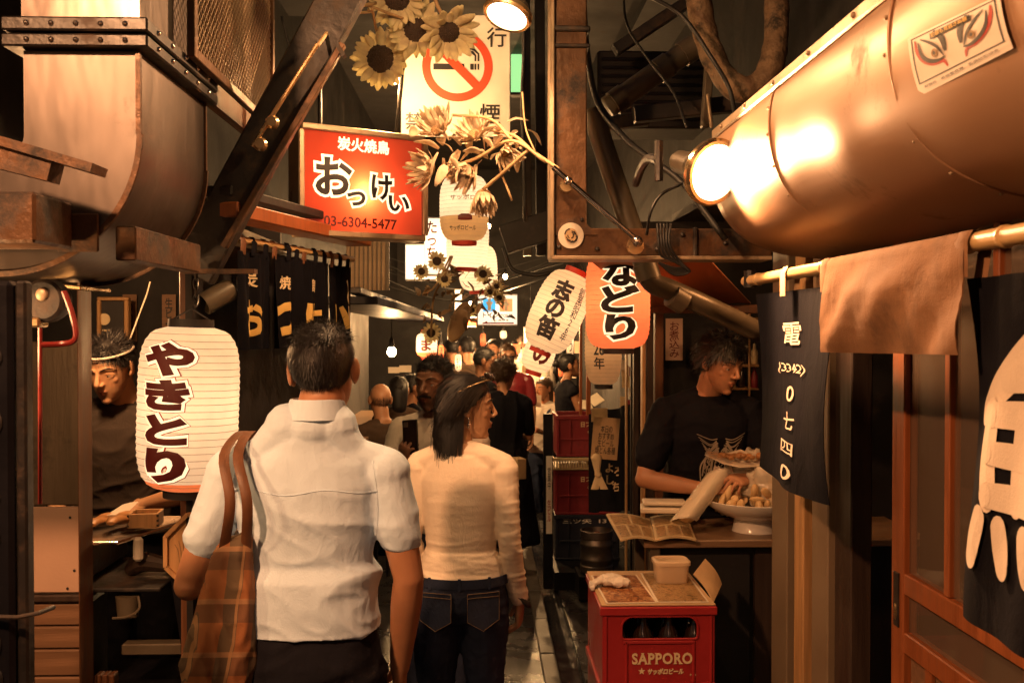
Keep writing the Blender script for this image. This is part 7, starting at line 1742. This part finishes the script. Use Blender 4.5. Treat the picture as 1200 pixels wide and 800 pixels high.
# 6 woman / person with curly hair in long black dress from behind
p = Pose({1: [(.20, .05, 1.1), (.12, .22, 1.12)], -1: [(-.20, .05, 1.1), (-.12, .22, 1.12)]}, head=(.5, .15, 0), fem=True, headoff=(.0, .02, -.01))
dr_, HT = person('person with curly hair in a long black dress seen from behind', ground(591, 6.9), 0, 1.49, p, M['skin_b'], {1: ((0, .9, .2), (.9, 0, .2), .6), -1: ((0, .9, .2), (-.9, 0, .2), .6)}, vox=(.009, .005, .005))
b = MB(); p.torso(b, lambda z: .02, .95, 1.43); p.shoulders(b, .012)
for d in (-1, 1): p.arm_mesh(b, d, .014, 0, .8)
X, Y = V((1, 0, 0)), V((0, 1, 0)); b.rings([((0, 0, 1.0), X, Y, .17, .13), ((0, 0, .85), X, Y, .205, .165), ((.01, 0, .5), X, Y, .235, .2), ((.03, 0, .3), X, Y, .25, .22), ((.04, 0, .26), X, Y, .245, .21)], 28)
garment('dress', b, M['dress'], dr_, .009, .012, (7, 7, 1.5), 3)
for d in (-1, 1): b = MB(); shoe(b, (d * .095, -.03, 0)); b.build('shoe', M['black'], dr_, 60)
def curly(g): hair_cap(g, 1.16, .045, .014, 2); strands(g, 2400, .05, lambda q: q - CRN, .8, .05, .0022, 3, 6, .045, 1.14, .4, curl=.8)
hair_obj(dr_, HT, curly, M['hairb'])
b = MB(); c = HT((0, -.055, -.1)); b.tube([c + V((.052 * math.cos(t), .045 * math.sin(t) + .03, -.01 * math.sin(t))) for t in [2 * math.pi * i / 24 for i in range(24)]], .003, 5, close=True); b.build('necklace', M['chrome'], dr_, 180)

# background people
SIT = {-1: [(-.09, 0, .87), (-.12, .40, .84), (-.12, .38, .45)], 1: [(.09, 0, .87), (.12, .40, .84), (.12, .38, .45)]}
ADN = {1: [(.235, .0, 1.10), (.22, .06, .86)], -1: [(-.235, .0, 1.10), (-.22, .06, .86)]}
HDN = {1: ((0, .3, -.95), (.95, 0, 0), .4), -1: ((0, .3, -.95), (-.95, 0, 0), .4)}
AUP = {1: [(.24, .10, 1.08), (.10, .30, 1.18)], -1: [(-.24, .10, 1.08), (-.10, .30, 1.18)]}
HUP = {1: ((-.3, .8, .3), (.7, .2, .6), .7), -1: ((.3, .8, .3), (-.7, .2, .6), .7)}
def bgp(label, px, Y, heading, H, skin, top, arms=ADN, hands=HDN, head=(0, 0, 0), fem=False, hair='short', sleeve=.7, bottom='trouser', drop=0, legs=None, lean=(0, 0), haircol='hair', beard=0):
    p = Pose(arms, legs, head, (0, .01, 0), lean, 0, fem); g = ground(px, Y); g.z = -drop
    r, HT = person(label, g, heading, H, p, M[skin], hands, vox=(.01, .005, .005), beard=beard)
    tee(r, p, M[top], sleeve, vox=.01, seed=int(px)); pants(r, p, M[bottom], vox=.011)
    if hair == 'short': hair_obj(r, HT, lambda q: sh_(q, 1200, .03, int(px)), M[haircol])
    elif hair == 'bun':
        def f(q): sh_(q, 1000, .02, 2); q.ball((0, -.12, .05), .04, 14, 10); q.cap_tube([(0, -.12, .04), (0, -.15, -.02), (0, -.14, -.1)], [.025, .022, .01], 10)
        hair_obj(r, HT, f, M[haircol])
    elif hair == 'long':
        def f(q): sh_(q, 1000, .02, 2); X, Y_ = V((1, 0, 0)), V((0, 1, 0)); q.rings([((0, -.05, .07), X, Y_, .078, .066), ((0, -.06, -.02), X, Y_, .075, .05), ((0, -.07, -.13), X, Y_, .06, .035), ((0, -.07, -.2), X, Y_, .04, .02)], 20)
        hair_obj(r, HT, f, M[haircol])
    elif hair == 'fringe':
        hair_obj(r, HT, lambda q: strands(q, 700, .008, lambda s: V((0, -.4, -.6)), .5, .1, .0012, 3, 2, .05, 1.005, region=lambda s: s.z < .035), M[haircol])
    return r, HT, p
r, HT, p = bgp('bald man in a dark brown tee sitting with his back to us', 447, 7.0, .62, 1.68, 'skin_b', 'teebrown', AUP, HUP, (.3, -.1, 0), hair='fringe', drop=.36, legs=SIT)
st = thing('bar_stool', 'dark round bar stool under the bald man', 'stool', ground(447, 7.0)); c = ground(447, 7.0); c.z = -.05
b = MB(); b.lathe([(.15, .53), (.16, .54), (.16, .56), (.15, .575), (.001, .58)], c, 28); b.build('seat', M['dkwood'], st)
for k in range(4): a = k * math.pi / 2 + .4; b = MB(); b.tube([c + V((.1 * math.cos(a), .1 * math.sin(a), .53)), c + V((.15 * math.cos(a), .15 * math.sin(a), 0))], .012, 8); b.build('leg', M['blackiron'], st)
bgp('dark haired person sitting beyond the bald man facing away', 467, 7.6, .2, 1.60, 'skin_b', 'teebrown', head=(0, .1, 0), drop=.26, hair='long', fem=True)
bgp('black haired man half hidden behind the phone man', 483, 8.0, -1.0, 1.62, 'skin_b', 'teeblack', head=(.3, 0, 0), drop=.28)
bgp('dark haired man in the crowd looking right behind the curly haired person', 566, 7.9, -1.2, 1.55, 'skin_b', 'teeblack', head=(.4, .1, 0))
r, HT, p = bgp('man with glasses and a dull red shirt facing us at the back', 595, 8.6, math.pi + .1, 1.57, 'skin_b', 'crimson', head=(.1, .05, 0), haircol='hairb')
b = MB()
for s in (-1, 1): b.ball(HT((s * .032, .092, .004)), (.024, .008, .017), 12, 8)
b.tube([HT((-.075, .02, .01)), HT((-.055, .075, .01)), HT((0, .1, .008)), HT((.055, .075, .01)), HT((.075, .02, .01))], .004, 6); b.build('glasses', M['bottle'], r, 180)
r, HT, p = bgp('girl in a white tee with dark overalls looking towards us', 638, 9.2, math.pi - .5, 1.50, 'skin_b', 'teew', AUP, HUP, (.35, .1, 0), True, 'long', .6, 'denim', haircol='hairb', drop=.25)
b = MB()
for s in (-1, 1): b.rings([(q, V((1, 0, 0)), V((0, 1, 0)), .018, .004) for q in curve_pts([V((s * .08, -.12, 1.2)), V((s * .085, -.09, 1.38)), V((s * .085, -.02, 1.435)), V((s * .08, .08, 1.36)), V((s * .075, .125, 1.2))], 5)], 8)
b.build('overall_strap', M['denim'], r, 60)
r, HT, p = bgp('person in a black tank top in profile reading a menu', 665, 8.2, -1.25, 1.50, 'skin_b', 'teeblack', {1: [(.20, .08, 1.08), (.10, .32, 1.10)], -1: [(-.20, .08, 1.08), (-.10, .32, 1.12)]}, HUP, (.2, -.25, 0), True, 'bun', 0)
th = thing('booklet', 'open pale menu booklet in the hands of the tank top person', 'menu', P(692, 471, 8.0))
for s in (-1, 1): b = MB(); b.box(P(692 + s * 6, 471 - s * 3, 8.0), (.1, .13, .004), Euler((.5, -.25 - .25 * s, .2)).to_matrix()); b.build('page', M['paperw'], th)
bgp('man in a black tee at the back of the crowd by the left bar', 530, 10.2, .3, 1.6, 'skin_b', 'teeblack')
bgp('man in brown seen between the beer lanterns and the heads', 548, 9.6, .4, 1.62, 'skin_b', 'teebrown')
bgp('dark haired woman near the alley end facing us', 578, 10.8, math.pi - .3, 1.58, 'skin_b', 'teeblack', fem=True, hair='long')
bgp('man in a dull white tee behind the girl in overalls', 626, 10.4, math.pi + .5, 1.62, 'skin_b', 'teew')
bgp('person in white far down the alley', 613, 11.5, math.pi, 1.6, 'skin_b', 'teew', haircol='hairb')
# handheld fan paper under the woman's chin: tan collar of the dress wearer in front
b = MB(); b.box(P(566, 518, 4.6), (.055, .02, .05), Euler((0, .5, .2)).to_matrix(), .004); solid('paper_bag', 'small tan paper bag seen past the chin of the woman in cream', 'bag', b, M['kraft'])
# ------------------------------------------------------------------ added bulbs behind the viewer, fill for the foreground
for i, (x, y, z, pw) in enumerate(((-1.2, .7, 2.98, 165), (-.05, -.6, 2.45, 10))):
    c = V((x, y, z)); th = thing('fill_bulb', 'added unseen bulb under a tin shade above the walkway, the %s one' % ('left' if i == 0 else 'right'), 'bulb', c)
    b = MB(); b.ball(c, .035, 16, 12); b.build('bulb', M['bulb'], th); b = MB(); b.lathe([(.02, .03), (.024, .05), (.02, .11), (.006, .13)], c, 14); b.tube([c + V((0, 0, .13)), c + V((0, 0, .8))], .004, 6); b.build('socket', M['rubber'], th)
    b = MB(); b.lathe([(.02, .09), (.05, .085), (.13, -.035), (.135, -.043), (.127, -.035), (.047, .078), (.02, .08)], c, 32); b.build('shade', M['blackiron'], th, 50)  # shade added to keep this bulb's light off the upper walls
    lamp('bulb_light', c - V((0, 0, .045)), pw, (1, .46, .2), .06, th)
